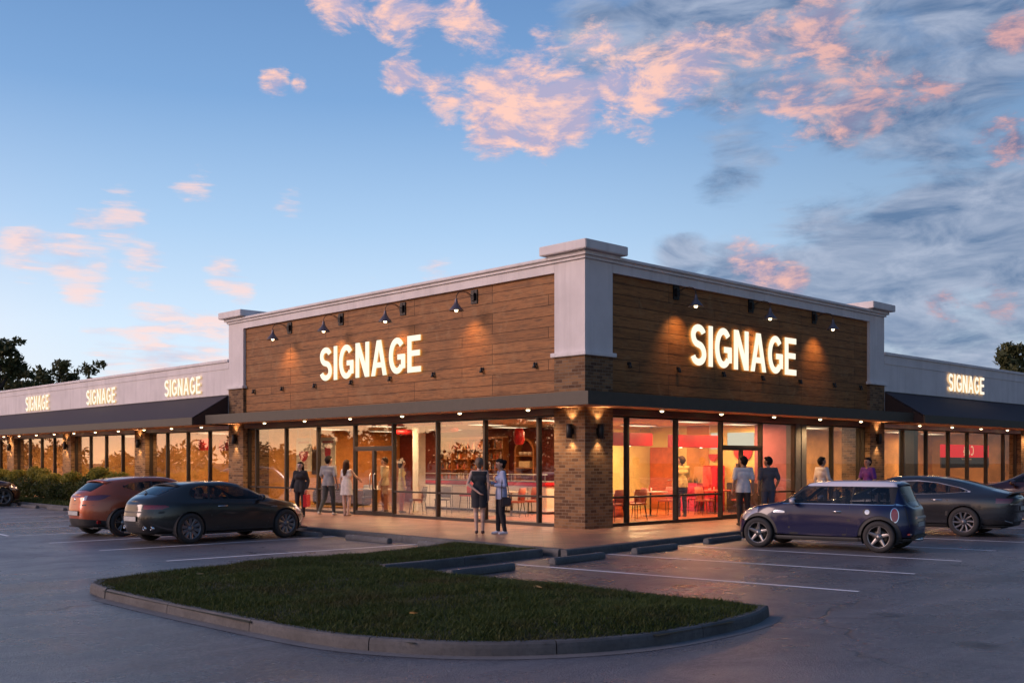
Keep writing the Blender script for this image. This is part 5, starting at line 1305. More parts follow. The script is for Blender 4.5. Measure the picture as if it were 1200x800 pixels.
        m = MB(); m.tube([(.34, 0, 1.075), (.38, .02, 1.10), (.5, .30, 1.14)], .012, 6); m.lathe([(.0, -.03), (.03, -.02), (.03, .02), (.0, .03)], (.33, 0, 1.07), 'z', 10); m.build('wiper', M['trim'], root)
    sp['extras'] = extras; return sp
def hatch(name, label, paint_m, rz, W=1.80, Lc=4.30):
    sp = dict(L=Lc, W=W, name=name, label=label, nf=2.8, nr=3.3)
    rx = .80; sp['wheels'] = (rx, rx+2.64); sp['wr'] = .33; sp['arch'] = .365
    sp['tension'] = [1, 1, .8, .8, .9, 1, .9, .5, 1]
    z0 = [(.05, 1.0), (.14, 1.06), (.32, 1.17), (.52, 1.30), (.62, 1.345), (1.0, 1.395), (1.5, 1.425), (2.0, 1.42), (2.35, 1.36), (2.6, 1.27), (3.1, 1.04), (3.3, .98), (3.8, .88), (4.1, .74), (4.26, .62)]
    z2 = [(.07, .97), (.17, 1.03), (.36, 1.14), (.56, 1.25), (.68, 1.29), (1.0, 1.335), (1.5, 1.37), (2.0, 1.36), (2.3, 1.305), (2.55, 1.21), (3.05, 1.0), (3.28, .945), (3.8, .85), (4.1, .71), (4.26, .60)]
    w2 = [(.07, .58), (.3, .58), (.6, .56), (1.1, .575), (1.9, .585), (2.4, .58), (2.7, .62), (3.2, .70), (3.8, .69), (4.3, .60)]
    z3 = [(.03, .93), (.3, 1.0), (.7, 1.04), (1.2, 1.02), (2.0, .97), (3.0, .92), (3.4, .88), (3.9, .76), (4.26, .58)]
    w3 = [(.03, .70), (.3, .745), (.8, .79), (1.4, .79), (2.4, .79), (3.2, .79), (3.7, .79), (4.3, .68)]
    z4 = [(.0, .80), (.5, .86), (1., .86), (2.2, .80), (3.4, .74), (4.0, .63), (4.3, .5)]
    w4 = [(.0, .78), (.3, .83), (.85, .88), (1.5, .86), (2.4, .855), (3.2, .87), (3.6, .875), (4.0, .83), (4.3, .74)]
    z5 = [(.0, .52), (.8, .50), (3.6, .46), (4.3, .40)]
    w5 = [(.0, .80), (.3, .85), (.8, .90), (1.5, .87), (2.4, .865), (3.2, .885), (3.45, .90), (4.0, .85), (4.3, .76)]
    z6 = [(.0, .27), (.8, .24), (3.5, .21), (4.3, .2)]; w6 = [(.0, .76), (.9, .86), (2.2, .83), (3.5, .86), (4.3, .72)]
    z7 = [(.0, .25), (.8, .20), (3.5, .18), (4.3, .18)]; w7 = [(.0, .68), (4.3, .68)]
    one = [(0, 0), (5, 0)]; f6 = lambda w: [(a, b*.6) for a, b in w]; k = W/1.8
    sc = lambda w: [(a, b*k) for a, b in w]
    sp['rails'] = rails(sp, [.07, .07, .065, .03, .01, -.02, .04, .08, .08], [4.24, 4.24, 4.24, 4.27, 4.30, 4.30, 4.26, 4.2, 4.2],
                        [z0, [(a, b-.014) for a, b in z0], z2, z3, z4, z5, z6, z7, z7], [one, f6(sc(w2)), sc(w2), sc(w3), sc(w4), sc(w5), sc(w6), sc(w7), one])
    sp['paint'] = paint_m; sp['rz'] = rz
    def regions(sp):
        G = M['car_glass']; D = [(.86, 1.175), (1.1, 1.265), (1.5, 1.31), (2.0, 1.305), (2.28, 1.245), (2.55, 1.16), (2.98, .985), (2.4, .985), (1.7, 1.02), (1.25, 1.075)]
        DLo = sw(D, .05); cut = lambda f, a, b: (lambda x, y, z, r: np.maximum(f(x, y, z, r), np.maximum(a-x, x-b)))
        return [('side_window', cut(DLo, 0, 1.60), G), ('side_window#b', cut(DLo, 1.66, 5), G), ('window_post', DLo, M['trim']),
                ('rear_window', screen(.20, .56, -.20, -.10, 1.80), M['car_glass_dark']), ('windscreen', screen(2.42, 3.16, .14, .14, 1.9), M['car_glass_dark']),
                ('tail_light', xz_poly([(-.1, .865), (-.1, .965), (.40, 1.0), (.56, .985), (.42, .91), (.3, .87)], .02, .40), M['lamp_purple']),
                ('tail_lamp_lens', xz_poly([(-.1, .865), (-.1, .965), (.40, 1.0), (.56, .985), (.42, .91), (.3, .87)], .02, .32), M['lamp_clear']),
                ] + generic_front(sp, .66, .5) + [
                ('seam', seamline([(1.60, 1.0), (1.50, .75), (1.52, .45), (1.6, .33), (2.85, .32), (2.95, .55), (2.92, .93)]), M['trim']),
                ('seam', lambda x, y, z, r: np.where((x < .35), np.abs(z-.77+.03*np.abs(y))-.005, 1.), M['trim']),
                ('bumper_lower', lambda x, y, z, r: np.where((r > 3.9) & (x < .55), z-.43+.10*np.clip(x, 0, 1), 1.), M['trim']),
                ('sill', lambda x, y, z, r: np.where(r > 4.5, z-.245, 1.), M['trim'])]
    sp['regions'] = regions; sp['inset'] = {'side_window': -.006, 'tail_light': .004, 'tail_lamp_lens': .003, 'headlight': .004, 'rear_window': -.004}
    sp['seats'] = [(1.9, .36, 1.05), (1.9, -.36, 1.05), (1.0, .34, 1.0), (1.0, -.34, 1.0)]; sp['cab'] = (.6, 3.0); sp['dash'] = 2.8; sp['dashz'] = .95; sp['floor'] = (.22, 4.05)
    sp['spokes'] = 5; sp['rim'] = M['alloy']; sp['style'] = 'pair'; sp['mirror'] = (2.75, .96, .98)
    def extras(sp, root):
        handle(root, 1.8, .85, sp['side_y'](1.8, .85), .2, 'trim')
        plate(root, -.028, .56, .50, .115)
        for s in (1, -1):
            m = MB(); rx_ = sp['rear_x'](.6*k, .36); m.bbox(rx_-.015, rx_+.08, s*.55*k, s*.66*k, .315, .40, .012); m.build('reflector', M['lamp_red'], root)
        spoiler(root, sp, .48, .74, .48, sp['paint'], .014)
        m = MB(); m.lathe([(.0, -.012), (.035, -.01), (.04, 0), (.0, .01)], (.02, 0, .88), 'x', 16); m.build('round_badge', M['chrome'], root)
        m = MB(); m.tube([(.75, 0, 1.36), (.62, 0, 1.45)], [.008, .003], 6); m.build('aerial', M['trim'], root)
    sp['extras'] = extras; return sp
def place_by_wheel(sp, pt, i, side):
    """put the car so that the outer foot of wheel i on a side touches pt"""
    a = sp['rz']; lx, ly = sp['wheels'][i], side*(sp['W']/2-.02); c, s = math.cos(a), math.sin(a)
    sp['loc'] = (pt[0]-(lx*c-ly*s), pt[1]-(lx*s+ly*c), 0); return build_car(sp)
place_by_wheel(mini(), (.60, -7.20), 0, 1)
place_by_wheel(sedan(), (6.30, -6.45), 0, 1)
place_by_wheel(coupe(), (-8.05, 4.22), 0, -1)
place_by_wheel(hatch('hatchback', 'copper orange hatchback parked on the far side of the dark coupe', paint('copper_orange_paint', (.40, .085, .030), .25, .3), rad(4)), (-8.14, 7.45), 0, -1)
sp = hatch('parked_car', 'partly seen dark plum car with its nose at the shrubs', paint('dark_plum_paint', (.05, .024, .030), .3, .3), rad(2), 1.84); sp['loc'] = (-8.26, 27.97, 0); o = build_car(sp); o.scale = (1.1, 1.1, 1.1)
sp = hatch('parked_car', 'partly seen dark maroon car beyond the grey sedan', paint('dark_maroon_paint', (.065, .018, .018), .3, .3), rad(95), 1.84); sp['loc'] = (15.64, -7.75, 0); o = build_car(sp); o.scale = (1.18, 1.18, 1.18)
# ------------------------------------------------------------------ people: one continuous skinned surface each, clothes fitted over it
def solid(pieces):
    """closed tapered capsules; each (p0, r0, p1, r1[, depth squash])"""
    V = []; F = []
    for pc in pieces:
        p0, r0, p1, r1 = Vector(pc[0]), pc[1], Vector(pc[2]), pc[3]; sq = pc[4] if len(pc) > 4 else 1.
        ax = p1-p0; Ln = max(ax.length, 1e-4); t = ax/Ln if ax.length > 1e-4 else Vector((0, 0, 1))
        a = t.cross(Vector((0, 1, 0)) if abs(t.y) < .9 else Vector((1, 0, 0))).normalized(); b = t.cross(a)
        n = 14; rows = []
        for k in range(5): w = math.pi/2*(1-k/4.); rows.append((-r0*math.sin(w), r0*math.cos(w)))
        for k in range(5): w = math.pi/2*(k/4.); rows.append((Ln+r1*math.sin(w), r1*math.cos(w)))
        o = len(V); c = (p0+p1)/2
        for h, r in rows:
            r = max(r, 1e-4)
            for k in range(n):
                w = 2*math.pi*k/n; q = p0+t*h+(a*math.cos(w)+b*math.sin(w))*r
                if sq != 1.:
                    cy = p0.y+(p1.y-p0.y)*min(1, max(0, h/Ln)); q.y = cy+(q.y-cy)*sq
                V.append(tuple(q))
        m = len(rows)
        for i in range(m-1):
            for k in range(n): F.append((o+i*n+k, o+i*n+(k+1) % n, o+(i+1)*n+(k+1) % n, o+(i+1)*n+k))
        F.append(tuple(o+k for k in range(n))[::-1]); F.append(tuple(o+(m-1)*n+k for k in range(n)))
    return V, F
def blend_mesh(name, pieces, mats, parent, voxel=.012, smooth=6, cuts=(), paintf=None, relax=.5):
    V, F = solid(pieces); me = bpy.data.meshes.new('tmp'); me.from_pydata(V, [], F); me.update()
    bm = bmesh.new(); bm.from_mesh(me); bmesh.ops.recalc_face_normals(bm, faces=bm.faces[:]); bm.to_mesh(me); bm.free()
    o = bpy.data.objects.new('tmp', me); COL.objects.link(o)
    r = o.modifiers.new('r', 'REMESH'); r.mode = 'VOXEL'; r.voxel_size = voxel; r.use_smooth_shade = True
    if smooth: s = o.modifiers.new('s', 'SMOOTH'); s.iterations = smooth; s.factor = relax
    dg = bpy.context.evaluated_depsgraph_get(); ev = o.evaluated_get(dg); nm = bpy.data.meshes.new_from_object(ev)
    bpy.data.objects.remove(o); bpy.data.meshes.remove(me); nm.name = name
    bm = bmesh.new(); bm.from_mesh(nm)
    for co, no in cuts:
        bmesh.ops.bisect_plane(bm, geom=bm.verts[:]+bm.edges[:]+bm.faces[:], plane_co=co, plane_no=no, clear_outer=True)
    for f in bm.faces: f.smooth = True
    bm.to_mesh(nm); bm.free(); nm.materials.clear()
    for m in mats: nm.materials.append(m)
    n = len(nm.polygons)
    if paintf is not None:
        c = np.empty(n*3); nm.polygons.foreach_get('center', c); nm.polygons.foreach_set('material_index', paintf(c.reshape(-1, 3)).astype(np.int32))
    else: nm.polygons.foreach_set('material_index', np.zeros(n, np.int32))
    ob = bpy.data.objects.new(name, nm); COL.objects.link(ob); ob.parent = parent; return ob
def cloth(name, base, var=.12): return mat_plain(name, base, .85, var=var, scale=14, bmp=.35, bscale=55)
def skin(name, base):
    m = mat_plain(name, base, .5, var=.06, scale=20); return m
M['skin_a'] = skin('skin_light', (.52, .33, .25)); M['skin_b'] = skin('skin_tan', (.40, .23, .16)); M['skin_dark'] = skin('skin_brown', (.16, .08, .055))
M['eye'] = mat_plain('eye_dark', (.02, .015, .012), .3); M['lip'] = mat_plain('lip', (.32, .11, .10), .5)
M['hair_black'] = mat_plain('black_hair', (.016, .012, .011), .75, spec=.15, var=.3, scale=40); M['hair_brown'] = mat_plain('brown_hair', (.05, .026, .016), .75, spec=.15, var=.3, scale=40); M['hair_ash'] = mat_plain('ash_blond_hair', (.17, .125, .09), .75, spec=.15, var=.25, scale=40)
def lerp3(a, b, t): return tuple(a[i]+(b[i]-a[i])*t for i in range(3))
def rot(p, c, ax, ang):
    return tuple(Matrix.Rotation(rad(ang), 3, ax) @ (Vector(p)-Vector(c))+Vector(c))
def person(label, loc, rz, H=1.75, female=False, sk='skin_a', top=None, legs=None, dress=None, jacket=None, shoes=(.03, .03, .03), hair='hair_black', hairstyle='short',
           elbow=None, wrist=None, knee=None, ankle=None, sleeve=.95, head_turn=0, head_tilt=0, lean=0, top_hem=.86, leg_cut=None, bag=None, group=None):
    k = H/1.75
    root = thing('person', label, 'person', loc, rad(rz), group)
    sx = .160 if female else .185; hx = .088
    S = {s: (s*sx, 0, 1.43) for s in (1, -1)}
    E = {s: (s*(sx+.055), -.03, 1.14) for s in (1, -1)}; W = {s: (s*(sx+.06), .05, .90) for s in (1, -1)}
    Kn = {s: (s*.10, .02, .50) for s in (1, -1)}; An = {s: (s*.10, -.02, .085) for s in (1, -1)}
    for dct, upd in ((E, elbow), (W, wrist), (Kn, knee), (An, ankle)):
        if upd: dct.update(upd)
    Hp = {s: (s*hx, 0, .92) for s in (1, -1)}
    wr_ = .9 if female else 1.
    torso = [((-.06, 0, .96), .115, (.06, 0, .96), .115, .85), ((-.05, .005, 1.1), .10*wr_, (.05, .005, 1.1), .10*wr_, .85), ((-.075, 0, 1.28), .118*wr_, (.075, 0, 1.28), .118*wr_, .82),
             ((-sx+.05, -.01, 1.40), .072, (sx-.05, -.01, 1.40), .072, .9), ((0, 0, .95), .13, (0, 0, 1.3), .125*wr_, .75), ((0, -.005, 1.38), .07, (0, .012, 1.52), .052)]
    if female: torso += [((-.07, .075, 1.29), .055, (.07, .075, 1.29), .055)]
    hc = (0, .018, 1.625)
    def hd(p): # turn the head about the neck
        q = rot(p, (0, .0, 1.55), 'X', -head_tilt); return rot(q, (0, .0, 1.55), 'Z', head_turn)
    head = [(hd((0, .008, 1.655)), .096, hd((0, .018, 1.63)), .092), (hd((0, -.025, 1.645)), .088, hd((0, .03, 1.60)), .074), (hd((-.012, .055, 1.55)), .042, hd((.012, .055, 1.55)), .042), (hd((0, .05, 1.58)), .055, hd((0, .045, 1.62)), .068),
            (hd((0, .103, 1.635)), .011, hd((0, .126, 1.597)), .016), (hd((-.03, .098, 1.648)), .014, hd((.03, .098, 1.648)), .014), (hd((-.018, .10, 1.563)), .012, hd((.018, .10, 1.563)), .012)]
    for s in (1, -1): head += [(hd((s*.094, -.002, 1.635)), .012, hd((s*.098, -.012, 1.60)), .010, 1.), (hd((s*.098, -.015, 1.63)), .014, hd((s*.096, -.01, 1.61)), .012)]
    arms = []; f = .9 if female else 1.
    for s in (1, -1):
        arms += [(S[s], .052*f, E[s], .038*f), (lerp3(S[s], E[s], .1), .055*f, lerp3(S[s], E[s], .45), .047*f), (E[s], .038*f, W[s], .026*f), (lerp3(E[s], W[s], .12), .042*f, lerp3(E[s], W[s], .4), .038*f)]
        # hand: palm, four fingers of different length, thumb from the side of the palm
        d = (Vector(W[s])-Vector(E[s])).normalized(); side = Vector((0, 1, 0))-d*d.y; side = side.normalized() if side.length > .2 else Vector((1, 0, 0)); nrm = d.cross(side).normalized()*(-s)
        w0 = Vector(W[s]); palm = w0+d*.085; arms += [(tuple(w0+d*.01), .024, tuple(palm+side*.018), .021), (tuple(w0+d*.02-side*.01), .02, tuple(palm-side*.022), .018)]
        for i, (off, ln) in enumerate(((.034, .068), (.012, .078), (-.012, .072), (-.034, .056))):
            b0 = palm+side*off; b1 = b0+d*ln*.5+nrm*.008; b2 = b1+d*ln*.38+nrm*.026; arms += [(tuple(b0-d*.02), .0105, tuple(b1), .0095), (tuple(b1), .0095, tuple(b2), .0085)]
        t0 = w0+d*.03+side*.026; t1 = t0+d*.035+side*.026+nrm*.012; t2 = t1+d*.03+side*.006+nrm*.012; arms += [(tuple(t0), .014, tuple(t1), .012), (tuple(t1), .012, tuple(t2), .0095)]
    leg = []
    for s in (1, -1):
        leg += [(Hp[s], .088*(1.03 if female else 1), Kn[s], .055), (lerp3(Hp[s], Kn[s], -.03), .092, lerp3(Hp[s], Kn[s], .4), .076), (Kn[s], .053, An[s], .036), (lerp3((Kn[s][0], Kn[s][1]-.012, Kn[s][2]), An[s], .12), .056, lerp3((Kn[s][0], Kn[s][1]-.02, Kn[s][2]), An[s], .45), .050)]
        a = Vector(An[s]); leg += [(tuple(a+Vector((0, -.03, -.045))), .032, tuple(a+Vector((s*.015, .13, -.06))), .022, 1.), (tuple(a), .036, tuple(a+Vector((0, .07, -.045))), .030)]
    def sc(pcs, grow=0.): return [(tuple(Vector(p[0])*k), (p[1]+grow)*k, tuple(Vector(p[2])*k), (p[3]+grow)*k)+tuple(p[4:]) for p in pcs]
    eyes = [Vector(hd((s*.034, .094, 1.632)))*k for s in (1, -1)]; brow = [Vector(hd((s*.034, .101, 1.652)))*k for s in (1, -1)]; mouth = Vector(hd((0, .111, 1.566)))*k
    def pf(c):
        o = np.zeros(len(c))
        for e in eyes: o[np.linalg.norm(c-np.array(e), axis=1) < .014*k] = 1
        for e in brow: o[(np.abs(c[:, 2]-e.z) < .007*k) & (np.hypot(c[:, 0]-e.x, c[:, 1]-e.y) < .022*k)] = 2
        o[(np.abs(c[:, 2]-mouth.z) < .008*k) & (np.hypot(c[:, 0]-mouth.x, c[:, 1]-mouth.y) < .024*k)] = 3
        return o
    blend_mesh('body', sc(torso+head+arms+leg), [M[sk], M['eye'], M[hair], M['lip']], root, .0095*k, 4, (), pf)
    # clothes
    if legs:
        g = [(p[0], p[1]+.014, p[2], p[3]+.016) for p in leg if p[1] > .04 and len(p) < 5 and p[3] > .031]+[((-.058, 0, .96), .119, (.058, 0, .96), .119, .86)]
        z = leg_cut or .075
        blend_mesh('trousers', sc(g), [legs], root, .014*k, 5, [((0, 0, 1.0*k), (0, 0, 1)), ((0, 0, z*k), (0, 0, -1))])
    def sleeves(fr, gr):
        r = []
        for s in (1, -1):
            if fr <= 0: continue
            if fr < .5:
                e = lerp3(S[s], E[s], fr*2); r += [(S[s], .055*f+gr, e, .047*f+gr*1.2)]
            else:
                w = lerp3(E[s], W[s], (fr-.5)*2); r += [(S[s], .055*f+gr, E[s], .040*f+gr), (E[s], .041*f+gr, w, .030*f+gr)]
        return r
    def torso_piece(gr, hem, flare=.0):
        t = [(p[0], p[1]+gr, p[2], p[3]+gr)+tuple(p[4:]) for p in torso[:5]]
        if female: t += [(p[0], p[1]+gr, p[2], p[3]+gr)+tuple(p[4:]) for p in torso[6:]]
        t += [((-.05, 0, 1.06), .108+gr, (-.058, 0, .97), .120+gr+flare, .90), ((.05, 0, 1.06), .108+gr, (.058, 0, .97), .120+gr+flare, .90), ((-.058, 0, .97), .120+gr+flare, (-.06, 0, hem-.08), .122+gr+flare, .90), ((.058, 0, .97), .120+gr+flare, (.06, 0, hem-.08), .122+gr+flare, .90)]
        return t
    if top:
        blend_mesh('shirt', sc(torso_piece(.016, top_hem)+sleeves(sleeve, .014)), [top], root, .013*k, 4, [((0, 0, top_hem*k), (0, 0, -1)), ((0, 0, 1.475*k), (0, -.15, 1))])
    if jacket:
        blend_mesh('jacket', sc(torso_piece(.03, .80, .01)+sleeves(.96, .022)), [jacket], root, .014*k, 4, [((0, 0, .80*k), (0, 0, -1)), ((0, 0, 1.48*k), (0, -.2, 1))])
    if dress:
        hem, m_, slv, fl = dress; g = torso_piece(.014, .95)+sleeves(slv, .013)
        g += [((-.05, 0, .95), .135, (-.055-fl*.5, 0, hem-.08), .135+fl, .85), ((.05, 0, .95), .135, (.055+fl*.5, 0, hem-.08), .135+fl, .85)]
        blend_mesh('dress', sc(g), [m_], root, .013*k, 4, [((0, 0, hem*k), (0, 0, -1)), ((0, 0, 1.455*k), (0, -.1, 1))])
    sm = mat_plain('shoe', shoes, .5)
    for s in (1, -1):
        a = Vector(An[s]); g = [(tuple(a+Vector((0, -.035, -.04))), .040, tuple(a+Vector((s*.015, .13, -.052))), .033), (tuple(a+Vector((0, -.01, .0))), .040, tuple(a+Vector((.0, .05, -.04))), .040)]
        zt = a.z+.035 if legs else a.z-.005
        blend_mesh('shoe', sc(g), [sm], root, .012*k, 3, [((0, 0, zt*k), (0, 0, 1)), ((0, 0, (a.z-.082)*k), (0, 0, -1))])
    # hair
    def hp(l): return [(hd(p[0]), p[1], hd(p[2]), p[3])+tuple(p[4:]) for p in l]
    cap = hp([((0, -.012, 1.668), .101, (0, -.03, 1.64), .100), ((0, -.045, 1.62), .082, (0, -.05, 1.585), .066), ((-.03, .05, 1.715), .04, (.03, .05, 1.715), .04)])
    if hairstyle == 'long':
        cap += hp([((0, -.055, 1.62), .085, (0, -.085, 1.42), .078), ((0, -.085, 1.42), .078, (0, -.10, 1.24), .045), ((-.075, -.02, 1.62), .04, (-.085, -.035, 1.42), .038), ((.075, -.02, 1.62), .04, (.085, -.035, 1.42), .038)])
    elif hairstyle == 'bob': cap += hp([((0, -.05, 1.62), .085, (0, -.06, 1.53), .07), ((-.08, -.01, 1.63), .035, (-.082, -.02, 1.55), .03), ((.08, -.01, 1.63), .035, (.082, -.02, 1.55), .03)])
    elif hairstyle == 'bun': cap += hp([((0, -.125, 1.655), .045, (0, -.13, 1.64), .042), ((0, -.06, 1.62), .075, (0, -.05, 1.57), .06)])
    fw = Vector(hd((0, 1, 1.55)))-Vector(hd((0, 0, 1.55))); fq = Vector(hd((0, .066, 1.66)))*k; up = Vector((0, 0, -.75))
    cuts = [] if hairstyle == 'long' else []
    blend_mesh('hair', sc(cap), [M[hair]], root, .011*k, 3, [(tuple(fq), tuple((fw*.8+up*.55).normalized()))])
    if bag == 'red':
        m = MB(); m.bbox(-.15, .15, -.07, .07, .30*k, .66*k, .04); x = W[1][0]*k
        m.tube([(-.08, 0, .65*k), (-.06, 0, .80*k), (.06, 0, .80*k), (.08, 0, .65*k)], .012, 8)
        return root, ('bag', (W[1][0]*k, W[1][1]*k))
    return root
def at_w(u, w, z=SW):
    r = (u-600)/FPX*w; return (CAMP[0]+w*Fw.x+r*Rt.x, CAMP[1]+w*Fw.y+r*Rt.y, z)
# two women talking by the corner
person('woman from behind in a black sleeveless dress with one arm bent behind her back', (-3.02, .46, SW), -46, 1.72, True, 'skin_a', dress=(.62, cloth('charcoal_dress', (.028, .028, .034)), 0, .0), hair='hair_ash', hairstyle='bun', shoes=(.05, .02, .02),
       elbow={-1: (-.26, -.10, 1.16)}, wrist={-1: (-.02, -.19, .98), 1: (.21, -.02, .88)}, ankle={1: (.075, -.02, .10), -1: (-.06, -.04, .10)}, knee={1: (.08, .02, .5), -1: (-.075, .01, .5)})
person('woman in a pale blue sweater and black trousers looking down at her phone', (-2.62, .16, SW), 62, 1.70, True, 'skin_b', top=cloth('pale_blue_knit', (.36, .40, .58)), legs=cloth('black_trousers', (.020, .018, .024)), hair='hair_black', hairstyle='bun', shoes=(.62, .62, .70), top_hem=.82,
       elbow={1: (.23, -.02, 1.13), -1: (-.23, -.02, 1.13)}, wrist={1: (.07, .25, 1.20), -1: (-.15, .20, 1.14)}, head_tilt=16, knee={1: (.08, .05, .5)}, ankle={1: (.07, .06, .085), -1: (-.08, -.06, .085)})
ph = Vector((-2.62, .16, SW))+Matrix.Rotation(rad(62), 3, 'Z') @ Vector((.055, .315, 1.19))
m = MB(); m.bbox(-.036, .036, -.005, .005, -.072, .072, .004); m.bbox(-.032, .032, -.0075, -.0055, -.066, .066, .0006, 1); o = m.build('phone', [M['black'], M['lamp_clear']], None, tuple(ph)); o.rotation_euler = (rad(-35), 0, rad(62)); tag(o, 'dark phone held by the woman in the pale blue sweater', 'phone')
bg_ = Vector((-2.62, .16, SW))+Matrix.Rotation(rad(62), 3, 'Z') @ Vector((-.27, -.03, .80))
t = thing('handbag', 'dark handbag hanging at the hip of the woman in pale blue', 'bag', tuple(bg_), rad(62))
m = MB(); m.bbox(-.045, .045, -.12, .12, -.16, .05, .03); m.build('bag_body', mat_plain('bag_leather', (.04, .022, .024), .5), t)
m = MB(); m.tube([(0, -.09, .03), (.035, -.05, .3), (.075, -.01, .62), (.115, .01, .66), (.10, .05, .55), (.03, .09, .3), (0, .1, .03)], .010, 6); m.build('strap', M['black'], t)
# by the dark coupe
w3 = (-1.9, 9.56, SW)
person('woman with long dark hair in a black jacket by the dark coupe', w3, 128, 1.62, True, 'skin_a', top=cloth('white_blouse', (.45, .45, .48)), legs=cloth('black_skirt_trousers', (.02, .018, .02)), jacket=cloth('black_jacket', (.022, .021, .025)), hair='hair_black', hairstyle='long',
       elbow={1: (.24, -.02, 1.15), -1: (-.25, -.03, 1.15)}, wrist={1: (.27, .10, .93), -1: (-.22, .06, .90)}, head_turn=-15)
p = Vector(w3)+Matrix.Rotation(rad(128), 3, 'Z') @ Vector((-.225, .09, .73))
t = thing('shopping_bag', 'red shopping bag in the hand of the woman in the black jacket', 'bag', tuple(p), rad(128))
m = MB(); v0 = [(-.06, -.15, -.42), (.06, -.15, -.42), (.06, .15, -.42), (-.06, .15, -.42)]; v1 = [(-.05, -.17, -.06), (.05, -.17, -.06), (.05, .17, -.06), (-.05, .17, -.06)]
m.add(v0+v1, [(0,1,2,3), (0,1,5,4), (1,2,6,5), (2,3,7,6), (3,0,4,7), (4,5,6,7)]); m.build('bag_body', M['red'], t)
m = MB()
for x in (-.045, .045): m.tube([(x, -.09, -.07), (x*.4, -.05, .04), (x*.2, .0, .062), (x*.4, .05, .04), (x, .09, -.07)], .007, 6)
m.build('handle', M['red'], t)
person('man in a grey shirt and jeans in mid stride by the glass', (-.72, 9.85, SW), -62, 1.80, False, 'skin_b', top=cloth('grey_shirt', (.26, .26, .27)), legs=cloth('dark_jeans', (.045, .052, .055)), shoes=(.5, .48, .46), top_hem=.88, sleeve=.42,
       knee={-1: (-.11, -.02, .51), 1: (.10, .10, .51)}, ankle={-1: (-.13, -.33, .13), 1: (.10, .14, .085)}, elbow={-1: (-.26, .03, 1.15)}, wrist={-1: (-.2, .22, 1.02), 1: (.24, .1, .9)}, head_turn=-20)
person('woman with long brown hair in a short white dress pointing into the shop', (-.50, 9.22, SW), -72, 1.68, True, 'skin_a', dress=(.66, cloth('white_dress', (.60, .56, .53)), 0, .03), hair='hair_brown', hairstyle='long', shoes=(.42, .30, .25),
       elbow={1: (.25, .14, 1.24)}, wrist={1: (.24, .38, 1.12)}, ankle={1: (.07, -.02, .085), -1: (-.08, .02, .085)})
# right-hand pavement
person('man in a loose white T-shirt and dark trousers seen from behind at the window', at_w(871, 27), -40, 1.77, False, 'skin_b', top=cloth('white_tshirt', (.60, .58, .60)), legs=cloth('dark_brown_trousers', (.035, .026, .024)), sleeve=.4, top_hem=.84, head_turn=30, wrist={1: (.25, .02, .9), -1: (-.27, .02, .92)}, knee={1: (.12, .03, .5)}, ankle={1: (.16, .02, .085)})
person('man in a dark grey T-shirt and jeans next to the man in white', at_w(900, 27.4), -38, 1.76, False, 'skin_b', top=cloth('dark_grey_tshirt', (.085, .08, .095)), legs=cloth('blue_jeans', (.06, .07, .11)), sleeve=.42, top_hem=.86, head_turn=45, elbow={1: (.27, -.05, 1.16)}, wrist={1: (.24, .10, .95)})
person('bearded man in a white shirt under a grey waistcoat behind the blue hatchback', at_w(963, 29.6), -112, 1.76, False, 'skin_b', top=cloth('white_shirt', (.58, .55, .53)), jacket=None, legs=cloth('grey_trousers', (.07, .07, .08)), sleeve=.9, head_turn=-8, elbow={1: (.24, .05, 1.15)}, wrist={1: (.2, .25, 1.02)})
person('man in a purple T-shirt facing the bearded man beyond the blue hatchback', at_w(1017, 30.3), 72, 1.74, False, 'skin_b', top=cloth('purple_tshirt', (.13, .035, .25)), legs=cloth('dark_trousers', (.03, .03, .035)), sleeve=.42, hair='hair_black', elbow={1: (.24, .06, 1.15)}, wrist={1: (.17, .28, 1.05)})
# inside the shop
person('man in a cream shirt standing inside the shop near the glass door', (1.7, 10.25, .157), 30, 1.76, False, 'skin_a', top=cloth('cream_shirt', (.62, .50, .30)), legs=cloth('rust_trousers', (.24, .06, .03)), hair='hair_brown', elbow={1: (.26, .04, 1.16)}, wrist={1: (.28, .22, 1.0)}, sleeve=.5)
person('woman in a pale yellow tunic inside the shop beside the man in cream', (1.75, 9.42, .157), -120, 1.70, True, 'skin_a', dress=(.74, cloth('yellow_tunic', (.62, .50, .24)), .4, .02), legs=cloth('rust_leggings', (.30, .06, .03)), hair='hair_brown', hairstyle='bob')
person('man in a pale yellow shirt standing between the dining tables', (6.15, 1.75, .163), -25, 1.78, False, 'skin_a', top=cloth('pale_yellow_shirt', (.68, .56, .24)), legs=cloth('brown_trousers', (.045, .028, .024)), hair='hair_brown', elbow={1: (.25, .08, 1.17)}, wrist={1: (.12, .26, 1.10)}, head_turn=20)
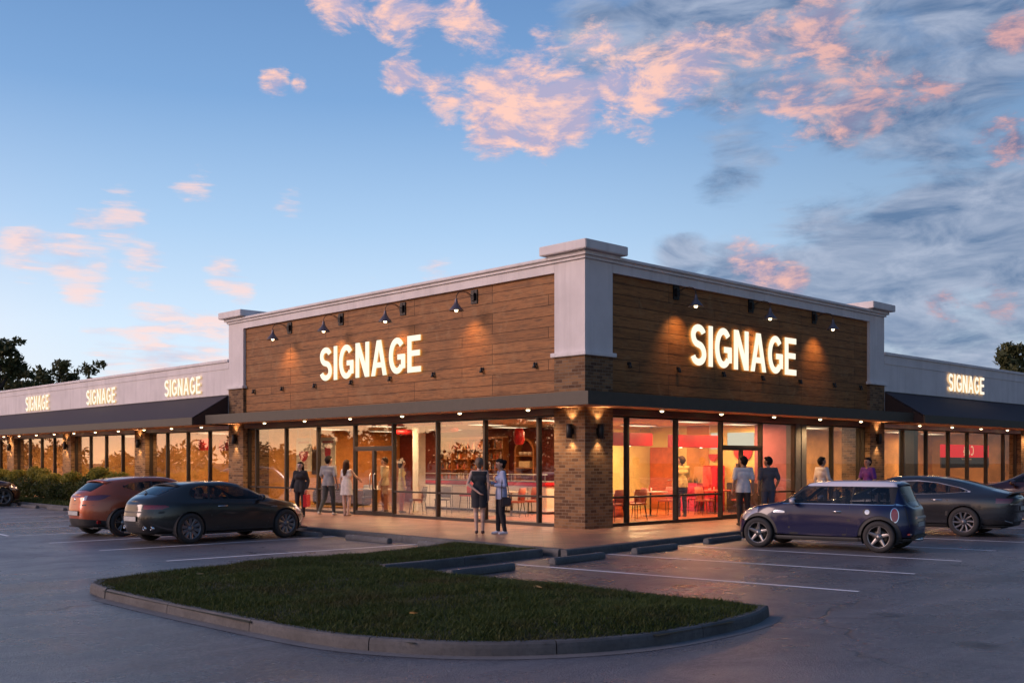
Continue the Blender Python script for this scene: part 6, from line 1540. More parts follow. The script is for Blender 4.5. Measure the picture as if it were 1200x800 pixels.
# ------------------------------------------------------------------ furniture
FZ = .157
def chair(x, y, rz, m, label, z=FZ, group='dining chairs', legs='frame', high=0.):
    t = thing('dining_chair', label, 'chair', (x, y, z), rad(rz), group)
    b = MB(); b.bbox(-.23, .23, -.22, .23, .42+high, .475+high, .022); b.build('seat', m, t)
    b = MB(); V = []; n = 7                                   # curved back
    for i in range(n):
        a = -1+2*i/(n-1)
        for zz, w, d in ((.50, .20, 0), (.70, .225, -.03), (.86, .20, -.06)):
            for th in (0, -.03): V.append((a*w, -.21+d+th+.05*a*a, zz+high))
    F = []
    for i in range(n-1):
        for j in range(2):
            p, q = i*6+j*2, (i+1)*6+j*2; F += [(p, q, q+2, p+2), (p+1, p+3, q+3, q+1)]
        F += [(i*6, i*6+1, i*6+7, i*6+6), (i*6+4, i*6+10, i*6+11, i*6+5)]
    for i in (0, n-1): F += [(i*6, i*6+2, i*6+3, i*6+1), (i*6+2, i*6+4, i*6+5, i*6+3)]
    b.add(V, F, 0, True); b.build('backrest', m, t)
    for sx in (-1, 1):
        for sy in (-1, 1):
            b = MB(); b.tube([(sx*.18, sy*.17, .43+high), (sx*.215, sy*.225, 0)], [.014, .010], 8); b.build('leg', M[legs], t)
    for sx in (-1, 1):
        b = MB(); b.tube([(sx*.17, -.18, .44+high), (sx*.18, -.225, .60+high)], .012, 6); b.build('back_support', M[legs], t)
    return t
def table(x, y, m, label, z=FZ, w=.75, d=.75, h=.74, group='dining tables'):
    t = thing('dining_table', label, 'table', (x, y, z), 0, group)
    b = MB(); b.bbox(-w/2, w/2, -d/2, d/2, h-.035, h, .012); b.build('tabletop', m, t)
    b = MB(); b.lathe([(.028, .02), (.026, h-.06), (.10, h-.036)], (0,0,0), 'z', 14); b.build('pedestal', M['frame'], t)
    b = MB(); b.lathe([(.0, .03), (.05, .028), (.24, .014), (.25, 0), (.0, 0)], (0,0,0), 'z', 24); b.build('base', M['frame'], t)
    return t
def cups(x, y, z, label, col):
    t = thing('table_setting', label, 'tableware', (x, y, z))
    m = MB(); m.lathe([(.03, 0), (.032, .01), (.04, .10), (.036, .10), (.028, .012), (.0, .012)], (.05, .03, 0), 'z', 14); m.build('cup', M['white'], t)
    m = MB(); m.lathe([(.025, 0), (.03, .02), (.03, .12), (.012, .17), (.012, .2), (.0, .2)], (-.07, -.02, 0), 'z', 12); m.build('bottle', M[col], t)
    m = MB(); m.bbox(-.04, .06, .08, .16, 0, .05, .008); m.build('napkin_box', M['steel'], t)
chair(5.05, 2.55, 60, M['coral'], 'coral dining chair left of the small white table')
table(5.95, 2.75, M['white'], 'small white pedestal table in front of the orange door')
cups(5.95, 2.75, FZ+.742, 'cup and bottle on the small white table', 'orange')
chair(6.75, 2.75, 90, M['coral'], 'coral dining chair right of the small white table')
chair(8.4, 3.05, 150, M['magenta'], 'magenta dining chair at the left end of the far table'); chair(9.15, 3.0, 190, M['magenta'], 'magenta dining chair in the middle of the far table')
table(8.55, 2.25, M['coral'], 'coral table beside the dark sideboard', w=1.1); cups(8.5, 2.3, FZ+.742, 'cup and bottle on the coral table', 'red')
chair(8.75, 1.45, 10, M['coral'], 'coral dining chair at the near side of the coral table')
chair(7.65, 2.0, 250, M['coral'], 'coral dining chair at the left of the coral table')
# banquette
t = thing('banquette', 'orange wooden banquette with tall panel back beside the corner pillar', 'bench', (4.0, 3.3, FZ))
m = MB(); m.bbox(-1.0, 1.15, -.25, .30, .0, .43, .02); m.build('base', M['orange'], t)
m = MB(); m.bbox(-1.0, 1.15, -.28, .24, .432, .50, .02); m.build('seat_cushion', M['coral'], t)
m = MB(); m.bbox(-1.0, 1.15, .302, .38, .0, 1.12, .015); m.build('backrest', M['orange'], t)
table(3.6, 2.5, M['white'], 'long white table at the orange banquette', w=1.3); cups(3.9, 2.5, FZ+.742, 'cup and bottle on the long white table', 'orange')
chair(3.1, 1.75, 0, M['coral'], 'coral dining chair nearest the corner pillar'); chair(4.0, 1.7, -12, M['orange'], 'orange dining chair at the long white table')
t = thing('sideboard', 'dark sideboard against the mauve wall behind the man in white', 'cabinet', (9.68, 1.75, FZ))
m = MB(); m.bbox(-.25, .25, -.7, .7, .08, .95, .015); m.build('carcass', M['dark'], t); m = MB(); m.box(-.22, .22, -.66, .66, 0, .079); m.build('plinth', M['frame'], t)
for y in (-.35, .35):
    m = MB(); m.bbox(-.268, -.252, y-.32, y+.32, .12, .91, .006); o = m.build('door', M['dark'], t); m = MB(); m.tube([(-.285, y+.24, .45), (-.285, y+.24, .65)], .008, 6); m.build('handle', M['steel'], o)
o = MB().bbox(-.03, .03, -.19, .19, 0, .62, .01).build('menu_stand', M['dark'], None, (9.66, 2.05, FZ+.952)); tag(o, 'narrow dark menu stand on the sideboard', 'menu stand')
t = thing('tall_cabinet', 'glossy red tall cabinet against the cream wall', 'cabinet', (9.70, 3.12, FZ))
m = MB(); m.bbox(-.22, .22, -.28, .28, .0, 1.5, .015); m.build('carcass', M['red'], t)
for y in (-.14, .14): m = MB(); m.bbox(-.238, -.222, y-.13, y+.13, .06, 1.45, .006); m.build('door', M['red'], t)
t = thing('planter_box', 'magenta planter box with low plants beside the red cabinet', 'planter', (9.5, 3.95, FZ))
m = MB(); m.bbox(-.2, .2, -.45, .45, 0, .92, .015); m.build('box', M['magenta'], t)
r = random.Random(4); m = MB()
for i in range(90):
    x, y = r.uniform(-.16, .16), r.uniform(-.4, .4); a = r.uniform(0, 6.3); h = r.uniform(.08, .22); m.add([(x, y, .9), (x+.03*math.cos(a), y+.03*math.sin(a), .9+h*.6), (x+.06*math.cos(a), y+.06*math.sin(a), .9+h), (x+.03*math.cos(a+.8), y+.03*math.sin(a+.8), .9+h*.5)], [(0,1,2,3)])
m.build('plants', M['leaf'], t)
# orange door and framed things on the back wall
t = thing('interior_door', 'orange panelled door in the cream wall of the dining room', 'door', (9.94, 5.42, FZ), rad(-90))
m = MB(); m.box(-.55, .55, .005, .038, 0, 2.12); m.build('frame', M['orange'], t)
m = MB(); m.bbox(-.47, .47, -.03, .004, .01, 2.05, .008); 
for a, b in ((.15, .9), (1.05, 1.95)): m.bbox(-.36, .36, -.042, -.031, a, b, .008)
d = m.build('leaf', M['orange'], t); m = MB(); m.tube([(.38, -.03, 1.0), (.38, -.08, 1.0), (.28, -.08, 1.0)], .012, 8); m.build('handle', M['steel'], d)
def flat_box(name, x0, x1, y0, y1, z0, z1, m, label, cat, group=None):
    c = ((x0+x1)/2, (y0+y1)/2, (z0+z1)/2); o = MB().bbox(x0-c[0], x1-c[0], y0-c[1], y1-c[1], z0-c[2], z1-c[2], min(.006, abs(x1-x0)*.3, abs(y1-y0)*.3)).build(name, m, None, c); return tag(o, label, cat, group)
M['menu_light'] = mat_emit('lit_menu_panel', (1., .90, .68), .8)
flat_box('menu_board', 9.92, 9.952, 1.75, 2.75, 2.25, 2.72, M['menu_light'], 'lit white menu board on the cream wall above the red bowl', 'menu board')
flat_box('menu_board', 9.92, 9.952, 3.05, 3.4, 2.2, 2.72, M['menu_light'], 'narrow lit menu board beside the tan wall panel', 'menu board')
def half_bowl(x, y, z, r, axis, label):
    t = thing('bowl_picture', label, 'picture', (x, y, z)); m = MB()
    pts = [(r*math.cos(a), r*1.05*math.sin(a)) for a in np.linspace(math.pi, 2*math.pi, 20)]
    m.prism(pts, -.02, .0, axis); m.build('bowl', M['red'], t); m = MB(); m.prism([(-r*1.08, 0), (r*1.08, 0), (r*1.05, .05), (-r*1.05, .05)], -.024, .004, axis); m.build('rim', M['red'], t); return t
half_bowl(9.93, 2.15, 2.18, .36, 'x', 'red half bowl shape hung on the cream wall under the menu board')
half_bowl(9.93, 3.3, 1.98, .18, 'x', 'small red half bowl shape over the red cabinet')
# red box pendants over the dining room
def box_pendant(x0, x1, y, z0, z1, label):
    t = thing('box_pendant', label, 'lamp', ((x0+x1)/2, y, z0), 0, 'red box pendants in the dining room'); h = (x1-x0)/2
    m = MB(); m.bbox(-h, h, -.16, .16, 0, z1-z0, .015); m.build('box_shade', M['red'], t)
    for s in (-h*.7, h*.7):
        m = MB(); m.tube([(s, 0, z1-z0), (s, 0, 2.979-z0)], .006, 6); m.build('cable', M['steel'], t)
    for s in (-h*.6, h*.3):
        m = MB(); m.lathe([(.0, -.012), (.04, -.01), (.045, 0)], (s, 0, -.001), 'z', 12); m.build('spot', M['bulb_soft'], t)
M['bulb_soft'] = mat_emit('soft_bulb', (1., .82, .55), 8)
box_pendant(3.0, 5.55, 2.5, 2.24, 2.62, 'red box pendant hanging nearest the corner pillar'); box_pendant(6.65, 8.95, 2.5, 2.22, 2.60, 'red box pendant hanging toward the mauve wall')
# posters and drum lamps behind the left glass
def poster(y0, y1, z0, z1, x, label, kind):
    t = thing('hanging_poster', label, 'poster', (x, (y0+y1)/2, z0), 0, 'hanging posters behind the glass'); w = (y1-y0)/2; h = z1-z0
    m = MB(); m.bbox(-.012, .012, -w, w, 0, h, .004); m.build('panel', M['poster'], t)
    m = MB(); m.box(-.015, -.0125, -w*.72, w*.72, h*.83, h*.90); 
    for i in range(5): m.box(-.015, -.0125, -w*.5+(i % 2)*.05, w*.5-(i % 3)*.07, h*(.08+.045*i), h*(.095+.045*i))
    m.build('blurred_caption', M['coral'], t)
    m = MB()
    if kind == 'bowl': m.prism([(w*.62*math.cos(a), h*.60+w*.75*math.sin(a)) for a in np.linspace(math.pi, 2*math.pi, 18)], -.017, -.0125, 'x')
    else:
        for s in (-1, 1): m.prism([(s*w*.14+w*.26*math.cos(a), h*.58+w*.45*math.sin(a)) for a in np.linspace(0, 2*math.pi, 18)[:-1]], -.017-.001*s, -.0125, 'x')
    m.build('printed_shape', M['red'], t)
    for s in (-.8, .8):
        m = MB(); m.tube([(0, s*w, h), (0, s*w, 2.979-z0)], .004, 6); m.build('cord', M['steel'], t)
M['poster'] = mat_plain('poster_board', (.72, .60, .38), .5, var=.04)
poster(13.72, 14.68, 1.45, 2.6, 1.2, 'cream hanging poster with a red bowl shape', 'bowl'); poster(12.28, 13.18, 1.46, 2.6, 1.2, 'cream hanging poster with a red fruit shape', 'fruit')
def drum(x, y, z, r, h, m, label, cable=True):
    t = thing('drum_pendant', label, 'lamp', (x, y, z), 0, 'red pendant lamps in the bar')
    b = MB(); b.lathe([(r*.7, 0), (r, h*.25), (r, h*.75), (r*.7, h), (.02, h+.01)], (0,0,0), 'z', 24); b.build('lamp_shade', m, t)
    b = MB(); b.tube([(0, 0, h), (0, 0, 2.979-z)], .006, 6); b.build('cable', M['frame'], t)
    b = MB(); b.lathe([(.0, .02), (.05, .04), (.06, .1), (.0, .16)], (0,0,0), 'z', 12); b.build('bulb', M['bulb_soft'], t)
drum(2.6, 4.95, 2.28, .16, .48, M['red'], 'tall red lantern by the arched shelf'); drum(3.1, 10.9, 2.68, .42, .18, M['red'], 'wide red drum lamp over the round tables'); drum(2.4, 8.0, 2.70, .38, .16, M['red'], 'wide red drum lamp near the white column')
# long bar counter
t = thing('bar_counter', 'long white bar counter with a red padded edge', 'counter', (4.5, 8.6, FZ))
m = MB(); m.bbox(-.3, .3, -3.2, 3.3, .08, .86, .02); m.build('front_panel', M['white'], t); m = MB(); m.bbox(-.36, .36, -3.25, 3.35, .862, .985, .04); m.build('padded_edge', M['red'], t)
m = MB(); m.bbox(-.33, .36, -3.22, 3.32, .987, 1.02, .01); m.build('countertop', M['grey_fab'], t); m = MB(); m.box(-.25, .25, -3.15, 3.25, 0, .079); m.build('plinth', M['frame'], t)
for y in (-2.4, -1.2, 0, 1.2, 2.4): m = MB(); m.box(-.304, -.3005, y-.01, y+.01, .1, .84); m.build('panel_joint', M['frame'], t)
t = thing('glass_screen', 'low curved glass screen along the bar counter', 'screen', (4.35, 8.6, FZ+1.022))
m = MB(); m.tube([(0, -3.1, .2), (0, 0, .2), (0, 3.2, .2)], .018, 8); m.build('rail', M['steel'], t)
for y in (-3.0, -1.5, 0, 1.5, 3.1): m = MB(); m.tube([(0, y, 0), (0, y, .2)], .012, 8); m.build('post', M['steel'], t)
# bottle shelf on the dark red wall
t = thing('bottle_shelf', 'wide lit bottle shelf on the dark red bar wall', 'shelf', (7.3, 12.4, FZ)); r = random.Random(2)
m = MB(); m.box(.15, .19, -1.9, 1.9, .9, 2.55); m.build('back_panel', M['wood_warm'], t)
for z in (.95, 1.33, 1.71, 2.09, 2.47): m = MB(); m.bbox(-.12, .149, -1.9, 1.9, z-.015, z+.015, .004); m.build('shelf_board', M['wood_warm'], t)
for y in (-1.9, -.95, 0, .95, 1.9): m = MB(); m.box(-.118, .148, y-.012, y+.012, .97, 2.45); m.build('divider', M['wood_warm'], t)
k = 0; cols = ['orange', 'wood_warm', 'white', 'coral', 'dark', 'poster', 'grey_fab']; bt = {}
for z in (.967, 1.347, 1.727, 2.107):
    y = -1.82
    while y < 1.84:
        if min(abs(y-q) for q in (-1.9, -.95, 0, .95, 1.9)) > .06 and r.random() < .85:
            c = r.choice(cols)
            if c not in bt:
                b = MB(); b.lathe([(.0, 0), (.034, 0), (.036, .02), (.036, .15), (.014, .21), (.014, .27), (.0, .27)], (0,0,0), 'z', 10); o = b.build('bottle', M[c]); bt[c] = o
            else: o = bt[c].copy(); COL.objects.link(o)
            o.location = (7.3+r.uniform(-.04, .05), 12.4+y, FZ+z); o.scale = (1, 1, r.uniform(.75, 1.)); tag(o, 'bottle on the lit shelf of the dark red bar wall', 'bottle', 'bottles on the bar shelf')
        y += r.uniform(.09, .16)
# arched shelf
t = thing('arched_shelf', 'arched wooden display shelf on the dark red wall', 'shelf', (7.3, 9.4, FZ+.95))
a = [(-.5+.0, 0)]+[(.5*math.cos(w), 1.0+.5*math.sin(w)) for w in np.linspace(math.pi, 0, 20)]+[(.5, 0)]; b = [(-.42, .0)]+[(.42*math.cos(w), 1.0+.42*math.sin(w)) for w in np.linspace(math.pi, 0, 20)]+[(.42, 0)]
m = MB(); n = len(a); V = [(-.12, p[0], p[1]) for p in a]+[(-.12, p[0], p[1]) for p in b]+[(.15, p[0], p[1]) for p in a]+[(.15, p[0], p[1]) for p in b]
F = []
for i in range(n-1): F += [(i, i+1, n+i+1, n+i), (i, 2*n+i, 2*n+i+1, i+1), (n+i, n+i+1, 3*n+i+1, 3*n+i)]
m.add(V, F); m.build('arch_frame', M['wood_warm'], t)
for z in (.02, .45, .88): m = MB(); m.box(-.11, .15, -.419, .419, z-.02, z+.02); m.build('shelf_board', M['wood_warm'], t)
for i, (y, z) in enumerate(((-.22, .90), (0, .90), (.22, .90))):
    o = MB().lathe([(.0, 0), (.06, 0), (.085, .05), (.08, .12), (.07, .12), (.0, .03)], (0,0,0), 'z', 14).build('bowl', M['white'], None, (7.25, 9.4+y, FZ+.95+z+.001)); tag(o, 'white bowl on the upper board of the arched shelf', 'bowl', 'bowls on the arched shelf')
o = MB().bbox(-.08, .08, -.28, .28, 0, .22, .02).build('bread_box', M['poster'], None, (7.25, 9.4, FZ+.95+.471)); tag(o, 'pale box on the middle board of the arched shelf', 'box')
# seating by the left glass
chair(1.55, 8.35, 35, M['grey_fab'], 'grey chair beside the white column near the glass'); chair(2.3, 8.05, 120, M['grey_fab'], 'grey chair turned toward the white column'); chair(2.0, 11.5, -30, M['grey_fab'], 'grey chair behind the woman in the white dress'); chair(3.5, 8.2, 100, M['red'], 'red chair at the bar counter behind the black dress', high=.1)
table(1.9, 10.95, M['white'], 'square white table behind the glass door', w=.9, d=.9); cups(1.9, 10.95, FZ+.742, 'cup and bottle on the square white table', 'red')
chair(2.6, 5.1, 20, M['coral'], 'coral chair close to the corner glass'); chair(3.3, 5.2, 80, M['coral'], 'coral chair under the red lantern'); table(2.9, 5.6, M['white'], 'white table under the red lantern')
t = thing('lounge_sofa', 'dark brown lounge sofa behind the hanging posters', 'sofa', (2.6, 13.9, FZ), rad(90))
M['sofa'] = mat_plain('brown_leather', (.07, .026, .02), .45); m = MB(); m.bbox(-1., 1., -.4, .4, .08, .42, .05); m.build('base', M['sofa'], t); m = MB(); m.bbox(-1., 1., .25, .5, .1, .86, .07); m.build('backrest', M['sofa'], t)
for s in (-1, 1):
    m = MB(); m.bbox(s*1.0, s*1.2, -.42, .5, .1, .62, .06); m.build('armrest', M['sofa'], t); m = MB(); m.bbox(s*.5-.48, s*.5+.48, -.42, .22, .425, .52, .04); m.build('seat_cushion', M['sofa'], t)
flat_box('wall_screen', 3.3, 4.1, 16.90, 16.945, 1.3, 2.25, M['dark'], 'tall dark wall panel on the tan end wall', 'screen')
# wings
flat_box('wall_panel', 2.0, 2.05, 22.55, 23.45, 2.24, 2.7, M['red'], 'red hanging panel in the wing window behind the dark coupe', 'panel'); flat_box('wall_panel', 2.0, 2.05, 20.6, 21.65, 2.22, 2.68, M['red'], 'red hanging panel beside the brick pillar under the left tall column', 'panel')
for i, (y, lb) in enumerate(((22.55, 'a'), (23.45, 'b'))): pass
M['red_light'] = mat_emit('glowing_red_panel', (1., .015, .025), .95)  # cafe sign panel emits its own red, nothing shines behind it
M['letter_light'] = mat_emit('glowing_letters', (1., .62, .34), 1.1)  # sign letters emit their own colour too
t = thing('hanging_cafe_sign', 'red and black sign reading Cafe backwards inside the wing window', 'sign', (24.1, 1.0, 1.53))
m = MB(); m.bbox(-2.28, 2.28, -.03, .03, .42, .93, .008); m.build('red_panel', M['red_light'], t); m = MB(); m.bbox(-2.28, 2.28, -.03, .03, 0, .418, .008); m.build('black_panel', M['dark'], t)
for s in (-1.8, 1.8): m = MB(); m.tube([(s, 0, .93), (s, 0, 1.449)], .008, 6); m.build('cable', M['steel'], t)
def strokes_text(parent, name, strips, m, x0, z0, h, y, mirror=True):
    b = MB()
    for l, r in strips:
        n = len(l); f = lambda p, d: (x0-p.x*h if mirror else x0+p.x*h, d, z0+p.y*h)
        V = [f(p, y) for p in l]+[f(p, y) for p in r]+[f(p, y+.006) for p in l]+[f(p, y+.006) for p in r]
        F = [(i, i+1, n+i+1, n+i) for i in range(n-1)]+[(2*n+i, 2*n+i+1, 3*n+i+1, 3*n+i) for i in range(n-1)]+[(i, i+1, 2*n+i+1, 2*n+i) for i in range(n-1)]+[(n+i, n+i+1, 3*n+i+1, 3*n+i) for i in range(n-1)]
        b.add(V, F)
    return b.build(name, m, parent)
sh = lambda pts, dx, t=.11: stroke([(x+dx, y) for x, y in pts], t)
cafe = [sh(arc(.4, .5, .36, .44, 50, 310, 20), 0), sh(arc(.25, .3, .2, .25, 0, 360, 20), .95), sh([(.45, .55), (.45, .04)], .95), sh(arc(.30, .78, .13, .17, 0, 180, 8)+[(.17, .04)], 1.48), sh([(.02, .55), (.36, .55)], 1.48), sh([(.05, .3), (.45, .3)]+arc(.25, .3, .2, .25, 0, 310, 16), 1.93), sh([(.22, .68), (.36, .84)], 1.93, .09)]
strokes_text(t, 'letters', cafe, M['letter_light'], .72, .50, .40, -.040)
m = MB(); r = random.Random(5); x = -.42
while x < .5: w_ = r.uniform(.03, .07); m.box(x, x+w_, -.036, -.0305, .32, .32+r.choice([.05, .07])); x += w_+.025
m.build('small_caption', M['poster'], t)
for i, (x, y) in enumerate(((19.6, 1.6), (21.2, 2.2))): chair(x, y, 40+i*70, M['coral'], ['chair in the short wing beneath the cafe sign, left', 'chair in the short wing beneath the cafe sign, right'][i], .158)
table(20.4, 1.9, M['white'], 'white table in the short wing near the cafe sign', .158)
for i, (x, y, rz) in enumerate(((2.6, 26.6, 20), (2.5, 28.0, 60), (2.3, 29.4, -20))): chair(x, y, rz, M['red'], ['red chair in the long wing nearest its second pillar', 'red chair in the middle of the long wing window', 'red chair in the long wing behind the shrubs'][i], .158)
table(2.9, 27.4, M['white'], 'white table among the red chairs of the long wing', .158)
flat_box('wardrobe', 2.6, 3.3, 34.4, 35.6, .158, 2.3, M['wood_warm'], 'tall brown cupboard in the far part of the long wing', 'cupboard')
flat_box('display_case', 2.2, 2.9, 36.8, 38.2, .158, 1.2, M['white'], 'low white display case in the far part of the long wing', 'display case')
# ------------------------------------------------------------------ ceiling lamps of the rooms
CLP = []
def ceiling_lamp(x, y, e, col, label, w=1.2, d=.6, z=2.978, vis=True):
    m = MB(); m.bbox(-w/2, w/2, -d/2, d/2, -.05, -.001, .01); o = m.build('ceiling_lamp', M['white'], None, (x, y, z)); tag(o, label, 'lamp', 'ceiling lamps inside the shops')
    m = MB(); m.box(-w/2+.04, w/2-.04, -d/2+.04, d/2-.04, -.056, -.0505); m.build('diffuser', M['bulb_panel'], o)
    lamp('room_light', 'AREA', (x, y, z-.07), e*(.40 if y < 17.2 and x < 15 else .50), col, sx=w, sy=d)
M['bulb_panel'] = mat_emit('lamp_diffuser', (1., .80, .52), 1.6)
IW = (1., .62, .30); IR = (1., .44, .17)
for x, y, e, c, lb in ((2.6, 14.6, 230, IW, 'ceiling lamp over the lounge sofa'), (2.0, 10.6, 250, IW, 'ceiling lamp over the glass door'), (5.6, 15.4, 120, IR, 'ceiling lamp in the far lounge corner'), (3.4, 7.2, 95, IW, 'ceiling lamp over the bar counter'), (5.9, 12.2, 140, IR, 'ceiling lamp before the bottle shelf'), (5.7, 8.6, 75, IR, 'ceiling lamp before the arched shelf'), (2.2, 3.4, 100, IW, 'ceiling lamp at the corner glass'),
                       (4.4, 4.4, 430, IW, 'ceiling lamp over the banquette'), (7.4, 4.4, 480, IW, 'ceiling lamp before the orange door'), (6.0, 1.3, 330, IR, 'ceiling lamp over the small white table'), (8.8, 1.6, 330, IR, 'ceiling lamp over the coral table'), (11.6, 1.9, 190, IW, 'ceiling lamp in the side unit behind the pier'), (13.7, 1.9, 190, IW, 'ceiling lamp in the side unit by the right pillar'),
                       (16.9, 2.0, 220, IW, 'ceiling lamp in the short wing nearest the right pillar'), (20.8, 2.2, 240, IW, 'ceiling lamp in the short wing before the cafe sign'), (24.6, 2.6, 240, IW, 'ceiling lamp in the short wing beyond the cafe sign'), (31, 2.2, 200, IW, 'ceiling lamp in the last part of the short wing')):
    ceiling_lamp(x, y, e, c, lb)
for i, (y, e) in enumerate(((19.2, 210), (22.4, 210), (27, 200), (30, 200), (34, 230), (37.3, 230), (41.6, 230), (45, 200), (50, 220))):
    ceiling_lamp(2.2, y, e, IW, 'ceiling lamp in the long wing, %s from the left tall column' % nth(i, 0, 0, 0))
# ------------------------------------------------------------------ trees and shrubs
def leaf_cloud(name, blobs, n, size, m, seed, parent=None, shell=.55, flat=1., mats2=None):
    """leaf-sized faces through overlapping clumps: blobs are (x, y, z, rx, ry, rz)"""
    r = np.random.default_rng(seed); B = np.array(blobs, float); vol = B[:, 3]*B[:, 4]*B[:, 5]; pick = r.choice(len(B), n, p=vol/vol.sum()); b = B[pick]
    d = r.normal(size=(n, 3)); d /= np.linalg.norm(d, axis=1)[:, None]; rad_ = (shell+(1-shell)*r.uniform(0, 1, n))**1*r.uniform(.85, 1.08, n)
    C = b[:, :3]+d*b[:, 3:]*rad_[:, None]
    a = r.normal(size=(n, 3))+d*.6; a /= np.linalg.norm(a, axis=1)[:, None]; t = np.cross(a, r.normal(size=(n, 3))); t /= np.linalg.norm(t, axis=1)[:, None]; w = np.cross(a, t)
    s = size*r.uniform(.5, 1.4, n)[:, None]
    V = np.stack([C-t*s, C-w*s*.42+a*s*.12, C+t*s, C+w*s*.42+a*s*.12], 1).reshape(-1, 3); F = np.arange(n*4).reshape(-1, 4)
    return np_mesh(name, V, F, m, parent, None if mats2 is None else mats2(C))
def tree(name, label, loc, H, R, seed, n, leafm='leaf', size=.22, group=None, crown0=.35, wide=1.):
    t = thing(name, label, 'tree', loc, 0, group); r = random.Random(seed); m = MB()
    top = Vector((r.uniform(-.3, .3), r.uniform(-.3, .3), H*.8)); k = H*.028
    mid = Vector((r.uniform(-.2, .2), r.uniform(-.2, .2), H*.4)); m.tube([(0, 0, -.1), (0, 0, .25), tuple(mid), tuple(top)], [k*1.5, k, k*.7, k*.15], 9)
    blobs = []
    nl = 11
    for i in range(nl):
        z = H*(crown0+(.95-crown0)*(i+.3)/nl); f = (z/H-crown0)/(1-crown0); ang = i*2.4+r.uniform(-.5, .5); reach = R*wide*(.95*math.sin(math.pi*min(.97, .22+.75*f)))*r.uniform(.6, 1.1)
        p0 = Vector((0, 0, max(H*.2, z-H*.14))); p0.xy = mid.xy if z < H*.6 else top.xy; e = Vector((math.cos(ang)*reach, math.sin(ang)*reach, z))
        m.tube([tuple(p0), tuple(p0.lerp(e, .55)+Vector((0, 0, H*.02))), tuple(e)], [k*.45, k*.28, k*.08], 6)
        q = R*r.uniform(.26, .42); blobs.append((e.x, e.y, e.z, q, q, q*.72))
        for j in range(2): o = Vector((r.uniform(-1, 1), r.uniform(-1, 1), r.uniform(-.6, .6)))*R*.38; qq = R*r.uniform(.14, .26); blobs.append((e.x+o.x, e.y+o.y, e.z+o.z, qq, qq, qq*.75))
        c = p0.lerp(e, .5); blobs.append((c.x, c.y, c.z, q*.7, q*.7, q*.5))
    blobs.append((top.x, top.y, H*.93, R*.3, R*.3, R*.25))
    m.build('trunk', M['bark'], t); leaf_cloud('crown', blobs, n, size, M[leafm], seed, t, .45)
    return t
def dir_xy(u, dist): 
    d = dirpx(u, 540); return (CAMP[0]+d.x*dist, CAMP[1]+d.y*dist, -.06)
# beyond the long wing
def hz(v, dist): return 1.8+.06+(540-v)/FPX*dist
for i, (u, v, dist, R, n, lb) in enumerate(((-4, 396, 76, 2.5, 5200, 'tallest dark tree beyond the long wing, cut by the frame edge'), (14, 424, 80, 2.0, 2600, 'low dark tree beside the tallest one beyond the long wing'), (46, 432, 86, 1.8, 2000, 'small loose dark tree in a gap beyond the long wing'), (66, 416, 88, 2.1, 2500, 'loose dark tree in the middle of the group beyond the long wing'), (100, 420, 90, 2.3, 2800, 'loose dark tree nearest the first small sign beyond the long wing'))):
    tree('background_tree', lb, dir_xy(u, dist), hz(v, dist)*.93, R, 20+i, n, 'leaf', .20, 'trees beyond the long wing')
tree('background_tree', 'single green tree beyond the short wing at the right', dir_xy(1185, 80), hz(399, 80)*.93, 2.3, 40, 5500, 'leaf', .2)
# trees across the street, seen in the shop glass
r = random.Random(11); names = ['round', 'broad', 'slender', 'low', 'spreading', 'tall', 'dense', 'ragged', 'young', 'old', 'lopsided', 'squat', 'full', 'thin', 'leaning', 'bushy', 'dark', 'open', 'dusky', 'heavy']
for i in range(16):
    y = -30+i*8.5+r.uniform(-2.5, 2.5); x = -62+r.uniform(-7, 7); Ht = r.uniform(4.5, 7.5) if i not in (7, 10) else 10.5
    tree('street_tree', '%s tree across the street, mirrored in the shop glass' % names[i], (x, y, -.06), Ht, Ht*.42, 60+i, 2200, 'leaf_far', .34, 'trees across the street')
for i in range(6):
    x = 2+i*12+r.uniform(-3, 3); Ht = r.uniform(5, 8)
    tree('street_tree', '%s tree along the far street, mirrored in the right windows' % names[-1-i], (x, -64+r.uniform(-5, 5), -.06), Ht, Ht*.42, 90+i, 2000, 'leaf_far', .34, 'trees along the far street')
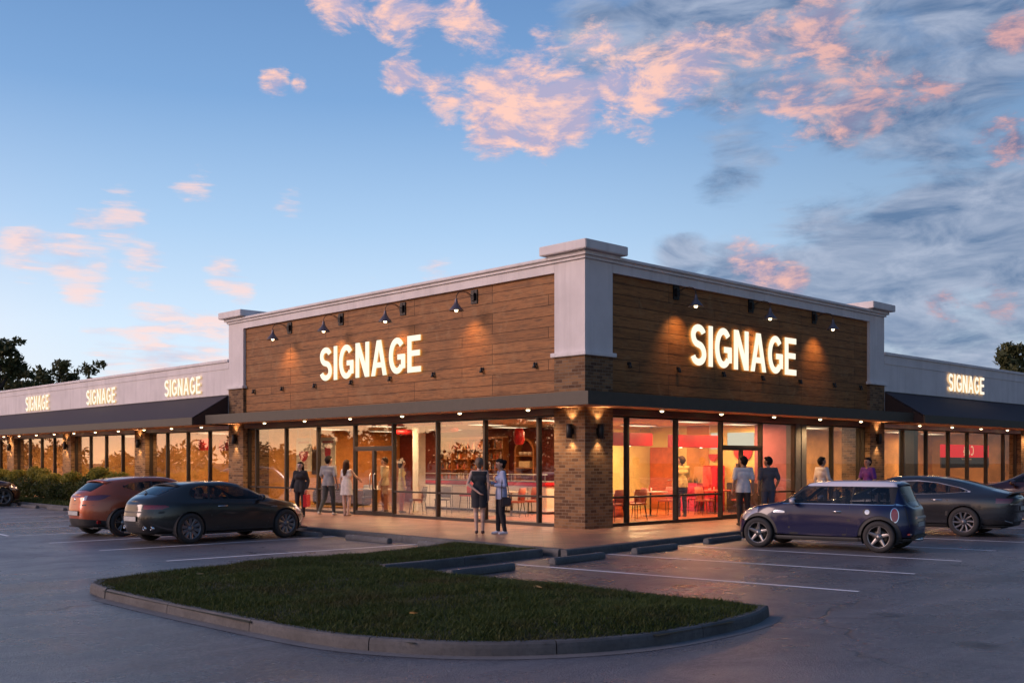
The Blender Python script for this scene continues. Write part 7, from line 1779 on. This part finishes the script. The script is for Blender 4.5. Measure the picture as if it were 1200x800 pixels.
def treeline(name, pts, label, seed, n):
    r = np.random.default_rng(seed); bl = []
    for i in range(len(pts)-1):
        a, b = np.array(pts[i]), np.array(pts[i+1]); k = int(np.hypot(*(b-a))/2.2)
        for j in range(k):
            p = a+(b-a)*j/k+r.normal(0, 1.5, 2); h = r.uniform(3.5, 6.5)*(1+.25*math.sin(j*.35)); bl.append((p[0], p[1], h*.45, 2.4, 2.4, h*.52))
    return tag(leaf_cloud(name, bl, n, .55, M['leaf_far'], seed, None, .3), label, 'trees', None, 'stuff')
treeline('far_woods', [(-84, -70), (-86, 30), (-80, 150), (-40, 210)], 'dark far band of trees beyond the street, mirrored in the glass', 3, 16000)
treeline('far_woods', [(-84, -70), (-20, -92), (90, -86)], 'dark far band of trees beyond the car park, mirrored in the right windows', 4, 11000)
# shrubs before the long wing
k = 0
for i, (y, x, h, w) in enumerate(((37.5, -2.1, 1.25, 1.0), (35.2, -2.1, 1.25, 1.1), (32.9, -2.15, 1.2, 1.1), (30.6, -2.2, 1.25, 1.15), (28.4, -2.3, 1.15, 1.1), (26.2, -2.3, 1.2, 1.15), (24.0, -2.3, 1.25, 1.15), (21.9, -2.3, 1.2, 1.1))):
    t = thing('shrub', 'rounded dark shrub on the lawn of the long wing, %s counted from the orange hatchback' % nth(7-i, 0, 0, 0), 'shrub', (x, y, .12), 0, 'shrubs before the long wing'); h *= .86+.12*(i % 3 == 0); w *= .82; rr = random.Random(70+i)
    bl = [(rr.uniform(-.3, .3), rr.uniform(-.8, .8)*w, h*rr.uniform(.3, .6), w*rr.uniform(.4, .6), w*rr.uniform(.45, .65), h*.38) for _ in range(9)]
    leaf_cloud('foliage', bl, 3000, .055, M['hedge'], 100+i, t, .5)
    m = MB()
    for q in range(5): a = rr.uniform(0, 6.3); m.tube([(0, 0, -.05), (.12*math.cos(a), .3*math.sin(a), h*.35), (.25*math.cos(a), .6*math.sin(a), h*.65)], [.03, .02, .006], 6)
    m.build('stems', M['bark'], t)
    tip = [(.2+rr.uniform(-.2, .25), rr.uniform(-.8, .8)*w, h*rr.uniform(.85, 1.05), w*.4, w*.3, h*.22) for _ in range(6)]
    leaf_cloud('window_lit_tops', tip, 2600, .06, M['hedge_lit_top'], 140+i, t, .3)  # shrub tops with the glow of the windows put into their leaf colour
